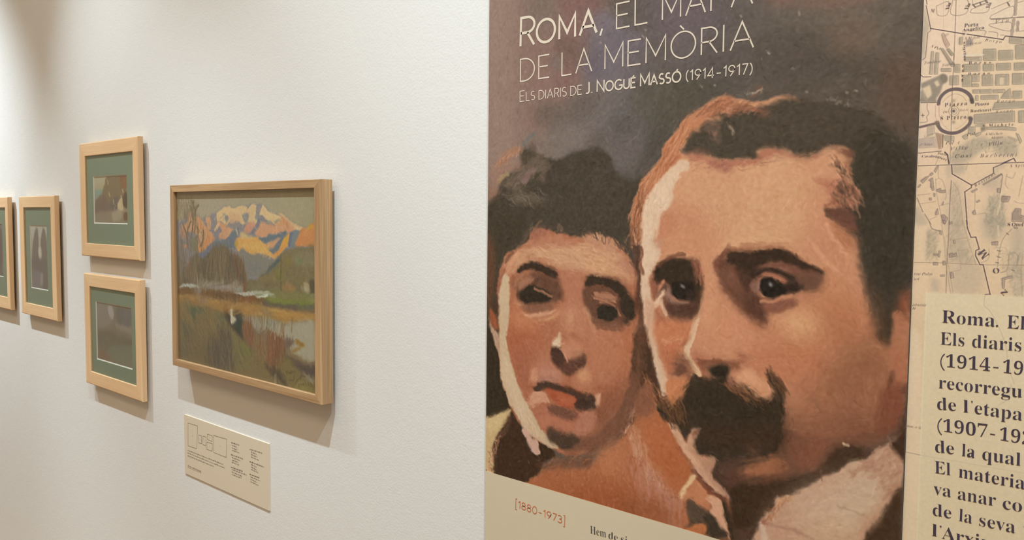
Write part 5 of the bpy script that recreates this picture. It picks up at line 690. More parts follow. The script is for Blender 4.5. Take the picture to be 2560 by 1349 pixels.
LANDSCAPE = """
Q 137 123 95 3.12 0 0 1 0 -2309 -288.9 -1383.4 -208.2 -1383.9 -404.9 -2319.1 -557.9
Q 186 174 152 35.36 0 0 1 0 -2294.6 99.2 -1494.9 88.7 -1496 -68.2 -2301.7 -93.4
P 186 177 142 24.75 0 0 0.8 0 -1693.1 55.8 -1533.2 53.5 -1533.8 -20.1 -1611.6 -16.1 -1684.3 14.2
P 190 178 161 21.22 0 0 0.7 0 -2083 55.3 -1921.6 53.3 -1967 14.1 -2060.5 -3.5
P 199 190 158 7.74 0 0 0.9 0 -2197.5 6.6 -2161.5 5.5 -2159.3 -2.9 -2180.2 -17.6 -2198.5 -22.7
P 155 150 159 2.08 0.2 0 1 0 -2206.4 -25.3 -2180.2 -17.6 -2161.9 -5.4 -2143.8 4.4 -2120.9 17.6 -2084.6 -2.5 -2065.5 -8.3 -2022.6 -2.2 -1987.7 7.2 -1971.6 13 -1944.4 22 -1917.9 24.2 -1891.9 18.6 -1866.2 25.2 -1847.3 25.1 -1818.4 20.7 -1838 20.7 -1809 30.4 -1790.8 28.2 -1764.9 28 -1741.5 16.3 -1703.3 3.8 -1684.4 3.9 -1654.9 -5.2 -1620.6 -19.2 -1597.6 -25 -1576.6 -25.7 -1559.3 -19.4 -1542.2 -18.2 -1542.7 -66.7 -1543.2 -130.3 -1866.9 -158.7 -2216.9 -178.7
P 225 171 137 1.66 0.3 2 1 0 -2128.6 11.6 -2116.1 14 -2109.2 -5 -2079.8 -2.5 -2056.1 -16.4 -2037.6 -32.6 -2014.4 -45 -2000.7 -52.8 -2005.5 -59.8 -1991.7 -61.8 -2015.2 -74 -2027.2 -84.7 -2063.2 -99 -2082.5 -94.9 -2087.1 -87.9 -2076.9 -68.6 -2095.7 -45.3 -2130.4 -46 -2181.3 -51.8 -2172.8 -27.3 -2139.6 -19.6 -2133.7 6.8
P 230 171 127 1.66 0.3 6 1 0 -2099.3 -2.6 -2075.1 -7.2 -2046.8 -23.3 -2023.6 -39.3 -2000.6 -50.5 -2014.9 -62.4 -2033.8 -67.5 -2047.6 -51.5 -2076 -37.9 -2095 -23.9
P 229 175 136 1.56 0.2 0 1 0 -2036.9 -9.2 -2020.3 -3.3 -2011.3 -13.7 -2009.4 -32.1 -2023.6 -39.3 -2034.9 -23.2
P 233 165 118 1.56 0.2 0 1 0 -2057.6 -68.1 -2000.8 -56.3 -1994.1 -64.2 -2024.7 -80.1 -2015.3 -76.3 -2039.1 -88.7 -2060.9 -99.5 -2077.6 -93.5 -2077.2 -80.5
P 227 164 129 1.56 0 0 1 0 -2166.9 -80.7 -2149 -79 -2139 -82.3 -2141.6 -84.8 -2151.9 -91.2 -2166.9 -83.1
P 202 156 142 3.12 0 0 0.8 0 -2175.6 -34.6 -2152.6 -31.9 -2140.6 -53.4 -2153.5 -62.1 -2179.1 -62.7
P 237 204 159 1.66 0.2 1 1 0 -1983.1 7.2 -1962.5 14.1 -1940 22 -1915.7 24.2 -1892 17.5 -1866.2 25.2 -1845.2 25.1 -1828.7 17.4 -1841.4 5.4 -1851.9 1 -1866.9 -10.1 -1892.5 -8.1 -1914.3 -12.8 -1930 -26.4 -1949.8 -15.4 -1976.8 -13.3 -1981 -1.9
P 231 188 150 2.08 0 0 0.9 0 -1924.9 2.9 -1866.7 3.1 -1849.9 -1.2 -1841.7 -9.9 -1854.4 -16.6 -1871.3 -14.6 -1897.1 -19.3 -1914.4 -17.3
P 225 170 133 1.66 0.3 5 1 0 -1972.2 -13.3 -1940.9 -19.8 -1919 -26.3 -1895.3 -34.9 -1912.9 -46.4 -1937.4 -59.4 -1962.1 -60 -1970.9 -49.9 -1954.8 -38.1 -1968 -27 -1991 -34.2 -1981.5 -20.3
P 157 152 157 1.56 0 0 1 0 -1936 2.8 -1925 0.6 -1920.8 -8.3 -1929.8 -15.2 -1938.5 -8.5
P 164 158 159 2.08 0 0 1 0 -1949.3 5 -1938.1 6.2 -1940.4 1.7 -1949.3 1.6
P 164 161 159 1.66 0.2 0 1 0 -1849.8 1 -1833 7.6 -1818.5 12 -1818.7 3.3 -1831.3 -9.8 -1841.7 -11
P 155 150 157 1.56 0.2 0 1 0 -2015.6 -2.1 -1990 6.1 -1980.9 2.7 -1983.6 -13.4 -1991 -31.9 -2000.3 -38.9 -2009.4 -32.1 -2011.3 -16
P 160 152 155 1.66 0.2 0 1 0 -1930 -26.4 -1901.4 -19.4 -1865 -17.8 -1875.9 -30.1 -1882.4 -36.9 -1897.4 -34.9 -1916.9 -29.6
P 127 137 150 1.66 0.2 0 1 0 -1893.2 -37.1 -1871.6 -27.9 -1873.9 -36.8 -1878.4 -50.2 -1889.4 -61.6 -1894.1 -80.6 -1992.3 -83.6 -1989.5 -66.4 -1955.3 -59.8 -1939.7 -60.5 -1915.2 -48.7
P 156 146 150 2.08 0 0 1 0 -1995.8 -43.5 -1977.2 -31.7 -1968.2 -31.5 -1977.6 -45.4 -1993.8 -55
L 240 204 164 9.1 5.2 0 0 1 0 0 -1988.7 -35.3 -1977.1 -27.1 -1970.2 -21.3
P 233 202 159 1.66 0.2 2 1 0 -1863 25.2 -1838 18.5 -1844.5 6.5 -1829.8 16.3 -1809 29.3 -1790.8 27.1 -1789 14.2 -1795.4 -0.9 -1785.5 -11.6 -1797.7 -20.3 -1826.3 -16.3 -1847.1 -18.7 -1863.8 -14.5
P 239 208 163 1.66 0.2 7 1 0 -1764.9 27 -1741.5 16.3 -1703.3 3.8 -1684.5 -0.3 -1666 -8.4 -1620.6 -21.2 -1594.1 -25.9 -1601.2 -31.1 -1629.8 -32.6 -1666.4 -37.3 -1684.9 -33.5 -1711.2 -17.2 -1749.7 -7 -1761.4 1.4 -1775.2 3.5
P 238 200 159 1.66 0 0 0.9 0 -1691.9 4.9 -1676.9 8 -1651.2 -5.2 -1618.8 -18.2 -1594 -23.9 -1611.8 -26.2 -1647.7 -16.5
P 157 156 159 1.66 0 0 1 0 -1855.1 2.1 -1829.9 7.6 -1823.9 -1.1 -1828.3 -14.2 -1842.9 -15.4 -1851 -5.6
P 160 154 159 1.56 0.2 0 1 0 -1788.8 24.9 -1766.9 27 -1773 14.2 -1777.3 1.3 -1763.4 -1.8 -1767.5 -7.1 -1775.5 -13.6 -1789.4 -3 -1792.1 9.9
P 140 141 157 1.56 0.2 0 1 0 -1773.4 -5.1 -1771.6 -15.7 -1785.8 -28.8 -1802.2 -40.9 -1810.4 -46.5 -1816.5 -41.2 -1804 -29.1 -1787.6 -17 -1781.4 -7.3
P 223 164 141 2.08 0.2 0 1 0 -1847.3 -29.7 -1826.3 -16.3 -1797.7 -17.1 -1795.8 -24.6 -1816.4 -38 -1837.1 -38.3
P 228 171 137 2.08 0.3 6 1 0 -1798.2 -44.1 -1777.7 -24.4 -1767.6 -15.7 -1749.9 -15.5 -1718.9 -21.5 -1692.2 -12.8 -1673.3 -0.2 -1654.9 -10.4 -1629.6 -22.4 -1620.7 -29.4 -1648 -38 -1673.8 -37.5 -1711.6 -42.4 -1734.7 -43.9 -1754.4 -52.8 -1778.2 -51.2
P 228 174 127 3.12 0 0 0.6 0 -1715 -17.2 -1684.6 -6.5 -1673.4 -8.5 -1666.2 -21.8 -1684.8 -22.1
P 219 158 118 2.08 0.3 6 0.9 0 -1678.9 -1.3 -1658.6 -8.4 -1644.1 -22.6 -1655.2 -26.8 -1669.8 -16.7
P 158 157 151 1.66 0 0 1 0 -1747.9 -16.5 -1734.2 -14.3 -1734.3 -20.6 -1742.1 -21.8
P 158 160 153 1.66 0 0 1 0 -1709.2 -11.9 -1690.2 -6.5 -1697.8 -12.9 -1705.5 -16.1
P 233 181 113 1.66 0.2 0 1 0 -1874.2 -52.3 -1819.8 -52.2 -1826.9 -50.2 -1802.4 -50.7 -1778.2 -52.3 -1762.5 -66.9 -1750.7 -66.6 -1727.6 -82.9 -1712.3 -90.8 -1704.8 -102.1 -1723.9 -97.6 -1755.1 -92.4 -1786.9 -89.2 -1795.1 -96 -1811.3 -94.4 -1836 -88.7 -1865.3 -82 -1862.1 -84.1 -1875 -89 -1887.5 -74.9 -1889.4 -63.8
P 241 207 146 2.08 0 0 0.8 0 -1864.4 -41 -1839.2 -39.5 -1826.9 -46.9 -1810.5 -48.7 -1802.4 -52.9 -1835.3 -54.7 -1864.7 -53.2
P 237 195 118 4.16 0 0 0.8 0 -1843.9 -69.2 -1762.6 -69.1 -1735.4 -85.3 -1778.8 -86.8 -1823.4 -81.7
P 203 164 84 2.08 0 0 1 0 -1891.6 -66.1 -1882.9 -58.1 -1876.7 -67.9 -1883.3 -77 -1894 -75.1
L 243 218 169 6.5 5.2 0 0 0.7 0 0 -1884.5 -34.7 -1880.4 -43.5
P 123 137 149 1.66 0.2 0 1 0 -1780.2 -53.4 -1750.5 -51.7 -1734.7 -42.8 -1711.6 -45.5 -1677.5 -39.6 -1666.3 -33.2 -1659 -35.1 -1664.7 -47.6 -1679.6 -51.1 -1704.1 -53.8 -1731.1 -59.7 -1750.7 -65.5 -1768.4 -60.7
P 128 138 147 1.66 0.2 0 1 0 -1679.6 -52.1 -1674 -48.9 -1672.3 -62.3 -1681.7 -70.9 -1696.9 -81.8 -1714.2 -90.9 -1727.6 -82.9 -1735.2 -75.7 -1715.9 -75.1 -1706.2 -65.3 -1704.3 -65.3
P 226 174 135 2.08 0 0 1 0 -1750.7 -67.7 -1711.8 -57.1 -1685.2 -52.3 -1700.5 -63.1 -1708.1 -67.5 -1715.9 -75.6 -1735.2 -74.6 -1750.7 -68.7
P 236 177 99 1.66 0.2 0 1 0 -1659.1 -45.5 -1642.5 -40 -1631.7 -44.9 -1640.9 -51.2 -1644.6 -59.5 -1652 -68 -1655.8 -72.2 -1668.8 -78.8 -1682 -87.6 -1701 -96.7 -1712.3 -91.8 -1693.1 -78.6 -1679.8 -66.7 -1674.1 -58.2
P 227 184 70 2.08 0 0 1 0 -1668.4 -51.9 -1655.5 -49.5 -1657.4 -58.8 -1664.8 -61.1
P 234 161 109 2.08 0 0 0.9 0 -1708.5 -89.6 -1689.4 -79.5 -1679.9 -70.9 -1678.1 -79.1 -1693.3 -89 -1704.7 -95.8
P 128 134 160 1.66 0.3 0 1 0 -1644.3 -38 -1629.8 -35.6 -1622.6 -38.6 -1633.6 -50 -1637.3 -61.4 -1648.4 -72.9 -1652.1 -70 -1653.9 -70.1
P 142 150 155 2.08 0.3 0 1 0 -1631.6 -36.7 -1606.5 -32.2 -1610.2 -42.4 -1617.4 -54.7 -1630.2 -70.4 -1632 -71.5 -1643 -73.8
P 224 155 103 1.66 0.2 0 1 0 -1606.5 -36.2 -1597.6 -29 -1576.6 -25.7 -1566.1 -18.5 -1549 -17.3 -1542.2 -18.2 -1542.7 -69.6 -1542.7 -71.7 -1559.7 -68.2 -1591 -66.2 -1614 -68.9 -1622.9 -63 -1619.2 -54.8 -1612 -44.4
P 224 174 83 2.08 0 0 0.9 0 -1581.8 -27.7 -1566.1 -18.5 -1549 -18.3 -1552.5 -25.3 -1580.1 -31.7
P 232 166 119 3.12 0 0 0.7 0 -1594.2 -36 -1583.6 -29.8 -1576.7 -39.7 -1587.2 -43.9
P 150 145 138 3.12 0.2 0 1 0 -1865.3 -85.3 -1836 -89.8 -1811.4 -96.6 -1791 -91.5 -1755.1 -94.5 -1712.5 -102.4 -1724.2 -115.6 -1751.8 -130.7 -1779.8 -142.9 -1824.8 -154.1 -1867.1 -169.9
P 137 142 140 4.16 0 0 0.6 0 -1836.6 -121.8 -1779.2 -110.5 -1767.5 -127.2 -1808.1 -137.9
P 142 129 97 3.12 0.2 0 1 0 -1542.7 -69.7 -1577 -67.7 -1614 -69.9 -1633.9 -75.6 -1659.5 -78.5 -1685.8 -91.9 -1705 -109.4 -1728.3 -125.3 -1759.7 -135.4 -1779.8 -145.1 -1784.2 -164.9 -1804.8 -181.4 -1543.7 -180.2
P 156 144 122 4.16 0 0 0.7 0 -1632.2 -83.7 -1559.8 -77.2 -1546.4 -110.5 -1595 -110.8 -1630.7 -112.4
P 160 139 64 3.12 0.4 4 0.8 0 -1652.4 -94.8 -1639.6 -93.3 -1645.2 -108.9 -1658.2 -115.7 -1661.8 -107.6
P 145 155 117 3.12 0 0 0.6 0 -1623.4 -99.8 -1607.2 -93 -1594.9 -104.7 -1612.7 -111.6
P 120 142 93 2.08 0 0 0.9 0 -1612.5 -94.2 -1603.7 -96.9 -1600.2 -103.9 -1609.1 -101.2
P 106 115 114 2.6 0.4 1 1 0 -1775.8 -141.6 -1751.9 -137.2 -1739.9 -123.7 -1716.4 -109.9 -1689.6 -95.2 -1693.6 -109 -1705.1 -118.9 -1724.4 -129.4 -1744.1 -141 -1767.8 -144.5
P 140 137 76 4.16 0 0 0.7 0 -1705.2 -128.4 -1675 -122.7 -1675.3 -149.9 -1690.4 -152.9 -1701.6 -143
P 151 132 95 4.16 0 0 0.8 0 -1777.9 -151.5 -1724.6 -137.9 -1705.5 -145.3 -1713.3 -156.3 -1752.2 -156.5
P 120 102 83 3.12 0.4 1 0.9 0 -1758.3 -165.4 -1724.9 -159.1 -1709.5 -156.1 -1721.1 -165.3 -1752.4 -169.4
P 175 137 96 3.12 0 0 0.9 0 -1675.5 -158.2 -1649.5 -155.6 -1624.1 -161.3 -1631.4 -172 -1675.7 -175
P 175 151 91 2.08 0 0 0.8 0 -1646 -167.8 -1624.1 -165.4 -1624.2 -169.5 -1646 -170.9
L 110 99 76 6.5 5.2 0 0 0.7 0 0 -1683.9 -90.8 -1685.3 -127.4 -1684.1 -172.4
P 173 162 133 2.6 0.4 4 0.7 0 -1599 -157.7 -1567.5 -155.7 -1564.2 -169.6 -1595.6 -172.7
L 207 190 163 10.4 5.2 0 0 0.8 0 0 -1584.9 -152.7 -1584.2 -171.9
L 208 190 163 10.4 5.2 0 0 0.8 0 0 -1577.9 -152.3 -1577.2 -171.5
L 98 94 80 10.4 5.2 0 0 0.8 0 0 -1562.2 -145.3 -1561.6 -170.4
L 98 94 80 10.4 5.2 0 0 0.8 0 0 -1553.6 -144.8 -1553 -169.8
P 142 136 110 4.16 0 0 0.6 0 -1833.4 -167.8 -1772.1 -159.8 -1772.3 -170.6 -1686.8 -167.3 -1687 -175.7 -1792.7 -185 -1825.3 -178.4
P 145 140 96 3.12 0.2 0 1 0 -1744.7 -179.6 -1687 -175.7 -1547 -173.4 -1547.2 -195.3 -1668.6 -204.7 -1737.2 -198.3
P 150 154 76 3.12 0 0 0.9 0 -1752.9 -200.6 -1725.5 -196.4 -1676 -200.1 -1603 -197.7 -1613.8 -205.7 -1745.2 -211.8
P 162 167 132 3.12 0 0 0.7 0 -1571.2 -178.1 -1547 -176.4 -1547.1 -180.4 -1567.7 -180.9
P 134 121 106 17.68 0.4 4 0.9 0 -2219.8 -109.4 -2180.4 -103.1 -2163.3 -129.3 -2160.1 -187.7 -2222.6 -191.5
P 172 155 146 10.32 0.4 4 0.7 0 -2213.4 -74.6 -2172.1 -83.3 -2162.5 -102.5 -2209.2 -107.8
P 128 115 94 4.16 0.5 4 1 0 -2087.1 -86.6 -2197.8 -79.1 -2136.5 -81 -2082.5 -97.3 -2049.1 -105.5 -2006.1 -80.7 -1955.7 -74.6 -1916 -84.7 -1894.5 -99.7 -1868.9 -103.2 -1852.4 -124.7 -1840.4 -152.8 -1853.2 -164.6 -2017.9 -174.4 -2080.1 -180.5 -2196.1 -185
P 101 95 80 10.32 0 0 0.7 0 -2078.3 -118.5 -2002.3 -113 -1993.6 -133.5 -2003.5 -159.6 -2070 -165.6 -2083.9 -142.5
S 5 110 99 80 148 131 104 135 115 92 96 90 80 159 143 118 260 90 7 49.4 5.52 0.36 2.93 -2191.1 -110.8 -2082.6 -99.6 -2006.2 -85.3 -1924.8 -85 -1852.4 -124.7 -1853.2 -164.6 -2190.9 -184.7
S 2 119 118 119 153 146 144 26 90 8 52 6.63 0.36 2.93 -2192.8 -86.3 -2141.6 -84.8 -2132.4 -111 -2188.6 -115.7
S 3 171 108 77 155 94 65 126 85 65 44 92 8 44.2 4.42 0.43 2.93 -1914 -93.7 -1852.1 -107 -1840.9 -179.4 -1857.8 -180.5 -1903.6 -118
S 2 85 92 94 76 80 80 18 90 6 52 6.63 0.36 2.93 -1938.8 -115 -1912.2 -111.7 -1852.5 -131.3 -1861.7 -165.1 -1930.9 -157.8
P 128 135 159 2.08 0.2 0 1 0 -2082.5 -97.3 -2063.2 -99 -2031.9 -86.2 -2008.3 -76.1 -2010.9 -87.8 -2032.4 -103.7 -2056.4 -112.9 -2077.9 -105.4
L 136 121 96 7.8 5.2 0 0 0.8 0 0.3 -2103 37.8 -2109.1 -2.6 -2107.1 -16.9 -2115.4 -45.7 -2120.8 -59
L 135 120 96 7.8 5.2 0 0 0.8 0 0.3 -2112.9 37.8 -2094.1 6.9 -2095 -21.5 -2100.6 -45.4
L 135 120 95 7.8 5.2 0 0 0.8 0 0.3 -2078.9 28.2 -2093.9 14 -2104.4 -9.8
L 137 122 97 7.8 5.2 0 0 0.8 0 0.3 -2165.1 -24.8 -2152.9 -41.5 -2143.3 -59.5 -2136.7 -88.1
L 136 121 96 7.8 5.2 0 0 0.8 0 0.3 -2122 -17.1 -2134.9 -31.6 -2143.1 -52.2 -2145.9 -59.5
L 136 121 96 7.8 5.2 0 0 0.8 0 0.3 -2085.5 -30.9 -2081.2 -49.8 -2096.1 -59.6 -2086.5 -66.5 -2087.1 -86.6
L 136 121 96 7.8 5.2 0 0 0.8 0 0.3 -2054.4 -39.9 -2052.4 -53.9 -2057.8 -75.2 -2072.3 -79.2
L 135 120 95 7.8 5.2 0 0 0.8 0 0.3 -2123.2 23.6 -2116.3 6.9 -2109.3 -7.4
S 3 157 138 107 175 159 131 142 127 105 70 95 18 28.6 5.52 0.36 2.93 -2198.8 47 -2117.7 42.6 -2083.9 23.5 -2094.1 6.9 -2139 -0.4 -2195.2 -0.7
S 2 145 130 106 170 139 113 50 90 14 33.8 3.32 0.36 2.93 -2180.3 -20.1 -2046.2 -2.3 -2005.1 -43.6 -2048.5 -85.4 -2177.4 -89.4
P 146 140 114 2.08 0.5 4 0.8 0 -2113.5 -63.6 -2086.2 -57 -2084.7 -86.5 -2087.4 -95 -2116.9 -96.1 -2114 -81.6
P 198 199 192 1.66 0.2 0 1 0 -2191.2 -193.3 -2154.9 -186.2 -2114.6 -184.9 -2080.3 -186.4 -2070.7 -191.8 -2109.9 -193.7 -2145.1 -195.3 -2188.7 -197.5
P 167 155 139 4.16 0.4 1 1 0 -2080.1 -180.5 -1994.6 -173 -1917.8 -166.2 -1861.8 -169.6 -1862 -180.7 -1918.5 -193.4 -1981.2 -189.6 -2041.9 -192.3 -2068.3 -192.8
L 119 106 90 6.5 5.2 0 0 0.7 0 0 -2041.9 -190 -1981 -180.3 -1913.5 -167.1
L 172 167 168 10.4 7.8 0 0 0.6 0 0 -2030 -188 -1971.9 -183.2 -1922.5 -178.9
P 174 150 146 3.12 0 0 0.7 0 -1981.2 -190.7 -1918.2 -184.3 -1909.6 -190.6 -1949.6 -196.7 -1972.2 -194.8
P 176 183 173 3.12 0 0 0.8 0 -1905.2 -188 -1862 -180.7 -1853.7 -186.9 -1883.6 -192.2
P 133 100 66 3.12 0.3 0 1 0 -2196.7 -202.3 -2115 -195.8 -2027.8 -193.8 -1918.5 -194.6 -1870.9 -196.9 -1820.7 -195.6 -1796.9 -196.2 -1752.9 -201.6 -1745.2 -210.6 -1821 -211.1 -1927.8 -216.9 -1995.6 -213.8 -2085.9 -214.3 -2197.2 -218.4
P 113 90 69 3.12 0 0 0.7 0 -1999.9 -200.1 -1938.4 -195.9 -1923.1 -202.8 -1870.9 -198.1 -1871.2 -212.6 -1921.2 -215.2 -1995.6 -211.4
P 151 102 69 4.16 0.5 4 0.8 0 -1867.8 -201.2 -1805.1 -196.7 -1805.4 -215.3 -1868.2 -220.1
P 203 199 192 1.66 0.2 0 1 0 -1905.4 -195.9 -1862.2 -189.6 -1820.5 -184.6 -1804.8 -182.5 -1736.9 -182.3 -1709.9 -185.7 -1733.2 -189.5 -1744.9 -192.5 -1772.6 -190.1 -1800.9 -193.2 -1834 -196.6 -1867.6 -195.6 -1862.3 -196.3
P 181 185 158 1.66 0 0 0.8 0 -1804.8 -183.6 -1736.9 -182.3 -1717.6 -186.3 -1744.9 -189.2 -1776.6 -190.4 -1798.9 -194.1
P 224 232 219 1.46 0.2 0 1 0 -1796.9 -195.6 -1741 -190 -1737.1 -191.9 -1741.1 -195.9 -1764.8 -197.1
P 183 193 169 3.12 0 0 0.6 0 -1737 -187.6 -1713.8 -187.1 -1708.1 -192 -1725.5 -194.3
P 161 152 150 3.12 0.4 4 0.8 0 -2105 -195.2 -2065.9 -192.7 -2066.2 -203.4 -2081.1 -214 -2100.6 -211.7
P 186 144 88 4.16 0.3 0 1 0 -2197.3 -219.6 -2100.7 -214.1 -2037.9 -216.8 -1927.9 -218 -1821 -214.4 -1868.1 -215.5 -1759.4 -214.2 -1688.1 -213.7 -1547.1 -213.7 -1547.3 -234.6 -1589.1 -240 -1646.8 -248.7 -1688.6 -250.9 -1725.3 -244 -1801.9 -249.1 -1868.8 -249.7 -1940.2 -249.3 -2018.2 -251.9 -2072.1 -245.6 -2186.1 -251.9
P 205 162 97 4.16 0 0 0.8 0 -1725 -220.1 -1646.4 -217 -1588.9 -218.8 -1547.2 -218.5 -1547.2 -228.1 -1629.1 -237.1 -1688.5 -239.1 -1725.2 -233.8
P 163 144 106 7.74 0 0 0.8 0 -1775.5 -222.4 -1725 -221.8 -1719.1 -241.8 -1763.1 -247.4
P 199 134 70 5.2 0 0 0.7 0 -2185.5 -233.6 -2060.6 -224.4 -2055.3 -232.1 -2174.1 -241.2
P 171 145 128 3.12 0.6 4 0.6 0 -2081.1 -216.4 -2033 -214.1 -2033.6 -232.9 -2076.8 -236.2
P 135 110 92 4.16 0 0 0.9 0 -1676 -211.1 -1617.2 -208 -1547.1 -210.5 -1547.1 -215.3 -1617.3 -217.9 -1670.1 -215.6
P 139 145 79 3.12 0.2 0 1 0 -1759.2 -202.1 -1687.9 -196.8 -1546.9 -188 -1547 -196 -1571.9 -202.8 -1617.2 -206.4 -1670 -208.9 -1731 -210.3
P 116 120 102 3.12 0.4 4 1 0 -1623 -208.5 -1611.4 -199.4 -1600 -205 -1588.6 -199.3 -1571.9 -204.4 -1552.5 -198.1 -1547.1 -207.3 -1588.8 -210.7
P 185 188 152 3.12 0 0 0.7 0 -1571.8 -191.5 -1549.6 -188.2 -1549.7 -193
L 107 100 96 11.7 7.8 0.4 0 0.7 0 0 -1759.3 -209 -1712.5 -210.5 -1670 -210.6 -1623 -210.2
P 146 127 92 7.74 0.3 0 1 0 -2200.6 -243.2 -2060.9 -237.9 -2028.6 -242.1 -1950.5 -252.8 -1935.8 -274.9 -1889 -301.3 -1823.1 -332.3 -1777.3 -325.5 -1726.9 -345.6 -1672.1 -364.1 -1548.8 -396.5 -1871.9 -399.8 -2252.4 -432.2 -2221.1 -406.8
P 165 134 95 15.91 0 0 0.8 0 -2084.5 -291.5 -1997.8 -280.7 -1977.1 -289.3 -1993.2 -306.8 -2046.7 -314.9 -2085 -307.9
P 172 137 83 10.32 0 0 0.6 0 -2195.2 -256.8 -2139.9 -257.9 -2117.7 -278.1 -2124.2 -306.2 -2158.1 -290 -2192.7 -270.7
P 98 115 95 4.16 0.4 6 1 0 -2151.3 -256.1 -2105.5 -248.2 -2061.3 -250.1 -2067 -257.3 -2100.4 -265.6 -2100.9 -282.1 -2117.5 -271.2 -2139.9 -260.7
P 82 111 105 4.16 0 0 0.7 0 -2139.8 -256.5 -2111.3 -254.2 -2108.9 -266.3 -2123 -264.8
P 109 112 94 9.03 0.4 5 0.7 0 -2190.6 -298.6 -2149.7 -296.2 -2124.6 -317.3 -2136.3 -329.6 -2171 -327.6 -2191.3 -318.4
P 137 128 115 10.32 0 0 0.7 0 -2195.5 -355.5 -2151.4 -350.7 -2131.8 -368 -2173 -391 -2199.6 -390
P 105 94 83 15.91 0.4 4 1 0 -1976.7 -273.4 -1951.1 -278.9 -1928.9 -305.4 -1916.9 -330.1 -1905 -354.7 -1893.3 -385.4 -1969.4 -395.3 -2032.6 -390.2 -2037.1 -357 -2014.9 -330.4 -1982.6 -303
P 125 129 99 7.74 0.4 5 0.9 0 -1992 -261.6 -1960.8 -256.3 -1940.7 -270.1 -1961.4 -279.9 -1976.7 -273.4
P 148 139 95 5.2 0.3 5 0.8 0 -1945.9 -273.2 -1920.8 -278.7 -1889 -298.8 -1862.7 -324.1 -1829.7 -343.1 -1823.9 -376.4 -1893.3 -385.4 -1907.5 -355 -1929.1 -313.3
P 135 136 82 5.2 0.5 5 0.9 0 -1870.1 -314.6 -1849.8 -319.5 -1816.8 -340.7 -1837 -350.3 -1870.7 -339.9
S 5 167 149 105 121 111 90 135 118 85 112 102 85 153 142 117 330 -52 14 52 5.52 0.25 2.93 -2192 -251 -2061.2 -246 -1951 -273.7 -1891.7 -309.3 -1823.3 -344.9 -1844.6 -379.1 -2161.6 -399.5 -2196.6 -389.6
S 2 94 85 75 128 116 108 90 85 10 52 4.42 0.29 2.93 -2030.9 -329.4 -1916.2 -296.4 -1893.3 -383 -2027.2 -388.2
P 84 77 69 5.2 0.3 6 1 0 -1950.4 -250.1 -1915.1 -251 -1890.8 -268.1 -1861.2 -247.6 -1857.2 -287.9 -1852.8 -307.7 -1872 -302.1 -1905.9 -285 -1940.6 -264.9
P 73 84 77 4.16 0.3 4 1 0 -1897.8 -250.8 -1866 -249.3 -1859.4 -280.5 -1857.4 -298.1 -1883.9 -290.6 -1903.2 -273.2
P 134 91 67 5.2 0.3 4 0.8 0 -1950.1 -235.8 -1924.8 -235 -1925.1 -248 -1947.8 -247.3
P 97 81 74 4.16 0 0 0.8 0 -1905 -241.1 -1865.7 -236.6 -1866 -249.3 -1900.2 -249.7
P 225 214 194 2.08 0.4 4 1 0 -1922.4 -241.3 -1902.4 -238.4 -1905.2 -250.2 -1893 -258.1 -1900.7 -270.3 -1910.7 -276.4 -1914.3 -267.7 -1912.8 -257.3
P 188 181 162 4.16 0.2 0 1 0 -1725.4 -250.9 -1688.7 -252.6 -1635.1 -245.9 -1547.3 -237.8 -1548.2 -331.5 -1590 -328.6 -1624.3 -321.2 -1665.4 -309.3 -1671.1 -289.7 -1713.5 -280.5 -1760.2 -259.3
P 173 166 152 4.16 0.4 4 1 0 -1858.6 -252.4 -1788.9 -249.7 -1776.3 -269.5 -1786.1 -277.5 -1835.4 -271.6 -1855.4 -259.2
P 150 133 116 7.74 0.4 4 0.8 0 -1805.5 -265.3 -1760.1 -254.1 -1738.3 -276.2 -1745.1 -304.5 -1789.8 -298.9
P 134 131 116 4.16 0 0 0.9 0 -1750.6 -254.9 -1719.2 -250.3 -1707.1 -262.8 -1716.5 -272.3 -1738.2 -269.3
S 2 216 210 192 198 189 172 44 88 8 28.6 3.32 0.5 2.93 -1848.4 -251.5 -1713.1 -249.8 -1670.9 -276.2 -1732.2 -282.4 -1802.3 -272
P 153 112 87 5.2 0.4 4 1 0 -1862.3 -267 -1828.5 -258.6 -1809 -276.2 -1806.3 -311.2 -1819.7 -319.8 -1849.6 -308.8 -1859.3 -288.3
P 162 134 97 5.2 0 0 0.8 0 -1806.1 -300.6 -1770.4 -300.3 -1745.2 -311.4 -1749 -353.5 -1777.5 -336.1 -1803.4 -332.1
P 153 111 83 5.2 0.4 4 1 0 -1744.7 -283.7 -1695.1 -275.3 -1671.1 -286.3 -1671.5 -316.7 -1695.9 -333.2 -1696.2 -357.1 -1708.6 -362.1 -1745.9 -356.6 -1748.7 -332.6 -1738.8 -307.3
P 174 122 97 5.2 0 0 0.7 0 -1738.7 -296.9 -1701.5 -299.7 -1708.1 -327.8 -1733 -337.7
S 4 160 115 87 139 89 67 162 124 92 121 85 67 110 90 7 52 4.42 0.36 2.93 -1858.9 -266.7 -1821.9 -259.7 -1809.7 -315.1 -1738.4 -283.1 -1671 -279.6 -1671.5 -320.1 -1696.2 -357.1 -1745.9 -353.1 -1738.8 -303.8 -1806.5 -318.3
P 135 113 100 4.16 0.4 4 1 0 -1671.1 -286.3 -1629.7 -285.3 -1641.6 -299.9 -1647.6 -310.6 -1665.4 -312.6
L 139 115 80 6.5 5.2 0 0 0.8 0 0 -1681.1 -253.6 -1684.4 -270.8
L 139 115 80 5.2 5.2 0 0 0.6 0 0 -1637.9 -236.2 -1641.2 -266.5
L 151 124 89 5.2 5.2 0 0 0.6 0 0 -1670.6 -250.9 -1676.9 -276.8
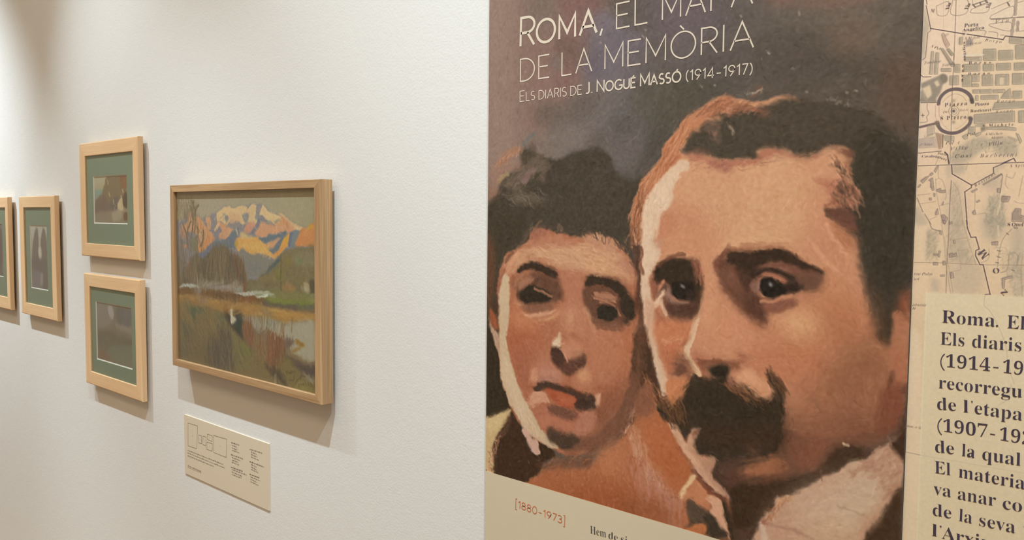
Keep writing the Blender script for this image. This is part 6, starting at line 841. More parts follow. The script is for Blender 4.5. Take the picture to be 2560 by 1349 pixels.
P 172 132 70 2.08 0.2 0 1 0 -1623.9 -284.6 -1600.9 -287.1 -1584 -292.6 -1601.1 -301.9 -1630 -311.9 -1647.6 -313.9 -1635.8 -307.6 -1603.9 -295.7 -1624 -292.9
P 204 191 162 2.08 0 0 0.9 0 -1635.8 -304.2 -1603.9 -294.8 -1624.1 -299.6
P 198 189 163 2.08 0 0 0.9 0 -1633 -317.2 -1609.8 -312.8 -1609.9 -319.5
P 159 133 98 4.16 0.3 0 1 0 -1665.5 -316 -1630.1 -318.6 -1590 -330.2 -1548.2 -331.5 -1548.2 -338 -1590.1 -336.8 -1636.1 -330.9
P 108 95 91 4.16 0.3 6 1 0 -1668.6 -324.8 -1636.1 -330.9 -1590.1 -338.4 -1548.2 -336.3 -1548.5 -365.5 -1590.4 -363.2 -1618.9 -350.4 -1642.1 -343.4 -1665.7 -332.9
P 143 128 89 5.2 0.3 0 1 0 -1695.9 -333.2 -1665.6 -327.8 -1630.5 -346.9 -1607.4 -357.2 -1590.4 -369.8 -1548.6 -380.2 -1548.8 -399.7 -1631.1 -397.1 -1702.6 -371.6
P 101 90 78 4.16 0.4 6 0.9 0 -1761.8 -358.6 -1733.4 -358.5 -1702.5 -364.8 -1678.3 -375.2 -1660.6 -396.4 -1696.8 -393.1 -1727.4 -376.7
P 176 167 149 3.12 0.4 6 0.8 0 -1601.7 -356.4 -1573.4 -360.8 -1548.5 -368.8 -1548.6 -376.9 -1579.1 -369.8
L 182 175 153 9.1 6.5 0 0 0.5 0 0 -1711.9 -379.7 -1712.2 -395.3
P 166 155 102 5.2 0 0 0.6 0 -1625 -377.9 -1584.9 -377.2 -1554.2 -389.1 -1554.3 -397.3 -1619.4 -395.4
L 99 85 66 2.34 3.9 0 0 0.55 0 0 -1666.1 -363.3 -1663.2 -369.7
L 99 85 66 2.34 3.9 0 0 0.55 0 0 -1660.1 -363.4 -1651.3 -367.3 -1645.3 -360.6
L 99 86 66 2.34 3.9 0 0 0.55 0 0 -1648.3 -366 -1630.6 -358.6 -1633.6 -365.7
L 99 86 66 2.34 3.9 0 0 0.55 0 0 -1630.7 -367 -1633.7 -374.1
L 99 86 66 2.34 3.9 0 0 0.55 0 0 -1651.5 -383.3 -1630.8 -377
L 99 86 66 2.34 3.9 0 0 0.55 0 0 -1628 -386.7 -1601.8 -364.7
L 99 86 66 2.34 3.9 0 0 0.55 0 0 -1604.6 -356.8 -1607.6 -373.8
L 99 86 66 2.34 3.9 0 0 0.55 0 0 -1601.8 -366.4 -1590.4 -364.8
L 99 86 66 2.34 3.9 0 0 0.55 0 0 -1616.4 -385 -1613.6 -391.2
L 99 86 66 2.34 3.9 0 0 0.55 0 0 -1607.7 -385.4 -1590.6 -384.6
L 99 86 67 2.34 3.9 0 0 0.55 0 0 -1587.7 -377.6 -1582.1 -385
L 99 86 67 2.34 3.9 0 0 0.55 0 0 -1573.6 -377.2 -1570.9 -385
L 99 86 67 2.34 3.9 0 0 0.55 0 0 -1562.4 -377.3 -1559.7 -385
W .8 5
D 9000 10 3 5 0.34
L 127 114 93 3.9 3.9 0 0 0.7 0 0.5 -2105.5 37.8 -2108.7 11.6 -2105.7 -9.8 -2112.6 -33.7 -2118.2 -57.7
L 126 113 93 3.9 3.9 0 0 0.7 0 0.5 -2093.6 23.5 -2096.6 6.9 -2103.1 -7.4
L 126 113 93 3.9 3.9 0 0 0.7 0 0.5 -2078.9 27 -2088.9 18.8 -2094.1 6.9
L 126 113 93 3.9 3.9 0 0 0.7 0 0.5 -2115.8 23.6 -2111.3 6.9
L 127 114 93 3.9 3.9 0 0 0.7 0 0.5 -2128.4 16.4 -2124 -2.7 -2114.5 -17
L 127 115 94 3.9 3.9 0 0 0.7 0 0.5 -2165 -22.3 -2155.3 -39.2 -2145.7 -53.5 -2141.2 -70.3
L 127 114 94 3.9 3.9 0 0 0.7 0 0.5 -2122 -17.1 -2135 -34 -2144.4 -54.7
L 127 114 94 3.9 3.9 0 0 0.7 0 0.5 -2105.9 -16.9 -2110.1 -33.6 -2120.7 -55.4 -2126.1 -69.9
L 127 114 93 3.9 3.9 0 0 0.7 0 0.5 -2099.5 -9.7 -2098.9 -28.7 -2103 -45.5
L 127 114 94 3.9 3.9 0 0 0.7 0 0.5 -2085.5 -30.9 -2076 -40.2 -2081.3 -54.5 -2074.4 -66.2
L 127 114 94 3.9 3.9 0 0 0.7 0 0.5 -2052 -39.8 -2053.7 -56.3 -2062.5 -74.2
L 127 114 94 3.9 3.9 0 0 0.7 0 0.5 -2064.1 -44.7 -2054.8 -54
L 127 114 94 3.9 3.9 0 0 0.7 0 0.5 -2151.3 6.8 -2146.8 -10.1 -2152.3 -24.6
L 128 115 94 3.9 3.9 0 0 0.7 0 0.5 -2175.5 -29.8 -2178.8 -53 -2184.6 -71.4
S 3 149 132 103 169 152 124 135 120 95 80 92 24 20.8 3.32 0.43 3.9 -2196.2 46.9 -2115.2 42.6 -2079 23.5 -2094.3 2.2 -2134 -2.8 -2195.3 -3.1
S 3 170 140 111 138 117 94 109 98 84 60 88 18 33.8 3.32 0.36 3.9 -2185.6 -25 -2094.8 -16.8 -2000.6 -48.2 -2048.5 -85.4 -2182.6 -89.6
S 4 139 122 97 159 140 111 110 99 82 171 122 92 150 90 10 39 3.32 0.4 3.9 -2191 -108.4 -2077.7 -98.3 -2001.4 -80.6 -1915.9 -82.5 -1852.2 -115.8 -1844.9 -166.3 -2190.9 -184.7
S 2 188 181 171 172 162 146 30 85 16 33.8 4.42 0.36 5.85 -2133.9 -161.9 -2036.3 -161.4 -1948.8 -161.1 -1949.3 -181.8 -2134.9 -193.5
S 3 243 213 169 231 172 135 243 222 181 70 55 50 15.6 4.42 0.25 3.9 -2098.9 11.7 -1980.8 7.2 -1828.6 21.8 -1819 -14.1 -1946.2 -53.9 -2076.7 -62.7
S 3 243 207 163 225 166 132 243 226 182 60 -40 40 15.6 4.42 0.25 3.9 -1842.2 16.3 -1780.9 22.8 -1684.5 -0.3 -1611.8 -26.2 -1685 -39.8 -1802.2 -42
S 2 138 136 150 169 161 162 50 60 40 15.6 4.42 0.25 3.9 -2065.3 -2.4 -1980.9 4.9 -1867.1 -19 -1880.8 -63.6 -1991.8 -66.4
S 3 242 192 127 222 162 96 243 215 151 50 -25 30 18.2 5.52 0.29 3.9 -1865 -69.8 -1742.9 -67.4 -1712.4 -99.2 -1782.9 -91.2 -1865.3 -83.1
S 4 160 151 115 133 127 90 151 137 81 172 160 129 90 70 40 20.8 5.52 0.25 5.85 -1682 -91.8 -1546.1 -72.8 -1546.8 -150.4 -1764.2 -163.6 -1736.2 -134.2
S 4 204 165 105 172 132 79 154 128 100 213 174 115 110 4 12 33.8 4.42 0.29 5.85 -2194.7 -220.7 -1820.8 -200.1 -1821.1 -216.5 -2195.1 -233.1 -1868.1 -217.3 -1547.1 -213.7 -1547.3 -231.4 -1868.8 -249.7
S 3 151 114 83 115 93 74 172 141 115 60 88 14 28.6 5.52 0.32 5.85 -2100.1 -194.9 -1820.7 -195.6 -1820.9 -208.9 -2100.6 -212.9
S 4 163 149 108 126 113 90 144 130 88 112 104 85 260 -58 16 39 4.42 0.29 5.85 -2192.1 -253.8 -2061.2 -248.7 -1951 -276.3 -1891.7 -311.9 -1823.4 -347.4 -1844.6 -376.7 -2161.5 -396.6 -2196.5 -386.8
P 112 102 88 53.04 0 0 0.45 0 -2200.7 -333.5 -2046.3 -298.7 -1941.8 -314.6 -1844.3 -360.1 -1844.6 -377.9 -2202.9 -401.7
S 4 98 90 80 131 118 108 87 80 73 149 135 118 120 86 12 44.2 4.42 0.32 5.85 -2030.8 -324 -1921.1 -291.7 -1888.3 -382.3 -2032.5 -388.8
S 4 162 124 97 146 101 77 164 131 102 121 92 75 130 88 9 44.2 3.32 0.4 3.9 -1858.9 -268.5 -1818.6 -263 -1806.4 -314.7 -1738.5 -286.5 -1668 -282.6 -1671.5 -320.1 -1696.2 -355.4 -1745.8 -351.4 -1738.9 -310.7 -1809.8 -318.6
S 2 212 206 190 173 164 146 30 88 10 26 3.32 0.43 3.9 -1769.6 -251.5 -1713.1 -249.8 -1670.8 -269.4 -1713.5 -280.5
U 0.35 3.9
G 2
"""
MAP = """
P 237 210 186 12.75 0 0 0.8 0 -336.9 292 -260.3 278.5 -264.6 171.1 -291.5 67.1 -328.6 68.4
P 230 209 189 12.75 0 0 0.7 0 -260.1 273.8 -194.6 262.4 -192.5 212.9 -258.1 222.1
P 236 206 176 17 0 0 0.8 0 -314.9 77.8 -178.8 72.4 -175.7 -0.2 -311.8 -1.8
P 240 212 180 12.75 0 0 0.8 0 -321.2 -1.9 -284.3 -1.5 -285 -100.2 -322.2 -103.1
P 243 221 191 2 0 0 0.7 0 -314.3 -163.4 -293.7 -161 -288.2 -404.6 -309.8 -410.7
P 184 170 153 6.8 0 0 0.68 0 -269.2 48.6 -262.5 50.7 -259.3 35.8 -256.1 18.7 -254.3 -1.1 -268.8 -1.3 -269.8 24.5
P 186 172 155 4.34 0 0 0.51 0 -269.3 3.6 -255.7 3.7 -250 -16.5 -240.5 -43.3 -251.2 -47.8 -268.5 -47.1 -268.4 -17
P 186 173 156 3.1 0 0 0.595 0 -291.6 -7 -285 -11.8 -281.9 -25.5 -287.7 -41 -291.4 -45.3 -292.8 -24.5
P 184 170 153 4.34 0 0 0.68 0 -224.5 33.2 -216.2 33.1 -216.3 24.2 -219.8 13.1 -219.2 -0.7 -231 -0.8 -232.4 8.6 -227.1 24.3
P 184 170 153 3.1 0 0 0.595 0 -219 18.7 -211.5 24.2 -211.8 7.6 -210.5 -0.6 -219.2 -0.7
P 185 171 154 3.72 0 0 0.68 0 -231.7 3.9 -210.7 4 -211.3 -9.1 -216.7 -18.4 -228.4 -19.4 -231.1 -9.5
P 185 171 154 3.72 0 0 0.595 0 -202.3 -6.3 -191.2 -3.6 -190.2 -28.2 -201.9 -29.9
P 187 173 156 4.34 0 0 0.68 0 -202.3 -32.5 -195.6 -32.3 -190.4 -23 -187.8 -83.4 -196.8 -84 -197.7 -61.2 -204.8 -55
P 182 168 151 2 0 0 0.595 0 -269 69.7 -254 69.2 -255.7 59.6 -267.5 59.4
P 182 168 151 2 0 0 0.51 0 -275.7 68.2 -270 69.2 -269.3 51.4 -273.2 57.3
P 181 166 149 2.25 0 0 0.7225 0 -267.5 87.1 -247 99.8 -237.7 102.4 -228.3 98.7 -214.7 101 -203.2 94.2 -200.6 84.4 -202.5 77.9 -218.3 79.6 -227.9 89.3 -237 85.6 -244.7 79.7 -253.9 72.2 -270.9 72.3
P 182 168 151 3.1 0 0 0.51 0 -235.2 52.3 -217.7 58.5 -216.3 46.3 -219.8 38.6 -235.8 43.4
P 181 167 150 2 0 0 0.51 0 -223.9 65.3 -213.4 70.5 -208.6 70.3 -217.9 62.9 -223.6 59.8
P 188 174 157 3.72 0 0 0.425 0 -263.3 -52.4 -234.3 -49.7 -233 -80.6 -262.1 -83.9
P 189 175 158 2.25 0 0 0.51 0 -286.6 -68.8 -277.6 -71.1 -277.1 -83.5 -285.4 -84.1
P 175 160 143 2 0 0 0.595 0 -307.2 265.4 -299.7 241.2 -299.4 234.2 -302.4 232 -303.8 203.1 -307.2 199.8 -308.1 224.2 -307.6 251
P 185 171 154 2 0 0 0.51 0 -308.2 18.8 -298.6 11.2 -292.2 -1.6 -306.9 -1.7
S 3 160 152 132 190 181 159 214 187 157 150 75 30 5 1.27 0.29 1.5 -269.2 48.6 -262.5 50.7 -259.3 35.8 -254.3 -1.1 -268.8 -1.3
S 2 160 152 132 150 148 128 120 80 25 6 1.7 0.29 1.5 -227.5 33.2 -211.8 33 -210.5 -0.6 -232 -0.9
S 2 163 153 130 206 184 153 120 60 35 6 1.7 0.29 2.25 -293.5 -7.1 -282.5 -10.4 -281.2 -44.9 -292.7 -45.4
S 2 162 152 130 184 170 146 120 70 35 7 1.7 0.22 2.25 -269.3 3.6 -255.7 3.7 -240.3 -47.3 -268.5 -47.1
S 3 153 151 125 137 132 112 206 188 158 160 60 50 3.5 1.06 0.36 1.5 -267.5 87.1 -247 99.8 -228.3 98.7 -203.2 94.2 -200.6 84.4 -218.3 79.6 -237 85.6 -270.9 72.3
S 2 162 155 130 151 144 125 100 70 40 6 1.7 0.25 1.5 -231.7 3.9 -210.7 4 -216.7 -18.4 -228.4 -19.4 -202.3 -32.5 -190.4 -23 -187.8 -83.4 -196.8 -84
Q 176 161 142 0.3 0 0 0.95 0 -260.4 197.3 -242.9 195.8 -242.7 191.1 -260.2 192.6
M 110 95 93 0.5 0.7 0 0 0.6 0 0 -260.4 197.3 -242.9 195.8 -242.7 191.1 -260.2 192.6 -260.4 197.3
Q 175 161 141 0.3 0 0 0.95 0 -240.9 204.2 -228 203 -227.4 189.9 -240.4 191
M 110 95 92 0.5 0.7 0 0 0.6 0 0 -240.9 204.2 -228 203 -227.4 189.9 -240.4 191 -240.9 204.2
Q 175 161 141 0.3 0 0 0.95 0 -225.1 200.7 -210.7 199.3 -210.3 188.4 -224.7 189.6
M 110 95 92 0.5 0.7 0 0 0.6 0 0 -225.1 200.7 -210.7 199.3 -210.3 188.4 -224.7 189.6 -225.1 200.7
Q 175 161 141 0.3 0 0 0.95 0 -208.3 204.6 -197.7 203.5 -197 187.9 -207.6 188.9
M 110 95 92 0.5 0.7 0 0 0.6 0 0 -208.3 204.6 -197.7 203.5 -197 187.9 -207.6 188.9 -208.3 204.6
Q 176 162 142 0.3 0 0 0.95 0 -261 189 -243.9 187.6 -243.6 179.3 -260.6 180.6
M 111 96 93 0.5 0.7 0 0 0.6 0 0 -261 189 -243.9 187.6 -243.6 179.3 -260.6 180.6 -261 189
Q 176 162 142 0.3 0 0 0.95 0 -240.6 186.7 -229.5 185.7 -229.2 178 -240.3 178.9
M 111 95 93 0.5 0.7 0 0 0.6 0 0 -240.6 186.7 -229.5 185.7 -229.2 178 -240.3 178.9 -240.6 186.7
Q 176 161 142 0.3 0 0 0.95 0 -226.8 186.1 -212.3 184.9 -212 177.2 -226.5 178.3
M 111 95 93 0.5 0.7 0 0 0.6 0 0 -226.8 186.1 -212.3 184.9 -212 177.2 -226.5 178.3 -226.8 186.1
Q 176 161 142 0.3 0 0 0.95 0 -208.8 184.5 -196.8 183.5 -196.5 175.4 -208.4 176.3
M 111 95 93 0.5 0.7 0 0 0.6 0 0 -208.8 184.5 -196.8 183.5 -196.5 175.4 -208.4 176.3 -208.8 184.5
Q 177 163 143 0.3 0 0 0.95 0 -261.9 176.3 -252.4 175.6 -251.8 162.2 -261.4 162.8
M 111 96 93 0.5 0.7 0 0 0.6 0 0 -261.9 176.3 -252.4 175.6 -251.8 162.2 -261.4 162.8 -261.9 176.3
Q 177 162 143 0.3 0 0 0.95 0 -251.9 176 -244.4 175.4 -244 167.1 -251.6 167.6
M 111 96 93 0.5 0.7 0 0 0.6 0 0 -251.9 176 -244.4 175.4 -244 167.1 -251.6 167.6 -251.9 176
Q 177 163 143 0.3 0 0 0.95 0 -251.5 165 -244.4 164.5 -244.3 161.4 -251.3 161.8
M 111 96 94 0.5 0.7 0 0 0.6 0 0 -251.5 165 -244.4 164.5 -244.3 161.4 -251.3 161.8 -251.5 165
Q 177 162 143 0.3 0 0 0.95 0 -241.1 174.3 -230 173.5 -229.4 161.1 -240.6 161.8
M 111 96 93 0.5 0.7 0 0 0.6 0 0 -241.1 174.3 -230 173.5 -229.4 161.1 -240.6 161.8 -241.1 174.3
Q 177 162 143 0.3 0 0 0.95 0 -227.2 173.3 -213.6 172.3 -213.1 160 -226.7 160.9
M 111 96 93 0.5 0.7 0 0 0.6 0 0 -227.2 173.3 -213.6 172.3 -213.1 160 -226.7 160.9 -227.2 173.3
Q 177 162 143 0.3 0 0 0.95 0 -210 172.5 -198.9 171.6 -198.4 159.5 -209.5 160.2
M 111 96 93 0.5 0.7 0 0 0.6 0 0 -210 172.5 -198.9 171.6 -198.4 159.5 -209.5 160.2 -210 172.5
Q 177 163 143 0.3 0 0 0.95 0 -275.9 177 -266.2 176.3 -265.8 165.7 -275.5 166.3
M 111 96 94 0.5 0.7 0 0 0.6 0 0 -275.9 177 -266.2 176.3 -265.8 165.7 -275.5 166.3 -275.9 177
Q 176 162 142 0.3 0 0 0.95 0 -271.1 190.2 -265.3 189.7 -264.9 180.2 -270.7 180.7
M 111 96 93 0.5 0.7 0 0 0.6 0 0 -271.1 190.2 -265.3 189.7 -264.9 180.2 -270.7 180.7 -271.1 190.2
Q 178 163 144 0.3 0 0 0.95 0 -250.2 158.1 -243.2 157.6 -243 153.4 -250.1 153.9
M 112 96 94 0.5 0.7 0 0 0.6 0 0 -250.2 158.1 -243.2 157.6 -243 153.4 -250.1 153.9 -250.2 158.1
Q 177 163 143 0.3 0 0 0.95 0 -242.7 157.3 -230.2 156.6 -230 152.4 -242.5 153.2
M 112 96 94 0.5 0.7 0 0 0.6 0 0 -242.7 157.3 -230.2 156.6 -230 152.4 -242.5 153.2 -242.7 157.3
Q 177 163 143 0.3 0 0 0.95 0 -228.8 156 -216.9 155.3 -216.8 151.7 -228.6 152.4
M 111 96 94 0.5 0.7 0 0 0.6 0 0 -228.8 156 -216.9 155.3 -216.8 151.7 -228.6 152.4 -228.8 156
Q 178 163 144 0.3 0 0 0.95 0 -247.1 151 -244.3 150.8 -244.1 145.1 -246.9 145.2
M 112 97 94 0.5 0.7 0 0 0.6 0 0 -247.1 151 -244.3 150.8 -244.1 145.1 -246.9 145.2 -247.1 151
Q 178 163 144 0.3 0 0 0.95 0 -241.5 150.5 -223.5 149.4 -223.3 144.8 -241.3 145.8
M 112 97 94 0.5 0.7 0 0 0.6 0 0 -241.5 150.5 -223.5 149.4 -223.3 144.8 -241.3 145.8 -241.5 150.5
Q 177 163 143 0.3 0 0 0.95 0 -208.8 152.5 -199.9 152 -199.5 143.9 -208.4 144.4
M 111 96 94 0.5 0.7 0 0 0.6 0 0 -208.8 152.5 -199.9 152 -199.5 143.9 -208.4 144.4 -208.8 152.5
Q 177 163 144 0.3 0 0 0.95 0 -220.6 145.5 -216.8 151.8 -211.6 155.9 -209.8 144.5
M 112 96 94 0.5 0.7 0 0 0.6 0 0 -220.6 145.5 -216.8 151.8 -211.6 155.9 -209.8 144.5 -220.6 145.5
Q 178 164 144 0.3 0 0 0.95 0 -228.7 132.8 -226.3 140.9 -195 139.7 -194.7 132.6 -211.5 132.9
M 112 97 94 0.5 0.7 0 0 0.6 0 0 -228.7 132.8 -226.3 140.9 -195 139.7 -194.7 132.6 -211.5 132.9 -228.7 132.8
Q 179 164 145 0.3 0 0 0.95 0 -247.6 128.6 -206 129.5 -205.5 117.3 -247.2 118.1
M 112 97 95 0.5 0.7 0 0 0.6 0 0 -247.6 128.6 -206 129.5 -205.5 117.3 -247.2 118.1 -247.6 128.6
Q 177 162 142 0.3 0 0 0.95 0 -285.7 187.1 -274.8 185.9 -274.7 182.2 -285.5 183.4
M 111 96 93 0.5 0.7 0 0 0.6 0 0 -285.7 187.1 -274.8 185.9 -274.7 182.2 -285.5 183.4 -285.7 187.1
Q 175 160 140 0.3 0 0 0.95 0 -214.9 214.5 -200.3 212.5 -200 204.4 -214.6 207.9
M 110 94 92 0.5 0.7 0 0 0.6 0 0 -214.9 214.5 -200.3 212.5 -200 204.4 -214.6 207.9 -214.9 214.5
Q 175 160 141 0.3 0 0 0.95 0 -267 221.2 -263.5 221.7 -263.8 212.9 -267 213.3
M 110 95 92 0.5 0.7 0 0 0.6 0 0 -267 221.2 -263.5 221.7 -263.8 212.9 -267 213.3 -267 221.2
Q 153 142 132 0.3 0 0 0.95 0 -259.3 217.5 -252.6 217.6 -252.4 210.3 -258.9 209.6
M 110 95 92 0.5 0.7 0 0 0.2 0 0 -259.3 217.5 -252.6 217.6 -252.4 210.3 -258.9 209.6 -259.3 217.5
Q 222 202 173 0.3 0 0 1 0 -223 169.8 -217.5 169.7 -218 160.1 -223 160.6
L 111 96 93 0.5 0.8 0 0 0.5 0 0 -223 160.6 -223 169.8 -217.5 169.7
Q 176 162 142 0.3 0 0 0.95 0 -297.4 208.8 -294.9 208.5 -295.6 181.2 -298.7 181.5
M 111 95 93 0.5 0.7 0 0 0.6 0 0 -297.4 208.8 -294.9 208.5 -295.6 181.2 -298.7 181.5 -297.4 208.8
Q 176 162 142 0.3 0 0 0.95 0 -292.4 206.5 -288.9 206.1 -289.6 180.6 -293.6 181
M 111 95 93 0.5 0.7 0 0 0.6 0 0 -292.4 206.5 -288.9 206.1 -289.6 180.6 -293.6 181 -292.4 206.5
Q 160 147 129 0.3 0 0 0.95 0 -287.1 210.7 -284.6 210.9 -270.6 188.5 -274.4 187.9
M 111 95 93 0.5 0.7 0 0 0.6 0 0 -287.1 210.7 -284.6 210.9 -270.6 188.5 -274.4 187.9 -287.1 210.7
Q 153 144 124 0.3 0 0 0.95 0 -280.6 209.3 -278.2 210 -272.1 201.9 -274.9 200.6
M 110 95 92 0.5 0.7 0 0 0.6 0 0 -280.6 209.3 -278.2 210 -272.1 201.9 -274.9 200.6 -280.6 209.3
Q 193 164 145 0.3 0 0 0.95 0 -286.8 227.6 -284.9 229.5 -277.4 214.2 -280.7 210.9 -284.4 218.8
M 110 95 92 0.5 0.7 0 0 0.6 0 0 -286.8 227.6 -284.9 229.5 -277.4 214.2 -280.7 210.9 -284.4 218.8 -286.8 227.6
Q 193 164 145 0.3 0 0 0.95 0 -283.8 226.7 -279.4 227.6 -279.1 226.5 -282.7 224.9
M 110 94 92 0.5 0.7 0 0 0.3 0 0 -283.8 226.7 -279.4 227.6 -279.1 226.5 -282.7 224.9 -283.8 226.7
Q 157 144 131 0.35 0 0 0.95 0 -307.1 171.1 -286.8 178.7 -282.9 179.9 -278.9 177.9 -277.5 174 -278.6 169.8 -282.4 167.6 -285 157.7 -289.2 151.1 -288.5 146.2 -307.3 148.4 -307.4 153.3 -299.7 149.9 -305.8 164.5 -306.9 166.8
P 144 131 117 0.35 0 0 1 0 -285.9 179.1 -281.9 179.8 -278.4 176.7 -277.7 172.4 -279.6 169.4 -283.5 169.8 -285.7 174.3
Q 228 205 174 0.3 0 0 1 0 -305.8 164.5 -297.4 168.5 -294.5 158.6 -294.4 155.9 -299.3 151.5
Q 227 205 174 0.3 0 0 1 0 -292.5 171.3 -288.6 173.3 -285.9 166.9 -289.3 165
Q 156 145 127 0.4 0 0 0.8 0 -307.8 161.4 -305.8 163.4 -299.2 150.4 -307.3 150
L 112 97 95 0.8 0.8 0 0 1 0 0 -307.2 147.8 -289.1 146.8
L 111 96 94 0.8 0.8 0 0 1 0 0 -308 181.5 -305.4 179.1 -296.8 178.4
L 116 101 101 4 1 0 0 0.95 0 0 -287 144.5 -286.2 149.8 -282.9 155.4 -277.2 159.6 -270.4 160.8 -263.6 159.6 -257.3 156.1 -252.3 150.4 -250.1 143.4
P 95 88 81 0.35 0 0 1 0 -252.2 147.8 -249.4 147.5 -248.7 142.8 -251.5 143
P 88 81 80 0.35 0 0 1 0 -253.7 125.4 -250.4 126.7 -248.9 123.5 -251.6 122.1
L 117 102 102 4 1 0 0 0.95 0 0 -250.8 123.6 -252.4 118 -256.5 113.5 -261.7 110.1 -267.4 108.4 -274.2 108.8 -281.3 111.9 -285.4 116.5 -287.6 122
P 134 115 104 0.35 0 0 1 0 -289.6 123.2 -285.2 123.4 -284.9 117 -288 118.3
L 134 115 109 3 1 0 0 1 0 0 -307.1 117.9 -288.6 121.5
L 214 169 154 0.8 1 0 0 0.7 0 0 -286.5 143.9 -285.9 129.9
L 214 169 154 0.8 1 0 0 0.7 0 0 -290.4 143.1 -289.9 130.2
L 198 159 143 0.7 1 0 0 0.6 0 0 -290.3 140 -289.9 130.2 -287.1 122.5
L 209 169 154 0.7 1 0 0 0.6 0 0 -286.3 139.6 -284.9 128.8 -280.5 118.8 -273.4 111.9
L 188 161 141 0.65 1 0 0 0.6 0 0 -253.5 133.8 -254.6 125.5 -257.7 119.4 -266.6 112.6
L 146 129 114 0.7 0.8 0 0 0.7 0 0 -266.2 134.2 -266.6 132.5 -267.6 131.2 -269.1 130.7 -270.7 131.1 -272.1 132.2 -272.9 133.8 -273 135.6 -272.3 137.1 -271 138 -269.4 138.1 -267.8 137.4 -266.7 135.9 -266.2 134.2
L 146 129 114 0.7 0.8 0 0 0.7 0 0 -264.1 134 -264.6 131.2 -266.3 129.2 -268.7 128.3 -271.4 128.9 -273.7 130.7 -275 133.4 -275.2 136.4 -274 138.9 -271.9 140.3 -269.2 140.5 -266.7 139.2 -264.8 136.9 -264.1 134
P 73 66 77 0.3 0 0 1 0 -270.9 135.7 -268.5 135.8 -267.9 133.4 -270.3 133
P 157 140 119 0.35 0 0 0.7 0 -270.9 123 -267.5 122.7 -267.4 119.5 -270.8 119.8
P 156 139 118 0.35 0 0 0.6 0 -271.4 148.5 -268 148.1 -268.4 145 -271.3 145.3
L 155 136 122 0.6 1 0 0 0.5 0 0 -282.6 146.2 -276.9 152.1 -269.3 155.1 -261.4 151.8 -256.9 145.6
L 167 144 132 1 1 0 0 0.8 0 0 -306.2 148.3 -300.1 147.8 -299.9 140.7 -297.6 134.1 -299.9 129.9 -299.2 124.4 -307.3 123.4
L 113 98 95 0.8 0.7 0 0 0.8 0 0 -306.1 132.3 -302.6 132
L 113 98 95 0.8 0.7 0 0 0.8 0 0 -304.5 134.1 -304.3 130.2
Q 195 176 155 0.3 0 0 0.95 0 -298.5 117.3 -291 118.5 -289.6 109.2 -298.1 108.1
M 113 98 96 0.5 0.7 0 0 0.4 0 0 -298.5 117.3 -291 118.5 -289.6 109.2 -298.1 108.1 -298.5 117.3
Q 200 179 163 0.3 0 0 0.95 0 -307.6 103.2 -289.4 104.9 -286.9 92.3 -307.7 92.3
M 114 99 96 0.5 0.7 0 0 0.3 0 0 -307.6 103.2 -289.4 104.9 -286.9 92.3 -307.7 92.3 -307.6 103.2
Q 181 151 129 0.3 0 0 0.95 0 -288.6 109.7 -280.1 107 -280.9 90.9 -284.4 90
M 114 98 96 0.5 0.7 0 0 0.4 0 0 -288.6 109.7 -280.1 107 -280.9 90.9 -284.4 90 -288.6 109.7
Q 180 166 147 0.3 0 0 0.95 0 -279 105.9 -268.2 104.2 -268.5 98.9 -277.8 99.4
M 113 98 96 0.5 0.7 0 0 0.6 0 0 -279 105.9 -268.2 104.2 -268.5 98.9 -277.8 99.4 -279 105.9
L 114 98 96 0.8 0.8 0 0 1 0 0 -280.6 107 -280.5 92
Q 180 165 146 0.3 0 0 0.95 0 -252.8 114.8 -246.1 113.9 -245.8 104.9 -253 107.5
M 113 98 95 0.5 0.7 0 0 0.6 0 0 -252.8 114.8 -246.1 113.9 -245.8 104.9 -253 107.5 -252.8 114.8
Q 180 166 146 0.3 0 0 0.95 0 -259.5 103.6 -253.9 106.5 -253.7 101.2 -256.5 99.8
M 113 98 96 0.5 0.7 0 0 0.6 0 0 -259.5 103.6 -253.9 106.5 -253.7 101.2 -256.5 99.8 -259.5 103.6
Q 180 166 146 0.3 0 0 0.95 0 -245.3 106 -239.3 107.7 -240.1 104.6 -244.7 102.8
M 113 98 96 0.5 0.7 0 0 0.6 0 0 -245.3 106 -239.3 107.7 -240.1 104.6 -244.7 102.8 -245.3 106
Q 146 134 119 0.3 0 0 0.95 0 -239.5 112.9 -233.5 113.5 -234.2 109.4 -238.8 107.6
M 113 98 95 0.5 0.7 0 0 0.3 0 0 -239.5 112.9 -233.5 113.5 -234.2 109.4 -238.8 107.6 -239.5 112.9
Q 179 165 146 0.3 0 0 0.95 0 -233.5 113 -215.2 112.8 -203.9 110 -203.8 107.5 -233.4 110.4
M 113 98 95 0.5 0.7 0 0 0.6 0 0 -233.5 113 -215.2 112.8 -203.9 110 -203.8 107.5 -233.4 110.4 -233.5 113
Q 180 165 146 0.3 0 0 0.95 0 -211.5 100.8 -205.6 98.4 -201.5 96.1 -203.2 94.2 -206.4 96.9 -211 99.2
M 113 98 96 0.5 0.7 0 0 0.3 0 0 -211.5 100.8 -205.6 98.4 -201.5 96.1 -203.2 94.2 -206.4 96.9 -211 99.2 -211.5 100.8
Q 180 165 146 0.3 0 0 0.95 0 -203.6 104.4 -200.9 102.2 -197.5 94.9 -199.1 92
M 113 98 96 0.5 0.7 0 0 0.6 0 0 -203.6 104.4 -200.9 102.2 -197.5 94.9 -199.1 92 -203.6 104.4
Q 178 164 145 0.3 0 0 0.95 0 -202 129.2 -196.8 129.3 -196.3 116.1 -201.4 116
M 112 97 95 0.5 0.7 0 0 0.6 0 0 -202 129.2 -196.8 129.3 -196.3 116.1 -201.4 116 -202 129.2
Q 179 165 146 0.3 0 0 0.95 0 -245.7 116.5 -235.5 116.8 -235.3 113.7 -245.7 114.4
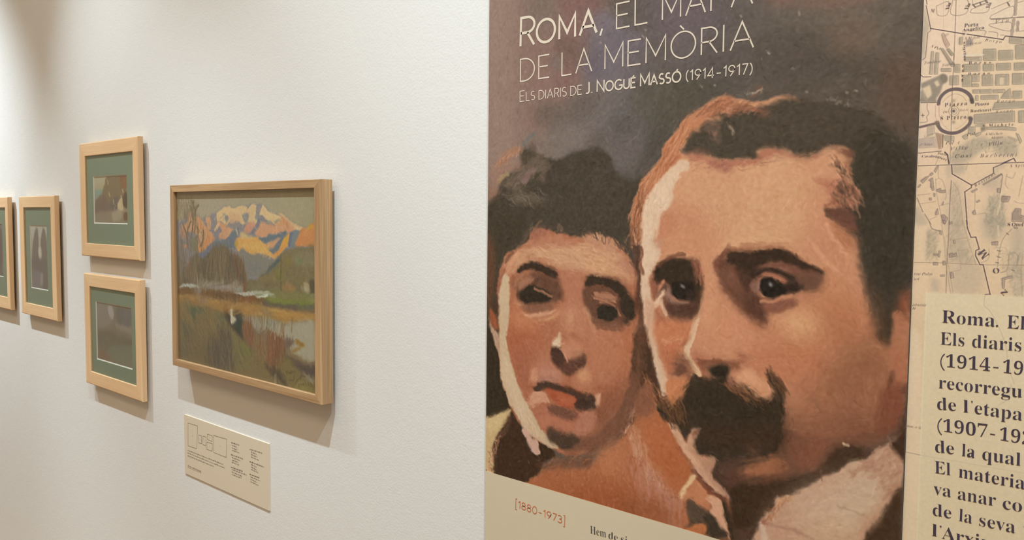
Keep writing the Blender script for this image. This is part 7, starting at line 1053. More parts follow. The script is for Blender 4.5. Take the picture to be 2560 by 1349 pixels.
M 113 98 95 0.5 0.7 0 0 0.3 0 0 -245.7 116.5 -235.5 116.8 -235.3 113.7 -245.7 114.4 -245.7 116.5
L 225 217 203 1.5 1 0 0 0.7 0 0 -264.8 200.4 -240.6 198
L 139 120 110 0.65 0.8 0 0 0.75 0 0 -294.1 262.7 -280.9 265.8 -281.8 250.9 -292.1 251.8 -294.1 262.7
L 139 120 109 0.65 0.8 0 0 0.75 0 0 -276.1 267.1 -260.2 264.4 -261 249 -277.4 250.5 -276.1 267.1
L 139 120 110 0.65 0.8 0 0 0.75 0 0 -255.5 252.8 -238.8 256.3 -238.9 247.1 -255.3 248.6 -255.5 252.8
L 139 120 109 0.65 0.8 0 0 0.75 0 0 -234.5 249.9 -215.7 256
L 139 120 110 0.65 0.8 0 0 0.75 0 0 -234.6 242.3 -212.8 249.5 -214 236.6 -234.4 238.2 -234.6 242.3
L 140 120 110 0.65 0.8 0 0 0.75 0 0 -235.1 232.7 -214.7 231.7 -215.2 221.6 -235 230.1 -235.1 232.7
L 140 121 111 0.65 0.8 0 0 0.75 0 0 -257.8 228.2 -240.4 225.7 -240.6 220.1
L 140 121 111 0.65 0.8 0 0 0.75 0 0 -236.2 224.1 -227.4 221.3 -227.1 216.2
L 140 121 111 0.65 0.8 0 0 0.75 0 0 -224.1 218.3 -220.4 217.8
L 138 119 109 0.65 0.8 0 0 0.75 0 0 -208.1 252.7 -202.1 253.7
L 139 120 110 0.65 0.8 0 0 0.75 0 0 -207.8 236.1 -201.3 235.6
L 140 120 110 0.65 0.8 0 0 0.75 0 0 -206.7 230.4 -206.3 220.9 -200.6 220
L 139 120 109 0.65 0.8 0 0 0.75 0 0 -255 263.6 -254.3 257.8
L 108 93 90 1.2 0.8 0 0 0.8 0 0 -254.7 257.6 -239.5 261
L 109 93 90 0.8 0.8 0 0 0.7 0 0 -251.8 254.8 -238.9 258.3
L 109 93 91 1.5 0.8 0 0 0.8 0 0 -253.8 257.7 -251.8 254.8
L 109 93 90 1.5 0.8 0 0 0.8 0 0 -246.8 259.1 -245.8 256.4
L 108 93 90 1.5 0.8 0 0 0.8 0 0 -241.3 260.3 -238.9 257.8
L 108 93 90 1.5 0.8 0 0 0.8 0 0 -218.4 254.4 -216.4 250.6
L 109 94 91 1 0.8 0 0 0.7 0 0 -234.4 238.2 -201.3 235.4
L 151 132 116 0.5 1 0 0 0.3 0 0 -286.4 268.8 -285.1 234.8
L 151 134 122 3.5 1 0.6 0 0.6 0 0 -209.9 255 -210.2 239.5
L 152 135 123 3.5 1 0.6 0 0.6 0 0 -211.3 234.2 -212.7 216.2
L 152 135 123 3.5 1 0.6 0 0.6 0 0 -207.1 230.5 -207.2 221.5
M 99 81 86 0.72 0.7 0 0 1 0 0 -305.7 272.1 -304.7 266.6
M 99 82 87 0.79 0.7 0 0 1 0 0 -305.6 265.1 -299.5 236.9
M 100 82 88 0.65 0.7 0 0 0.8 0 0 -299.5 236.9 -299.2 234.2 -302.4 232 -304 202.6 -307.2 199.8
M 100 82 87 1.08 0.7 0 0 1 0 0 -299.5 236.9 -261.9 224.9
P 100 82 87 0.25 0 0 1 0 -262.9 225.8 -261.5 225.6 -261.4 223.5 -262.9 224
M 100 82 87 1.08 0.7 0 0 1 0 0 -259.1 224.3 -221.1 212.8
M 99 82 87 1.08 0.7 0 0 1 0 0 -221.1 212.8 -219 216.6 -205.1 213.2 -200.3 212
L 122 101 98 0.75 0.8 0 0 0.8 0 0 -272.5 266.5 -272.2 229.8 -272.1 208.7 -272.1 195.6
L 124 105 100 0.75 0.8 0 0 0.8 0 0 -272.3 200.4 -272.4 179.3 -272.5 158.1 -272.1 128.9
L 126 107 102 0.65 0.8 0 0 0.7 0 0 -272.5 138.5 -271.9 111.8 -271.8 72.3
M 104 86 92 0.79 0.7 0 0 0.95 0 0 -307.4 70.3 -194.3 70.4
M 104 86 92 0.79 0.7 0 0 0.9 0 0 -307.4 86 -286.2 87.2 -281.8 87.5
M 104 86 92 1.44 0.7 0 0 1 0 0 -277.8 86 -274.7 82.6 -272.8 71.8
M 104 87 93 1.08 0.7 0 0 1 0 0 -269.8 70.3 -268.6 59.4
M 104 87 93 1.08 0.7 0 0 1 0 0 -268.6 59.4 -246.9 45.3
M 105 87 93 1.08 0.7 0 0 1 0 0 -247 45.8 -247.3 42.5 -254 37.5
M 105 88 94 1.08 0.7 0 0 1 0 0 -254 37.5 -252.7 24.4 -249.9 -1.1
M 106 88 95 1.08 0.7 0 0 1 0 0 -250.8 3.7 -249.5 -5.7
M 106 89 95 1.08 0.7 0 0 1 0 0 -249.5 -5.7 -245.2 -16.8 -239.8 -16.3
M 106 89 96 1.08 0.7 0 0 1 0 0 -240.1 -16.3 -235.9 -30.3
M 107 89 96 1.08 0.7 0 0 1 0 0 -235.9 -30.3 -239.4 -32.4 -239.5 -38.5 -234.3 -49 -231 -48.9
M 107 90 97 1.08 0.7 0 0 1 0 0 -231 -48.9 -222.2 -83.9
M 108 90 98 1.08 0.7 0 0 1 0 0 -222.2 -83.2 -227.5 -84.3
M 104 87 93 0.94 0.7 0 0 1 0 0 -246.9 45.3 -224.6 58.7 -224.9 65.4
M 103 86 92 0.94 0.7 0 0 1 0 0 -224.9 65.4 -213.4 70.5 -207.3 74
M 103 86 92 1.08 0.7 0 0 0.9 0 0 -216.1 70.2 -204.6 75.4 -202.7 71.7
L 204 187 163 1.5 1 0 0 0.5 0 0 -227.4 -86.2 -227.8 -91.7 -220.4 -99.8 -210.1 -121.6
L 137 116 110 0.8 0.8 0 0 0.85 0 0 -269.3 51.4 -269.8 24.5 -269.8 -1.3
L 131 109 108 0.75 0.8 0 0 0.8 0 0 -269.6 3.5 -269.7 -17 -270.2 -51.3 -269.8 -85.8
L 131 112 103 0.6 0.8 0 0 0.55 0 0 -307.5 -49.5 -271 -48.6 -234.3 -49 -189.3 -47.7
L 180 159 137 0.7 1 0 0 0.75 0 0 -286.8 53.6 -285 36.2 -279.9 13 -276.1 -1.4
L 179 158 136 0.7 1 0 0 0.75 0 0 -284.2 69.7 -283.7 55.8 -278.7 51.1 -274.4 36 -275.2 28.6
L 179 158 136 0.7 1 0 0 0.75 0 0 -286.7 52.4 -283.6 54.7
L 179 159 137 0.7 1 0 0 0.75 0 0 -267.1 49.1 -261 38.1 -257.1 18.8 -254.8 -1.1
L 179 159 137 0.7 1 0 0 0.75 0 0 -243.1 36.8 -242.6 24.4 -243.2 14.2
L 182 162 140 0.7 1 0 0 0.75 0 0 -278.6 3.5 -275.3 -17.1 -270.8 -51.4 -264.5 -85.4
L 183 163 141 0.7 1 0 0 0.75 0 0 -274.1 -17.1 -268.3 -51.3 -262 -85.3
L 182 161 139 0.7 1 0 0 0.75 0 0 -255.1 3.7 -247.3 -23.2 -238.5 -49.2
L 181 161 139 0.7 1 0 0 0.75 0 0 -268.3 -20.4 -250 -17.6
L 182 162 140 0.7 1 0 0 0.75 0 0 -257.9 -33.1 -248.2 -31.7
L 183 162 140 0.7 1 0 0 0.75 0 0 -258.6 -30.4 -254.7 -52.7 -255.2 -56.1 -265.5 -59.4
L 182 162 140 0.7 1 0 0 0.75 0 0 -245.8 -46.2 -243.1 -38.6
L 182 162 140 0.7 1 0 0 0.75 0 0 -225.6 -29.3 -225.7 -41.3 -233.2 -47
L 180 159 137 0.7 1 0 0 0.75 0 0 -306.6 34.1 -292.5 35.7
L 180 159 137 0.7 1 0 0 0.75 0 0 -302.9 23.5 -285.7 26.3
L 181 160 138 0.7 1 0 0 0.75 0 0 -291.3 4.2 -283.9 7.8
L 180 159 137 0.7 1 0 0 0.75 0 0 -280.7 21.1 -270.8 23.9
L 180 159 137 0.7 1 0 0 0.75 0 0 -239.5 10.8 -230.6 12.5
L 178 158 136 0.7 1 0 0 0.75 0 0 -217.5 28.7 -216.9 50.7
L 178 157 135 0.7 1 0 0 0.75 0 0 -210.9 57.2 -211.9 46.2 -208.8 40.7
L 182 162 140 0.7 1 0 0 0.75 0 0 -204.6 -32.6 -205.1 -48.4 -207.1 -55.1 -212.8 -57.4
L 182 162 140 0.7 1 0 0 0.75 0 0 -195.4 -36.2 -197 -51.3
L 182 162 140 0.7 1 0 0 0.75 0 0 -191 -34.7 -191.8 -54.3 -189.5 -83.5
L 178 157 135 0.7 1 0 0 0.75 0 0 -194.7 55.1 -197.9 31.8
L 179 158 136 0.7 1 0 0 0.75 0 0 -202 26.3 -198.6 24.1 -192.4 23.5
L 177 157 135 0.7 1 0 0 0.75 0 0 -253.8 64.1 -252.1 71.9
L 177 157 135 0.7 1 0 0 0.75 0 0 -210.8 55 -205 52.7 -202.4 59.1
L 178 157 135 0.7 1 0 0 0.75 0 0 -287.6 71.3 -284.9 79.3
L 150 129 113 1 1 0 0 0.8 0 0 -307 30.6 -299.8 13.6
L 151 130 113 1 1 0 0 0.8 0 0 -297.5 10.6 -290 -1.5
L 151 130 114 1 1 0 0 0.8 0 0 -291.9 1.3 -288.4 -7 -280 -9.6
L 233 212 180 1.5 1 0 0 0.7 0 0 -212.1 -19 -216 -35.6 -215.9 -52.2
L 151 132 116 0.7 1 0 0 0.7 0 0 -203.4 -6.3 -211.5 -17.7 -215 -32.9 -216 -50.9
L 230 208 179 2 1 0 0 0.6 0 0 -217.4 -2.6 -216.3 -14.5
L 230 208 177 2 1.5 0 0 0.7 0 0 -216.3 46.3 -216.3 24.2 -218.7 10.4
L 163 144 128 0.7 1 0 0 0.6 0 0 -212.2 -57.3 -206 -53.7 -204.5 -36.5 -200 -33.1 -195.9 -37.5 -196 -48
Q 170 149 136 0.3 0 0 0.95 0 -303.7 51.7 -298.2 56.2 -293.9 57.8 -301.1 48.7
M 115 100 98 0.5 0.7 0 0 0.75 0 0 -303.7 51.7 -298.2 56.2 -293.9 57.8 -301.1 48.7 -303.7 51.7
Q 170 149 136 0.3 0 0 0.95 0 -294 59 -290.8 61.8 -289.7 60 -292.3 57.8
M 115 100 98 0.5 0.7 0 0 0.75 0 0 -294 59 -290.8 61.8 -289.7 60 -292.3 57.8 -294 59
Q 170 149 135 0.3 0 0 0.95 0 -288.8 63.5 -284.8 70.3 -284.2 69.1 -287.1 61.7
M 115 100 97 0.5 0.7 0 0 0.75 0 0 -288.8 63.5 -284.8 70.3 -284.2 69.1 -287.1 61.7 -288.8 63.5
Q 171 150 136 0.3 0 0 0.95 0 -307 44.1 -303.8 47.6 -303.2 46.4 -305.9 43.5
M 115 100 98 0.5 0.7 0 0 0.75 0 0 -307 44.1 -303.8 47.6 -303.2 46.4 -305.9 43.5 -307 44.1
Q 170 150 136 0.3 0 0 0.95 0 -294.8 52 -290.1 55.4 -287.9 40.3 -290 39.7 -290.7 43.2 -292.3 43.3 -292 51.4
M 115 100 98 0.5 0.7 0 0 0.75 0 0 -294.8 52 -290.1 55.4 -287.9 40.3 -290 39.7 -290.7 43.2 -292.3 43.3 -292 51.4 -294.8 52
Q 171 150 136 0.3 0 0 0.95 0 -285.2 40.8 -280.5 41.9 -279.8 39 -275.6 40.1 -275.5 37.2 -279.7 36.7 -284.6 38.5
M 115 100 98 0.5 0.7 0 0 0.75 0 0 -285.2 40.8 -280.5 41.9 -279.8 39 -275.6 40.1 -275.5 37.2 -279.7 36.7 -284.6 38.5 -285.2 40.8
Q 171 150 137 0.3 0 0 0.95 0 -288.2 36.2 -286.6 36.2 -286.5 32.2 -287.5 32.2
M 116 100 98 0.5 0.7 0 0 0.75 0 0 -288.2 36.2 -286.6 36.2 -286.5 32.2 -287.5 32.2 -288.2 36.2
Q 171 150 137 0.3 0 0 0.95 0 -292.9 30.5 -290.7 30.5 -290.3 28.1 -292.5 27.8
M 116 101 99 0.5 0.7 0 0 0.75 0 0 -292.9 30.5 -290.7 30.5 -290.3 28.1 -292.5 27.8 -292.9 30.5
Q 171 151 137 0.3 0 0 0.95 0 -278.6 22.3 -276.7 26.3 -277.3 21.7
M 116 101 99 0.5 0.7 0 0 0.75 0 0 -278.6 22.3 -276.7 26.3 -277.3 21.7 -278.6 22.3
Q 172 151 138 0.3 0 0 0.95 0 -285.2 12.4 -283.2 17.6 -281.9 10.7 -285.1 9.5
M 116 101 99 0.5 0.7 0 0 0.75 0 0 -285.2 12.4 -283.2 17.6 -281.9 10.7 -285.1 9.5 -285.2 12.4
Q 172 151 138 0.3 0 0 0.95 0 -278.7 9.5 -275.5 10.1 -271.7 6.1 -272.1 3.8 -274.6 -1.4 -276.8 1.5
M 116 101 99 0.5 0.7 0 0 0.75 0 0 -278.7 9.5 -275.5 10.1 -271.7 6.1 -272.1 3.8 -274.6 -1.4 -276.8 1.5 -278.7 9.5
Q 170 150 136 0.3 0 0 0.95 0 -247.2 37.9 -241.2 41.2 -240.7 40.1 -245.6 36.5
M 115 100 98 0.5 0.7 0 0 0.75 0 0 -247.2 37.9 -241.2 41.2 -240.7 40.1 -245.6 36.5 -247.2 37.9
Q 171 150 137 0.3 0 0 0.95 0 -241.1 25.5 -238.2 27.7 -237.4 26.3 -240.3 24.6
M 116 100 98 0.5 0.7 0 0 0.75 0 0 -241.1 25.5 -238.2 27.7 -237.4 26.3 -240.3 24.6 -241.1 25.5
Q 171 151 137 0.3 0 0 0.95 0 -245.1 13.1 -242.2 15.9 -241 10.8 -243.5 10.3
M 116 101 99 0.5 0.7 0 0 0.75 0 0 -245.1 13.1 -242.2 15.9 -241 10.8 -243.5 10.3 -245.1 13.1
Q 170 149 136 0.3 0 0 0.95 0 -219.9 40.9 -217 40.8 -216.8 36.4 -219.8 36.4
M 115 100 98 0.5 0.7 0 0 0.75 0 0 -219.9 40.9 -217 40.8 -216.8 36.4 -219.8 36.4 -219.9 40.9
Q 170 150 136 0.3 0 0 0.95 0 -214.7 31.9 -206 31.3 -208.2 25.3 -214.9 25.3
M 115 100 98 0.5 0.7 0 0 0.75 0 0 -214.7 31.9 -206 31.3 -208.2 25.3 -214.9 25.3 -214.7 31.9
Q 171 150 137 0.3 0 0 0.95 0 -203.3 12.1 -200.2 17.6 -194.9 17 -195.1 9.9 -191.7 8.8 -191.4 2.3 -203.4 2.7
M 116 101 99 0.5 0.7 0 0 0.75 0 0 -203.3 12.1 -200.2 17.6 -194.9 17 -195.1 9.9 -191.7 8.8 -191.4 2.3 -203.4 2.7 -203.3 12.1
Q 173 152 139 0.3 0 0 0.95 0 -280 -9.6 -277.2 -9.6 -277.3 -14.7 -279.2 -13.7
M 117 102 100 0.5 0.7 0 0 0.75 0 0 -280 -9.6 -277.2 -9.6 -277.3 -14.7 -279.2 -13.7 -280 -9.6
Q 173 152 139 0.3 0 0 0.95 0 -264.3 -21 -262.1 -20.9 -262 -24.3 -263.8 -24.4
M 117 102 100 0.5 0.7 0 0 0.75 0 0 -264.3 -21 -262.1 -20.9 -262 -24.3 -263.8 -24.4 -264.3 -21
Q 174 153 140 0.3 0 0 0.95 0 -268.3 -37.5 -264.6 -36 -263.9 -38 -260.3 -35.9 -259.5 -39.9 -267.5 -41.6
M 118 103 101 0.5 0.7 0 0 0.75 0 0 -268.3 -37.5 -264.6 -36 -263.9 -38 -260.3 -35.9 -259.5 -39.9 -267.5 -41.6 -268.3 -37.5
Q 175 154 141 0.3 0 0 0.95 0 -285.5 -48.6 -280.4 -48.3 -280.3 -51.5 -285.4 -51.7
M 118 103 101 0.5 0.7 0 0 0.75 0 0 -285.5 -48.6 -280.4 -48.3 -280.3 -51.5 -285.4 -51.7 -285.5 -48.6
Q 174 154 141 0.3 0 0 0.95 0 -274.8 -46.7 -272.3 -46.3 -271.8 -51.1 -274.3 -51.2
M 118 103 101 0.5 0.7 0 0 0.75 0 0 -274.8 -46.7 -272.3 -46.3 -271.8 -51.1 -274.3 -51.2 -274.8 -46.7
Q 174 153 140 0.3 0 0 0.95 0 -280.7 -41.4 -279.1 -34.1 -277.8 -34.4 -278.8 -42
M 118 103 101 0.5 0.7 0 0 0.75 0 0 -280.7 -41.4 -279.1 -34.1 -277.8 -34.4 -278.8 -42 -280.7 -41.4
Q 174 153 140 0.3 0 0 0.95 0 -285.3 -38.1 -280.8 -38 -280.7 -39.7 -285.2 -39.9
M 118 103 101 0.5 0.7 0 0 0.75 0 0 -285.3 -38.1 -280.8 -38 -280.7 -39.7 -285.2 -39.9 -285.3 -38.1
Q 175 154 141 0.3 0 0 0.95 0 -276.6 -63.7 -271.9 -63.1 -272.2 -64.9 -276.6 -65.5
M 119 103 102 0.5 0.7 0 0 0.75 0 0 -276.6 -63.7 -271.9 -63.1 -272.2 -64.9 -276.6 -65.5 -276.6 -63.7
Q 175 154 141 0.3 0 0 0.95 0 -266.4 -60.1 -263 -59.9 -261.9 -66 -265.2 -67.3
M 118 103 102 0.5 0.7 0 0 0.75 0 0 -266.4 -60.1 -263 -59.9 -261.9 -66 -265.2 -67.3 -266.4 -60.1
Q 173 152 139 0.3 0 0 0.95 0 -223 -21.9 -216.6 -21.1 -217 -25.1 -222.8 -25.2
M 117 102 100 0.5 0.7 0 0 0.75 0 0 -223 -21.9 -216.6 -21.1 -217 -25.1 -222.8 -25.2 -223 -21.9
Q 173 153 139 0.3 0 0 0.95 0 -236.1 -33.7 -233.7 -33.3 -233 -35.6 -235.7 -36.3
M 117 102 101 0.5 0.7 0 0 0.75 0 0 -236.1 -33.7 -233.7 -33.3 -233 -35.6 -235.7 -36.3 -236.1 -33.7
Q 174 154 141 0.3 0 0 0.95 0 -210.8 -63.9 -200.6 -60.7 -199.9 -62.6 -207.9 -65 -208 -75.6 -209.7 -75.7
M 118 103 101 0.5 0.7 0 0 0.75 0 0 -210.8 -63.9 -200.6 -60.7 -199.9 -62.6 -207.9 -65 -208 -75.6 -209.7 -75.7 -210.8 -63.9
Q 172 152 138 0.3 0 0 0.95 0 -276.8 3.5 -272.9 2.2 -274.1 -1.3 -276 -0.6
M 117 101 100 0.5 0.7 0 0 0.75 0 0 -276.8 3.5 -272.9 2.2 -274.1 -1.3 -276 -0.6 -276.8 3.5
Q 172 152 138 0.3 0 0 0.95 0 -269.4 0.1 -266.7 1.5 -266.3 -0.9 -269.1 -1.6
M 117 101 100 0.5 0.7 0 0 0.75 0 0 -269.4 0.1 -266.7 1.5 -266.3 -0.9 -269.1 -1.6 -269.4 0.1
Q 172 151 138 0.3 0 0 0.95 0 -201.3 -3.7 -197.3 -4.3 -197.8 -5.3 -200.6 -5.3
M 116 101 99 0.5 0.7 0 0 0.75 0 0 -201.3 -3.7 -197.3 -4.3 -197.8 -5.3 -200.6 -5.3 -201.3 -3.7
L 117 102 100 1 0.8 0 0 0.7 0 0 -216.8 -31.7 -213.8 -32.2
L 117 102 101 1 0.8 0 0 0.7 0 0 -216.5 -39 -213.5 -39.5
L 118 103 101 1 0.8 0 0 0.7 0 0 -217.9 -45.7 -215 -46.2
L 116 101 100 1 0.8 0 0 0.7 0 0 -208.4 -11 -206 -12.9
L 118 103 101 1 0.8 0 0 0.7 0 0 -201.5 -53.5 -198.6 -54.7
L 159 140 124 2.5 1 0 0 0.8 0 0 -234.4 46.1 -216.7 57.4
L 115 100 97 0.7 0.8 0 0 0.7 0 0 -223.3 52 -216.2 57.3 -215.5 51.8 -216.8 35.8
Q 235 220 188 0.25 0 0 0.84 0 -291.6 -86 -183.8 -84 -171.7 -372.1 -290.9 -405.4
L 243 242 213 1.5 1.5 0 0 0.35 0 0 -291.6 -86 -290.9 -405.4
L 197 179 156 0.8 1 0 0 0.6 0 0 -227.7 -86 -227.8 -97.4 -220 -105.8 -204.9 -138.1 -199.9 -165.5 -193.2 -186.9
L 173 155 140 0.8 0.8 0 0 0.9 0 0 -307.4 -290.3 -291.7 -290.7
L 204 190 166 0.8 1 0 0 0.45 0 0 -291.7 -290.7 -179.1 -289.4
L 216 200 179 0.7 1 0 0 0.4 0 0 -274.4 -291.3 -272.4 -394.6
L 205 191 170 1 1.5 0 0 0.4 0 0 -196.3 -264.2 -190 -273.9 -191.6 -263.3
L 212 198 178 1 1.5 0 0 0.4 0 0 -187 -317.3 -180.3 -311.6 -175.9 -333.8 -185.2 -333.4
L 200 185 164 1 1.5 0 0 0.4 0 0 -207.9 -213.9 -198.8 -204.2 -196 -187.3
L 197 182 161 0.8 1.5 0 0 0.4 0 0 -205.1 -133.6 -210.7 -138.7
S 2 211 199 176 216 203 181 30 0 20 10 0.85 0.29 1.5 -270.5 -206.7 -185 -199.3 -181.6 -280.4 -268 -269.7
U 0.3 0.75
G 1.6
"""
STUDY_UP = """
Q 177 156 130 4 0 0 1 0 -2847.7 143.6 -2487.1 132.3 -2494.6 -43.7 -2858.6 -49.6
P 206 196 172 3 0 0 1 0 -2813.6 128.7 -2696 125.4 -2705.4 102 -2731.2 82.2 -2794.9 76.4
P 158 178 165 3 0 0 1 0 -2803.2 81.7 -2735.3 82.3 -2753.3 58.6 -2796.3 50.4
P 197 182 145 3 0 0 0.6 0 -2806.7 97.3 -2722 99 -2731 85.6 -2799 79.9
P 151 132 104 2.5 0.3 4 1 0 -2696.2 120.4 -2547 121.2 -2543.3 36.9 -2613 24 -2693.6 10.7 -2750.2 38 -2740 72.1 -2722.2 95.6
P 142 121 110 3 0.3 2 1 0 -2796.8 41.7 -2732.1 65.2 -2692.3 37.7 -2677.7 3.9 -2703.4 -19.9 -2800 -17.3
P 162 112 81 4 0 0 0.8 0 -2600.6 121.1 -2554.6 121.4 -2560.1 82.6 -2594.6 83.2
P 123 116 112 3 0 0 0.8 0 -2684 41 -2619.3 57.2 -2613.3 17.4 -2661.4 7.4
P 161 147 128 3 0 0 1 0 -2798.8 3.6 -2701.8 10.7 -2552.6 -2.2 -2553.6 -25 -2800.5 -26
L 241 215 162 6 6 0 0 0.8 0 0 -2697 105.2 -2694.1 97.8
L 242 216 163 6 6 0 0 0.8 0 0 -2686.7 68 -2683.8 60.5
L 242 216 163 6 6 0 0 0.8 0 0 -2655.6 44.2 -2652.8 36.8
L 241 215 162 6 6 0 0 0.8 0 0 -2599.8 56.9 -2597 49.7
L 241 215 162 6 6 0 0 0.8 0 0 -2587.2 76.5 -2584.5 69.2
L 241 215 161 6 6 0 0 0.8 0 0 -2560.7 69.6 -2558 62.4
L 242 216 163 6 6 0 0 0.8 0 0 -2620.2 37.3 -2617.4 30
L 242 216 163 6 6 0 0 0.8 0 0 -2604.4 40.5 -2601.7 33.2
P 230 206 168 2 0.4 2 1 0 -2620.2 37.3 -2596 53.6 -2581.7 30.5 -2590.3 10.8 -2621.2 17.4
P 109 89 72 2.5 0 0 1 0 -2588.3 53.5 -2556.9 69.5 -2551.4 23.9 -2574.3 23.9
P 131 99 72 2.5 0 0 1 0 -2575 7.5 -2552.1 7.6 -2553.2 -15.2 -2579.9 -15.5
S 3 177 156 125 119 106 89 200 178 140 60 60 40 16 3.4 0.36 4.5 -2729.4 116.2 -2547.1 118 -2553.2 -15.2 -2795.7 -17.3
P 208 195 169 3 0 0 0.5 0 -2661.3 10.7 -2605.5 17.4 -2599.1 -12.3 -2662.7 -19.5
W 1 4
"""
STUDY_LOW = """
Q 150 139 122 4 0 0 1 0 -2856.5 -275.1 -2487.1 -248.6 -2496.7 -474.7 -2870.5 -524.2
P 163 152 144 4 0 0 1 0 -2794.2 -290.1 -2686.8 -285.7 -2670.1 -314.8 -2717.8 -357.3 -2793.4 -364.5
P 192 185 186 2.5 0 0 1 0 -2714.7 -295.6 -2687 -289.5 -2670.1 -314.8 -2680.1 -334.6 -2706.8 -321.7
P 133 128 126 4 0.3 2 1 0 -2651.4 -298.1 -2538.9 -296.2 -2540.8 -340.4 -2627.3 -348.7
P 172 159 148 3 0 0 0.8 0 -2653.6 -343.6 -2541.3 -351.5 -2542 -366.3 -2645.4 -357.9
P 129 122 103 5 0 0 0.8 0 -2799 -380.7 -2542.8 -384.8 -2544.8 -429.3 -2802 -436.1
P 144 145 128 4 0 0 0.8 0 -2702.8 -425 -2543.8 -407 -2546.4 -466.5 -2695.6 -462.6
P 152 119 98 4 0 0 0.7 0 -2802.9 -452 -2759.7 -447 -2695.8 -466.4 -2803.9 -471.9
S 3 184 181 169 157 156 138 119 114 100 70 60 50 28 3.4 0.29 4.5 -2794.2 -290.1 -2538.6 -288.9 -2546.4 -466.5 -2803.7 -467.9
W 1 4
"""
STUDY_F2 = """
Q 197 190 178 4.8 0 0 1 0 -3433.8 -35.2 -3201.6 -32.7 -3218.9 -282.1 -3454.3 -298
P 213 209 198 3.6 0 0 0.7 0 -3402.6 -43.8 -3235.2 -44.6 -3234.2 -80.3 -3399.3 -83.9
P 142 129 124 3 0.2 4 1 0 -3399.8 -173.2 -3374.7 -92.2 -3346.8 -51.9 -3328.6 -56 -3322.9 -95.4 -3324.1 -161.3 -3300.3 -169.1 -3301.9 -107.9 -3286.9 -68.4 -3267.6 -50.7 -3240.7 -89 -3236.7 -166.5 -3241.9 -275 -3408.4 -285.9
P 227 223 210 3 0 0 0.8 0 -3325.2 -126.2 -3297.1 -125.3 -3296 -160.2 -3320.6 -163.3
P 126 118 117 3.6 0 0 0.7 0 -3395.6 -168.6 -3318 -161 -3234.9 -175.1 -3236.7 -201.1 -3321.8 -214 -3395.5 -199.9
P 148 138 140 3.6 0 0 1 0 -3396.9 -217.8 -3315.7 -213.7 -3319.9 -271.3 -3401 -271.9
P 170 160 157 3.6 0 0 1 0 -3310.2 -222.2 -3285.9 -220.9 -3288.7 -260.5 -3313.1 -262
P 129 119 118 3.6 0 0 0.7 0 -3279.2 -211.9 -3237.3 -209.7 -3241.9 -275 -3283.6 -273.3
W .8 4
"""
STUDY_F1 = """
Q 149 138 128 4.8 0 0 1 0 -4416.2 -46.1 -3579.8 -36.9 -3602.4 -308 -4452.6 -365.3
P 121 104 101 4.8 0 0 1 0 -3843.7 -83.7 -3751.3 -53.1 -3728 -119.7 -3746.1 -225.9 -3829.6 -259.4 -3950.5 -225.9
P 170 158 144 4.8 0 0 1 0 -4233.9 -49.3 -3870.7 -45 -3909.3 -124.6 -4244.2 -144.4
P 128 117 109 6 0 0 1 0 -4248.7 -186.9 -3912.1 -154.5 -3765.9 -217.2 -3770.3 -265.9 -4259 -282.9
W .8 4
"""
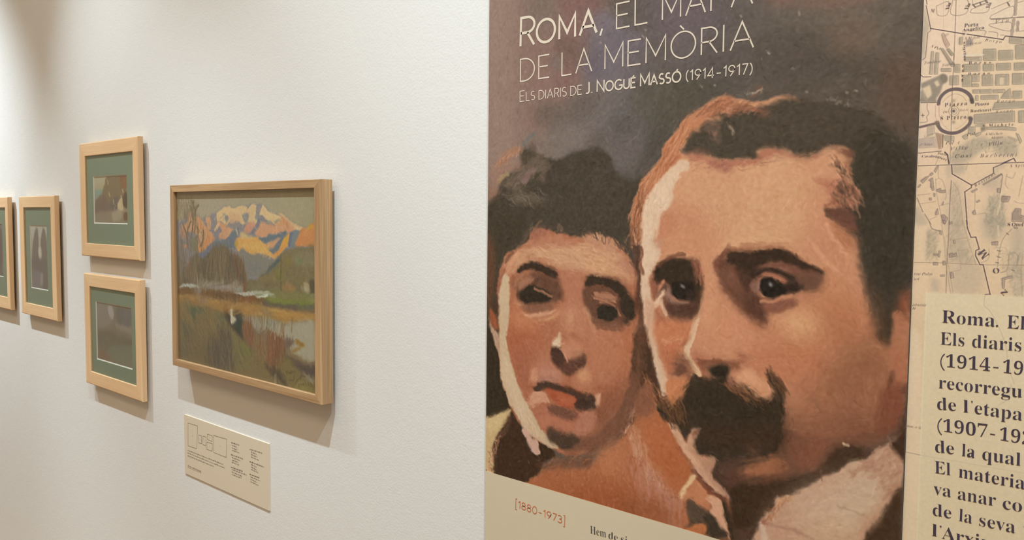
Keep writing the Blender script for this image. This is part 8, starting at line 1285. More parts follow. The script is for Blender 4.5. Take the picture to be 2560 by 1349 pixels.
GLYPHS = """
65 437 -9 0 -9 18 24 30 45 64 206 466 224 465 399 55 420 25 443 18 443 0 229 0 229 18 259 21 277 30 283 46 253 132 103 132 77 67 76 39 96 21 128 18 128 0 ; 113 161 242 161 177 319
66 443 16 0 16 17 58 28 73 60 75 369 71 407 62 425 47 435 15 439 15 455 220 455 274 452 318 444 352 429 377 409 391 383 393 325 384 302 348 268 287 247 327 237 385 206 404 185 415 160 418 132 413 93 397 61 371 35 335 15 265 1 ; 182 252 245 261 263 272 275 290 284 360 269 412 257 424 228 433 203 433 188 425 182 399 ; 222 24 268 35 283 49 296 81 298 162 284 199 268 215 231 228 182 231 183 51 194 30
67 469 257 -11 213 -7 155 10 105 43 66 87 39 142 29 184 27 251 39 314 56 351 92 399 139 435 176 452 216 462 275 465 377 436 402 439 419 465 437 465 437 308 420 308 392 364 356 407 313 434 282 442 228 437 198 419 174 389 157 347 147 293 147 164 159 114 177 74 203 46 237 29 305 26 371 52 428 106 447 89 395 33 365 14 296 -8
68 496 20 0 20 17 63 30 74 64 74 387 65 421 43 435 15 439 15 455 222 455 296 449 357 429 405 396 440 351 461 295 468 228 461 158 441 101 408 57 362 25 302 6 228 0 ; 222 24 279 37 319 75 343 139 351 229 347 291 336 342 319 382 294 410 262 428 202 431 187 420 182 394 182 63 193 31
69 442 14 0 14 17 51 22 66 34 75 78 74 394 62 425 44 435 16 439 16 455 399 455 399 320 383 320 375 357 361 386 327 414 255 430 208 429 189 422 183 394 183 246 232 252 266 278 288 345 304 345 304 118 287 118 276 173 254 206 225 218 183 222 183 59 189 38 206 29 246 28 324 43 371 75 411 143 430 143 402 0
70 404 15 0 15 17 58 29 73 62 75 375 65 418 50 430 14 439 14 455 394 455 394 320 377 320 355 385 320 416 261 430 212 431 189 425 182 403 182 247 217 250 248 263 269 289 284 347 302 347 302 118 285 118 269 181 249 208 217 221 182 224 186 48 204 26 257 17 257 0
71 509 268 -10 200 -3 160 10 124 30 80 70 48 121 35 161 28 205 31 274 48 334 93 399 157 444 236 465 311 459 388 436 406 443 419 465 437 465 437 308 420 308 390 368 348 413 309 436 267 443 230 437 200 419 176 389 159 347 149 294 146 228 154 135 180 67 206 37 238 19 275 13 316 19 332 32 341 53 341 146 324 174 275 182 275 198 500 198 500 182 466 177 451 161 446 29 357 0
72 523 15 0 15 17 52 24 66 36 75 81 73 398 57 428 16 439 16 455 242 455 242 439 200 430 185 411 182 251 342 251 340 406 331 425 310 435 282 439 282 455 507 455 507 439 471 431 457 420 449 379 451 60 466 29 507 17 507 0 282 0 282 17 324 27 339 49 342 221 182 221 185 50 199 28 242 17 242 0
73 260 13 0 13 17 50 26 65 37 75 75 74 405 58 430 13 439 13 455 244 455 244 439 223 437 192 424 183 397 183 71 194 34 211 24 246 17 246 0
76 426 15 0 15 17 52 24 66 36 75 81 73 399 57 429 16 439 16 455 250 455 250 439 204 432 193 424 185 407 182 83 188 40 208 29 249 28 325 44 370 80 409 154 427 154 402 0
77 634 14 0 14 17 50 24 66 36 75 79 74 402 61 428 15 439 15 455 185 455 317 142 449 455 617 455 617 439 577 427 561 397 561 61 571 31 586 22 617 17 617 0 396 0 396 17 437 27 453 54 455 399 288 0 270 0 105 389 107 57 112 41 125 26 169 17 169 0
78 493 403 -11 107 350 108 57 123 27 167 17 167 0 18 0 18 17 50 22 65 30 76 71 76 388 34 434 18 439 18 455 156 455 391 169 389 404 373 430 331 439 331 455 480 455 480 439 438 429 423 398 422 -11
79 526 261 -11 213 -6 169 7 129 29 94 58 66 93 45 134 32 179 28 228 32 276 45 321 66 362 95 397 130 426 170 448 216 462 265 466 313 462 357 448 397 427 431 399 459 364 481 323 494 277 498 228 494 179 481 134 459 93 430 58 395 29 355 7 310 -6 ; 265 12 300 18 328 36 351 66 367 108 379 228 371 321 348 389 310 430 260 443 225 437 196 419 174 389 158 347 148 294 145 228 153 135 177 67 215 26
80 418 15 0 15 17 52 24 66 36 75 81 73 398 57 428 16 439 16 455 265 454 322 445 366 422 395 388 408 344 404 296 380 252 351 230 314 214 268 206 182 206 185 50 199 28 242 17 242 0 ; 182 230 244 235 278 261 290 297 292 329 288 375 275 406 252 425 229 430 199 429 187 421 182 398
81 528 378 -116 296 -103 262 -87 232 -64 187 -1 141 21 101 50 54 114 30 193 28 244 40 307 58 349 95 397 143 434 200 458 248 466 313 462 384 435 441 388 481 323 496 261 493 176 468 106 438 66 401 34 330 0 344 -25 378 -60 420 -78 452 -80 492 -73 495 -92 435 -110 ; 265 12 300 18 329 36 351 66 367 108 380 228 372 321 348 389 310 430 260 443 225 437 196 419 174 389 158 347 148 294 145 228 153 135 178 67 216 26
82 473 15 0 15 17 52 24 66 36 75 81 73 398 57 428 16 439 16 455 249 455 329 442 367 426 395 403 416 354 414 308 392 265 372 248 315 224 443 36 459 21 480 17 480 0 338 0 201 212 182 212 183 59 199 28 242 17 242 0 ; 182 234 249 240 271 251 287 267 301 304 304 336 301 365 284 407 249 429 209 430 187 419 182 394
83 391 43 -11 43 158 62 158 75 113 101 62 123 39 149 24 197 15 231 20 257 36 273 60 277 104 265 129 241 151 144 200 99 231 62 276 50 317 54 370 80 421 126 454 185 466 300 445 313 450 320 466 339 466 339 319 322 319 293 385 248 429 203 444 155 437 125 406 121 364 132 343 151 325 290 253 337 211 353 180 359 143 357 106 345 69 304 21 254 -2 170 -9 85 12 69 7 61 -11
84 424 92 0 92 17 137 27 154 59 156 433 102 426 65 403 41 367 29 318 11 318 11 455 410 455 410 317 394 317 375 382 357 404 333 420 304 430 263 433 265 58 281 26 328 17 328 0
85 493 248 -13 192 -8 147 6 114 29 91 61 74 128 72 398 56 428 15 439 15 455 240 455 240 439 192 425 181 394 181 121 191 74 203 51 232 29 275 22 311 26 340 37 363 56 379 83 389 117 392 389 379 423 360 433 328 439 328 455 474 455 474 439 437 426 424 396 421 148 403 69 380 32 346 7 302 -8
86 428 212 -13 41 389 18 425 -14 439 -14 455 211 455 211 439 166 432 156 423 153 406 259 143 354 400 349 427 331 435 299 439 299 455 442 455 442 439 413 431 391 403 230 -13
90 442 20 0 20 11 276 430 174 427 123 412 88 377 61 316 44 316 57 455 406 455 406 443 153 29 262 30 319 43 362 73 393 121 407 164 424 164 407 0
97 344 255 -10 216 1 200 35 168 11 115 -8 64 -4 34 18 20 63 25 91 39 115 98 155 199 190 193 272 182 286 156 295 123 293 105 281 123 231 110 202 90 192 64 192 49 199 36 218 33 244 40 266 77 300 126 316 185 318 239 307 272 283 285 259 292 228 294 42 304 34 320 42 329 28 294 -1 ; 151 34 178 44 199 63 199 169 154 151 127 123 118 84 126 46
98 362 43 -11 42 407 34 431 8 439 8 455 138 455 138 279 175 308 233 318 284 299 321 256 340 195 340 133 323 75 291 30 246 0 192 -10 148 -1 105 28 53 -11 ; 183 14 204 18 220 30 232 49 242 95 242 213 231 251 212 273 194 279 169 277 147 262 138 242 140 52 158 20
99 293 156 -10 119 -5 87 11 59 35 38 68 24 106 19 150 34 224 55 260 96 297 146 317 190 318 241 305 271 275 276 233 270 219 253 207 224 205 206 216 197 236 197 279 185 294 152 294 126 269 114 221 113 164 123 105 146 65 178 42 204 38 239 47 271 72 285 60 227 8 181 -8
100 371 140 -10 87 4 61 26 40 55 26 91 20 132 27 210 55 272 81 297 112 313 146 318 175 314 201 301 223 280 222 413 208 433 176 439 176 455 319 455 320 60 327 38 353 28 353 11 294 6 223 -10 223 39 188 2 ; 171 28 202 41 223 76 223 242 211 266 180 280 155 277 135 259 123 225 118 174 120 98 130 58 146 36
101 301 154 -10 106 -1 58 35 32 81 20 141 24 201 44 252 87 298 132 316 193 314 237 292 268 251 282 195 283 166 117 166 127 97 154 56 175 46 212 44 248 62 270 86 285 73 248 27 228 11 180 -8 ; 116 192 201 192 199 252 186 288 161 297 136 286 121 255
102 214 15 0 15 16 37 20 49 32 52 73 52 277 16 277 16 310 52 310 53 370 67 413 85 436 123 457 174 465 222 456 253 432 263 393 258 375 244 360 208 358 192 368 185 386 197 432 193 441 173 443 159 437 148 399 148 310 203 310 203 277 148 277 149 47 162 23 199 16 199 0
103 328 146 -140 60 -127 29 -108 15 -84 16 -64 28 -46 69 -26 44 -10 29 9 24 30 28 54 49 80 102 110 58 135 31 169 22 212 30 251 60 289 120 315 170 318 233 304 317 304 317 268 268 268 289 226 290 185 276 151 242 120 194 104 131 103 104 84 102 64 119 51 223 47 277 33 303 13 314 -18 311 -67 296 -92 272 -113 219 -133 ; 157 124 178 130 190 146 199 211 190 276 178 292 157 297 137 292 124 276 114 211 124 146 137 130 ; 161 -116 238 -104 260 -81 263 -60 253 -44 205 -34 97 -34 79 -52 74 -78 88 -99 122 -113
104 381 18 0 18 16 39 21 47 29 52 56 52 406 43 432 19 440 19 455 148 455 148 267 190 305 224 317 270 315 309 292 328 244 331 49 340 23 363 16 363 0 202 0 202 16 228 26 235 56 234 241 223 265 203 271 173 262 148 235 148 43 157 23 180 16 180 0
105 198 101 362 81 366 65 376 54 393 50 412 65 449 81 460 101 463 120 460 137 449 151 412 147 393 136 376 ; 18 0 18 16 45 26 52 49 52 260 44 287 20 293 21 310 148 310 149 43 157 23 180 16 180 0
108 199 18 0 18 16 45 26 52 49 52 398 45 432 20 439 20 455 148 455 149 49 157 23 180 16 180 0
109 554 18 0 18 16 39 21 47 29 52 56 52 266 43 287 19 294 19 310 146 310 146 265 173 294 204 312 258 317 292 304 305 293 320 261 348 293 381 312 418 318 465 306 494 271 501 244 505 38 516 21 536 16 536 0 377 0 377 16 393 19 405 30 410 56 407 247 394 268 368 270 341 256 324 237 325 44 333 23 356 16 356 0 199 0 199 16 222 23 231 44 232 226 220 265 189 270 162 255 146 235 147 44 155 24 177 16 177 0
110 381 18 0 18 16 39 21 47 29 52 56 52 266 43 287 19 294 19 310 148 310 148 267 190 306 224 317 270 315 309 292 328 244 331 49 340 23 363 16 363 0 202 0 202 16 228 26 235 56 234 241 223 265 203 271 173 262 148 235 148 43 157 23 180 16 180 0
111 337 169 -10 114 -1 60 37 27 96 19 154 27 213 60 272 114 309 168 318 222 309 275 273 308 214 317 154 308 94 275 36 222 -1 ; 169 11 193 18 211 44 220 154 217 227 208 271 192 292 169 299 144 292 128 271 120 227 117 154 126 44 144 18
112 373 17 -139 17 -124 38 -119 48 -107 52 -64 52 261 44 286 19 295 19 310 143 310 143 263 166 294 195 313 253 317 293 298 329 253 348 189 348 128 334 72 308 28 272 0 227 -10 183 1 148 32 152 -99 163 -116 197 -123 197 -139 ; 195 28 229 42 247 84 252 174 241 248 225 270 189 277 162 259 148 235 148 69 167 38
113 365 175 -139 175 -123 210 -116 221 -102 224 29 200 8 158 -8 119 -7 79 10 54 33 31 76 22 115 21 160 29 207 47 247 72 280 105 303 142 317 185 318 215 310 257 281 309 320 320 320 320 -90 329 -116 354 -123 354 -139 ; 179 30 208 40 224 67 222 258 204 289 179 295 159 291 136 272 123 234 118 117 136 51 150 37
114 289 18 0 18 16 47 29 52 56 52 267 44 287 20 293 21 310 146 310 146 252 165 280 195 306 226 318 250 317 270 308 283 293 288 254 270 228 242 223 225 228 199 257 184 259 166 247 155 228 149 192 150 42 163 23 197 16 197 0
115 289 151 -10 73 9 60 4 51 -9 36 -9 36 105 53 105 79 48 121 17 148 15 174 23 189 40 192 58 188 76 176 92 85 142 61 162 41 193 37 220 44 259 75 299 111 316 166 316 213 305 230 319 244 319 244 222 228 222 215 254 196 277 158 296 136 295 116 286 106 269 107 244 128 222 202 184 236 158 253 127 257 95 250 51 228 18 194 -3
116 228 124 -9 80 -1 66 10 53 36 48 279 20 279 20 300 88 369 129 424 144 424 144 310 208 310 208 279 144 279 148 54 157 43 175 41 189 49 206 75 222 66 198 24 182 9 165 -1
117 374 131 -10 81 2 54 38 46 80 44 268 33 289 11 294 11 310 142 310 142 68 151 46 166 37 196 39 228 66 228 248 221 283 189 294 189 310 324 310 325 56 334 36 360 30 360 13 300 7 228 -10 228 40 186 3
118 306 142 -10 33 261 19 285 -3 293 -3 310 164 310 164 294 136 290 129 273 185 122 241 270 232 289 203 294 203 310 305 310 305 295 284 286 272 269 160 -10
120 319 5 0 5 15 53 46 123 136 37 272 4 293 4 310 169 310 169 294 147 291 141 278 183 206 234 275 227 290 201 294 201 310 311 310 311 296 292 289 263 265 198 184 295 30 319 15 319 0 155 0 155 16 180 21 185 34 138 114 85 38 92 20 118 15 118 0
121 299 52 -140 22 -133 1 -113 -7 -84 1 -58 24 -41 56 -44 72 -61 75 -94 90 -98 120 -65 140 -5 32 260 15 287 -5 293 -5 310 162 310 162 293 133 288 128 272 185 119 238 270 232 288 203 293 203 310 300 310 300 293 280 285 265 258 135 -87 101 -127
122 293 13 0 13 14 168 287 106 286 79 276 61 258 44 216 26 216 32 310 275 310 275 291 126 25 181 27 214 38 237 59 260 107 276 107 268 0
48 375 188 -7 118 7 91 24 60 61 34 130 23 241 34 352 60 420 91 456 118 473 189 486 257 473 283 456 314 419 341 351 353 240 341 129 314 61 283 24 256 7 ; 188 37 219 50 233 74 243 131 248 240 243 349 233 406 211 437 189 443 157 429 144 406 132 349 127 240 132 131 144 74 157 50
49 375 65 0 65 36 131 37 146 45 152 58 154 416 87 351 57 347 36 364 28 396 91 420 179 482 254 482 256 61 263 44 276 37 343 36 343 0
50 375 24 0 24 69 179 234 210 287 225 349 225 395 217 421 202 437 174 445 145 438 126 416 116 380 112 329 77 333 50 344 32 365 26 396 34 426 55 454 116 481 198 485 258 473 288 456 310 434 323 407 328 367 319 329 303 298 238 220 87 74 257 75 288 95 305 141 345 141 341 0
51 376 163 -7 104 -2 62 13 29 41 19 74 31 108 68 126 76 126 78 100 92 70 107 55 135 43 166 41 199 49 221 66 233 87 240 151 229 184 214 202 168 224 95 227 95 269 154 269 188 281 211 305 223 340 223 390 206 431 178 445 142 439 120 406 111 341 55 351 34 367 27 382 25 413 34 434 75 469 128 483 217 483 271 466 309 436 327 394 320 335 288 291 225 256 279 238 312 216 336 184 344 151 338 90 324 61 304 37 241 3
52 375 121 0 121 36 161 38 188 52 194 74 195 125 9 125 9 166 199 480 293 480 293 169 363 169 363 125 293 125 293 74 297 58 309 44 357 36 357 0 ; 56 169 195 169 199 416 191 399
53 376 165 -7 106 -1 66 14 40 35 27 68 29 89 37 105 73 121 81 121 85 90 97 66 130 43 183 45 207 58 222 76 237 135 234 178 226 203 195 236 137 247 71 235 40 247 62 480 316 480 319 357 281 357 270 394 254 405 105 406 94 281 168 291 216 287 258 276 293 256 319 228 339 171 333 96 319 65 299 40 236 4
54 376 197 -7 150 -1 109 18 76 49 51 93 35 151 30 222 35 293 46 341 70 397 104 441 149 472 206 486 282 479 307 468 329 449 339 425 338 399 322 376 298 364 260 360 249 424 236 441 216 447 191 441 170 426 139 366 125 269 161 286 196 293 237 293 273 285 302 269 326 245 343 214 351 176 351 132 342 90 313 38 264 5 ; 199 38 228 49 244 74 253 113 254 166 238 228 219 247 193 253 161 246 132 228 125 221 126 190 135 116 147 81 170 48
55 376 111 0 289 406 102 405 86 398 76 383 70 338 30 338 33 480 353 480 353 447 168 0
56 378 183 -7 118 1 69 24 38 57 22 99 23 150 39 184 67 211 119 242 83 267 57 296 36 351 37 385 50 423 70 449 99 469 173 486 254 478 286 463 310 441 325 415 333 385 332 344 317 313 292 289 244 260 309 220 344 177 355 127 344 71 324 41 276 9 234 -3 ; 203 283 239 317 250 370 237 418 206 444 179 447 150 432 137 410 130 372 143 325 163 306 ; 187 32 218 37 241 55 257 82 261 126 252 154 239 170 164 216 121 170 112 142 111 107 120 74 139 49 156 38
57 378 152 -7 106 -2 67 17 45 51 46 87 57 100 75 107 92 71 118 45 145 36 183 41 205 57 223 84 237 122 251 230 212 198 166 185 103 194 60 220 40 248 28 282 26 355 49 420 95 466 162 486 209 484 238 476 287 444 323 390 340 332 345 261 338 173 321 111 292 60 253 21 200 -2 ; 184 233 224 245 251 278 242 372 231 403 209 432 181 441 149 429 132 402 123 362 128 275 149 244
1065 463 -85 0 -82 13 -39 24 0 56 356 475 369 475 353 50 361 27 411 13 409 0 221 0 224 13 248 14 273 26 282 46 288 158 133 158 116 150 32 41 39 19 79 13 75 0 ; 143 183 289 183 298 367
1066 438 -34 0 -30 13 19 27 36 53 127 392 129 434 81 451 85 465 303 462 372 440 393 420 410 365 382 296 297 251 341 227 374 170 373 117 351 68 294 24 229 4 ; 193 259 290 279 323 309 339 352 330 409 302 434 242 442 210 430 163 269 ; 153 21 217 30 249 45 284 82 300 132 298 179 274 217 227 235 171 236 150 222 105 48 113 27
1067 471 218 -10 117 13 78 41 42 93 26 195 61 307 114 378 167 424 227 456 297 474 430 453 467 470 439 332 425 332 426 341 419 395 400 427 370 446 314 452 220 414 146 328 113 247 105 175 114 109 153 47 199 23 266 21 322 40 399 103 412 91 323 15
1068 512 -36 0 -32 13 18 26 35 52 126 385 129 433 81 451 85 465 284 464 344 454 394 433 433 402 472 328 473 219 457 169 419 108 348 48 255 10 ; 170 22 255 37 321 80 368 144 397 237 397 334 375 389 318 433 235 442 212 433 199 408 106 59 116 30
1070 406 -31 0 -27 13 18 22 38 52 129 385 132 433 84 451 88 465 421 465 400 355 387 355 375 419 333 439 221 437 198 386 165 258 265 266 292 284 316 325 330 325 285 156 271 156 273 199 262 226 159 235 112 44 121 22 169 12 168 0
1071 541 245 -10 130 13 86 42 54 80 34 127 27 197 62 310 139 404 227 457 343 474 469 442 514 469 484 327 472 327 440 408 401 438 331 453 253 435 173 366 137 306 114 239 111 126 124 86 160 40 212 15 255 11 299 17 342 43 382 191 369 208 322 214 325 227 518 227 514 214 481 210 459 192 416 35 334 1
1072 520 -34 0 -30 13 18 25 35 51 126 385 129 433 81 451 85 465 270 465 267 451 219 439 201 412 163 275 167 262 185 259 376 264 416 419 404 443 365 451 369 465 555 465 551 451 502 439 486 413 396 80 392 31 440 13 437 0 251 0 255 13 299 22 320 51 365 217 362 231 343 234 153 229 104 45 116 21 155 13 152 0
1076 448 -24 0 -21 13 28 26 45 52 138 396 139 433 91 451 94 465 279 465 274 452 241 446 220 429 117 41 126 29 156 24 298 33 346 58 399 132 412 132 368 0
1077 590 -36 0 -32 13 15 25 33 51 129 392 131 433 83 451 87 465 212 465 261 108 496 465 624 465 620 451 572 439 555 413 459 54 463 27 509 13 506 0 322 0 325 11 367 23 386 50 480 392 219 0 210 0 157 393 68 62 72 27 118 13 114 0
1080 407 -34 0 -30 13 18 25 35 51 127 392 129 434 81 451 85 465 267 465 346 453 373 439 404 392 403 323 368 270 320 240 257 224 149 219 105 46 119 20 165 13 161 0 ; 193 242 284 265 317 299 331 346 330 389 311 425 272 442 227 443 201 413 160 260 163 245
1083 369 153 -9 42 13 3 -8 26 146 38 146 60 58 102 19 178 16 210 38 231 71 236 111 225 145 115 277 88 344 92 386 111 425 142 453 184 471 253 473 313 457 351 473 330 336 319 336 302 413 268 446 200 448 160 408 155 369 164 342 275 210 301 126 292 78 259 29 206 -1
1086 437 80 -10 95 414 86 439 38 451 40 465 226 465 223 453 179 443 166 419 149 95 403 399 416 438 371 451 373 465 516 465 512 451 485 444 452 413 95 -10
1097 346 50 -8 14 5 -3 33 4 138 62 244 105 287 152 312 208 312 232 280 241 309 292 309 222 49 224 37 238 36 282 80 291 72 224 1 180 -5 169 31 191 118 119 23 85 0 ; 82 33 134 65 190 151 217 230 210 288 185 299 154 291 124 266 88 211 53 81 60 43
1098 341 82 -8 18 6 -5 38 92 421 90 448 50 455 54 467 119 478 163 482 103 251 174 309 239 313 272 298 294 270 305 204 281 124 227 54 152 6 ; 95 9 132 17 168 40 224 119 246 222 235 257 211 279 175 283 145 270 95 202 50 38 61 17
1099 298 99 -8 46 6 11 46 -1 109 12 175 64 255 133 303 199 316 243 306 266 273 258 239 217 231 204 257 220 292 185 298 151 286 110 250 68 165 61 83 82 39 113 23 174 38 228 82 238 71 169 12
1100 357 61 -8 16 7 -7 50 -5 107 22 181 70 250 130 300 205 316 242 293 275 436 265 452 233 455 236 467 306 479 340 487 344 473 234 44 241 32 256 32 306 81 317 72 255 5 225 -8 198 -4 183 27 201 112 133 21 99 -1 ; 91 28 140 55 194 132 229 233 223 289 198 300 154 286 111 244 83 196 57 124 51 70 62 41
1101 290 89 -7 30 12 2 54 -1 131 31 210 91 276 164 313 229 310 251 293 258 266 245 226 208 189 147 161 61 142 58 76 84 34 135 27 168 39 221 81 231 71 165 12 ; 64 158 124 173 179 210 204 271 198 291 180 298 151 290 115 258
1102 202 -48 -153 -83 -139 -91 -107 -80 -90 -54 -89 -42 -134 -24 -128 -8 -103 71 283 7 283 12 304 75 304 104 403 147 461 187 483 240 483 271 458 272 422 253 409 224 415 224 457 213 468 193 466 172 447 132 304 210 304 207 283 128 283 78 49 44 -60 9 -123 -18 -146
1103 287 63 -153 -10 -138 -38 -115 -51 -86 -49 -56 -30 -22 36 24 13 39 6 61 58 121 15 165 18 237 70 295 139 318 289 296 289 266 245 261 243 203 207 149 146 118 82 116 60 87 83 65 203 12 222 -27 214 -81 159 -134 ; 111 129 151 146 183 199 189 265 165 299 115 290 75 232 71 153 86 135 ; 75 -132 131 -124 173 -82 167 -35 113 -2 52 18 6 -20 -8 -49 -7 -85 12 -115
1104 403 304 -7 265 6 245 41 247 107 281 283 274 313 251 323 199 300 141 221 87 0 25 0 118 448 106 474 66 482 72 510 195 510 142 275 209 343 252 363 314 358 338 333 345 279 308 58 324 36 374 51 386 32 344 3
1105 177 122 394 98 404 88 428 98 452 122 463 147 452 157 428 147 403 ; 33 -8 8 1 0 36 60 264 50 282 17 287 20 299 92 309 124 316 131 305 58 46 79 34 130 84 140 74 84 12
1108 174 32 -7 4 5 -1 38 101 430 95 451 58 459 60 471 121 479 171 481 56 50 61 36 74 36 122 82 133 72 77 12
1109 550 410 -7 384 2 376 31 430 245 428 266 411 275 364 251 309 188 259 94 228 0 175 0 243 234 243 267 227 275 177 249 120 188 78 110 40 0 -13 0 58 243 61 267 51 281 17 287 19 300 129 313 91 177 184 281 239 312 286 311 304 277 285 184 343 257 398 301 449 316 479 306 487 257 434 45 453 36 499 87 508 76 459 13
1110 364 222 -9 198 1 189 28 242 245 241 265 225 275 172 244 112 174 76 105 42 0 -12 0 62 258 56 278 17 285 19 297 60 302 133 313 93 177 158 254 216 300 263 315 298 299 299 247 246 44 266 35 312 91 322 83 273 14
1111 351 105 -8 48 5 9 44 -4 102 4 153 35 215 82 267 140 303 201 316 248 309 293 276 313 222 307 161 275 94 224 37 171 6 ; 113 11 149 21 182 47 243 155 254 215 248 267 229 291 197 299 165 291 122 257 66 149 60 52 76 24
1112 342 -96 -149 -93 -137 -49 -126 -34 -104 54 235 56 277 16 285 19 298 127 315 112 250 187 309 250 314 278 300 298 274 306 199 270 105 223 47 165 7 101 -7 50 5 23 -117 40 -134 77 -138 73 -149 ; 101 9 137 18 172 44 226 128 247 237 239 266 220 282 188 285 156 271 103 197 62 40 72 17
1114 227 -13 0 55 254 52 275 13 284 15 297 124 314 89 179 137 255 177 301 208 316 233 300 232 261 196 241 170 268 95 157 41 0
1115 249 78 -8 6 6 -22 -4 -7 106 4 105 14 53 45 16 86 12 119 38 120 93 53 190 40 238 63 294 123 316 193 302 220 314 207 214 195 214 184 261 163 289 125 299 96 279 97 237 165 138 179 80 170 47 144 15
1116 187 33 -8 9 1 1 38 66 283 19 283 22 297 82 326 136 392 151 392 126 304 183 304 177 283 120 283 60 45 65 32 78 32 124 79 134 68 82 11
1117 364 46 -8 19 0 4 31 56 259 52 279 13 287 15 300 127 313 66 88 59 54 68 35 93 35 124 54 211 171 261 309 314 309 246 47 252 34 267 34 315 84 324 75 257 1 222 -8 197 1 190 42 220 153 127 32 86 2
1118 297 61 -8 42 245 27 277 -6 286 -3 299 84 312 109 58 179 135 239 232 211 279 215 307 245 317 266 302 273 275 260 226 194 126 75 -8
1122 266 143 -8 13 15 -33 -5 -42 0 189 261 141 257 65 270 44 263 26 238 15 244 45 303 98 313 199 296 257 311 26 50 74 54 168 42 196 61 210 86 220 81 194 18 175 -2
"""
PORTRAIT_BASE = (100, 89, 80)
LANDSCAPE_BASE = (135, 120, 93)
MAP_BASE = (233, 206, 173)
TITLE = [('s', 'R', -964.1, 301.7, -932.6, 301.0, 48.51, 0, 4.6), ('s', 'OMA', -926.8, 301.8, -799.8, 302.2, 37.69, 0, 4.6), ('s', ',', -792.8, 302.4, -788.2, 302.5, 37.69, 0, 3.6), ('s', 'EL', -760.9, 302.9, -703.5, 303.6, 38.55, 0, 2.4), ('s', 'MAPA', -676.9, 303.6, -531.1, 304.2, 38.55, 0, 2.4), ('s', 'DE', -963.3, 240.9, -897.9, 241.6, 38.24, 0, 2.3), ('s', 'LA', -870.4, 241.0, -808.3, 241.5, 38.24, 0, 2.3), ('s', 'MEMÒRIA', -782.2, 241.9, -527.9, 243.3, 38.24, 0, 2.3)]
SUBTITLE = [('s', 'E', -963.8, 205.8, -953.4, 206.0, 18.13, 0, 1.5), ('s', 'LS', -949.3, 206.1, -930.1, 206.2, 14.92, 0, 1.4), ('s', 'DIARIS', -920.5, 206.0, -860.5, 206.2, 14.92, 0, 1.4), ('s', 'DE', -851.2, 206.1, -827.9, 206.3, 14.92, 0, 1.4), ('s', 'J.', -819.9, 206.4, -806.9, 206.8, 18.13, 0, 2.4), ('s', 'N', -796.9, 207.0, -783.4, 207.0, 18.13, 0, 2.4), ('s', 'OGUÉ', -779.9, 206.9, -723.1, 207.2, 14.92, 0, 2.4), ('s', 'M', -713.7, 207.7, -698.2, 207.8, 18.13, 0, 2.4), ('s', 'ASSÓ', -695.6, 207.7, -642.9, 208.0, 14.92, 0, 2.4), ('s', '(1914–1917)', -634.0, 208.0, -528.6, 206.9, 14.74, 0, 1.6)]
DATES = [('s', '[1880–1973]', -964.1, -522.1, -851.1, -524.9, 12.69, 0, 1.35)]
BODY = [('b', 'Hem', -796.6, -525.9, -763.9, -524.7, 13.33, 0, -30), ('b', 'de', -759.4, -524.7, -740.4, -524.2, 12.3, 0, -30), ('b', 'si', -734.9, -524.0, -722.0, -523.8, 12.3, 0, -30)]
INTRO = [('b', 'Roma.', -273.1, -121.8, -212.1, -121.5, 15.53, 0, -22), ('b', 'El', -203.5, -121.9, -185.2, -121.8, 15.53, 0, -22), ('b', 'Els', -273.6, -148.9, -246.9, -148.3, 15.53, 0, -22), ('b', 'diaris', -238.9, -148.3, -187.6, -147.7, 15.53, 0, -22), ('b', '(1914', -272.8, -176.0, -218.2, -174.9, 15.53, 0, -22), ('b', '-', -215.6, -174.7, -209.6, -174.6, 15.53, 0, -22), ('b', '19', -205.7, -174.8, -185.0, -175.1, 15.53, 0, -22), ('b', 'recorregu', -273.5, -203.2, -184.5, -201.6, 15.53, 0, -22), ('b', 'de', -274.0, -229.9, -252.5, -228.5, 15.53, 0, -22), ('b', "l'", -245.2, -228.6, -234.6, -228.2, 15.53, 0, -22), ('b', 'etapa', -233.1, -228.2, -183.4, -228.3, 15.53, 0, -22), ('b', '(1907', -272.9, -256.3, -217.8, -254.6, 15.53, 0, -22), ('b', '-', -215.7, -254.8, -210.0, -254.8, 15.53, 0, -22), ('b', '192', -205.5, -255.2, -172.8, -255.4, 15.53, 0, -22), ('b', 'de', -274.2, -283.5, -252.6, -282.1, 15.53, 0, -22), ('b', 'la', -244.8, -282.2, -230.3, -282.2, 15.53, 0, -22), ('b', 'qual', -222.6, -282.2, -182.6, -281.6, 15.53, 0, -22), ('b', 'El', -273.8, -309.7, -255.8, -308.8, 15.53, 0, -22), ('b', 'materia', -247.1, -309.0, -177.4, -308.3, 15.53, 0, -22), ('b', 'va', -274.1, -336.6, -254.1, -335.9, 15.53, 0, -22), ('b', 'anar', -247.0, -336.3, -205.6, -335.3, 15.53, 0, -22), ('b', 'co', -198.9, -336.4, -178.8, -335.5, 15.53, 0, -22), ('b', 'de', -274.0, -363.3, -252.6, -362.5, 15.53, 0, -22), ('b', 'la', -244.7, -362.7, -230.1, -362.8, 15.53, 0, -22), ('b', 'seva', -222.6, -363.0, -184.8, -362.5, 15.53, 0, -22), ('b', 'v', -177.1, -362.3, -167.1, -362.2, 15.53, 0, -22), ('b', "l'", -274.0, -389.3, -262.9, -389.1, 15.53, 0, -22), ('b', 'Arxi', -262.7, -389.6, -220.7, -388.9, 15.53, 0, -22), ('b', 'u', -219.5, -388.8, -206.6, -388.6, 15.53, 0, -22)]
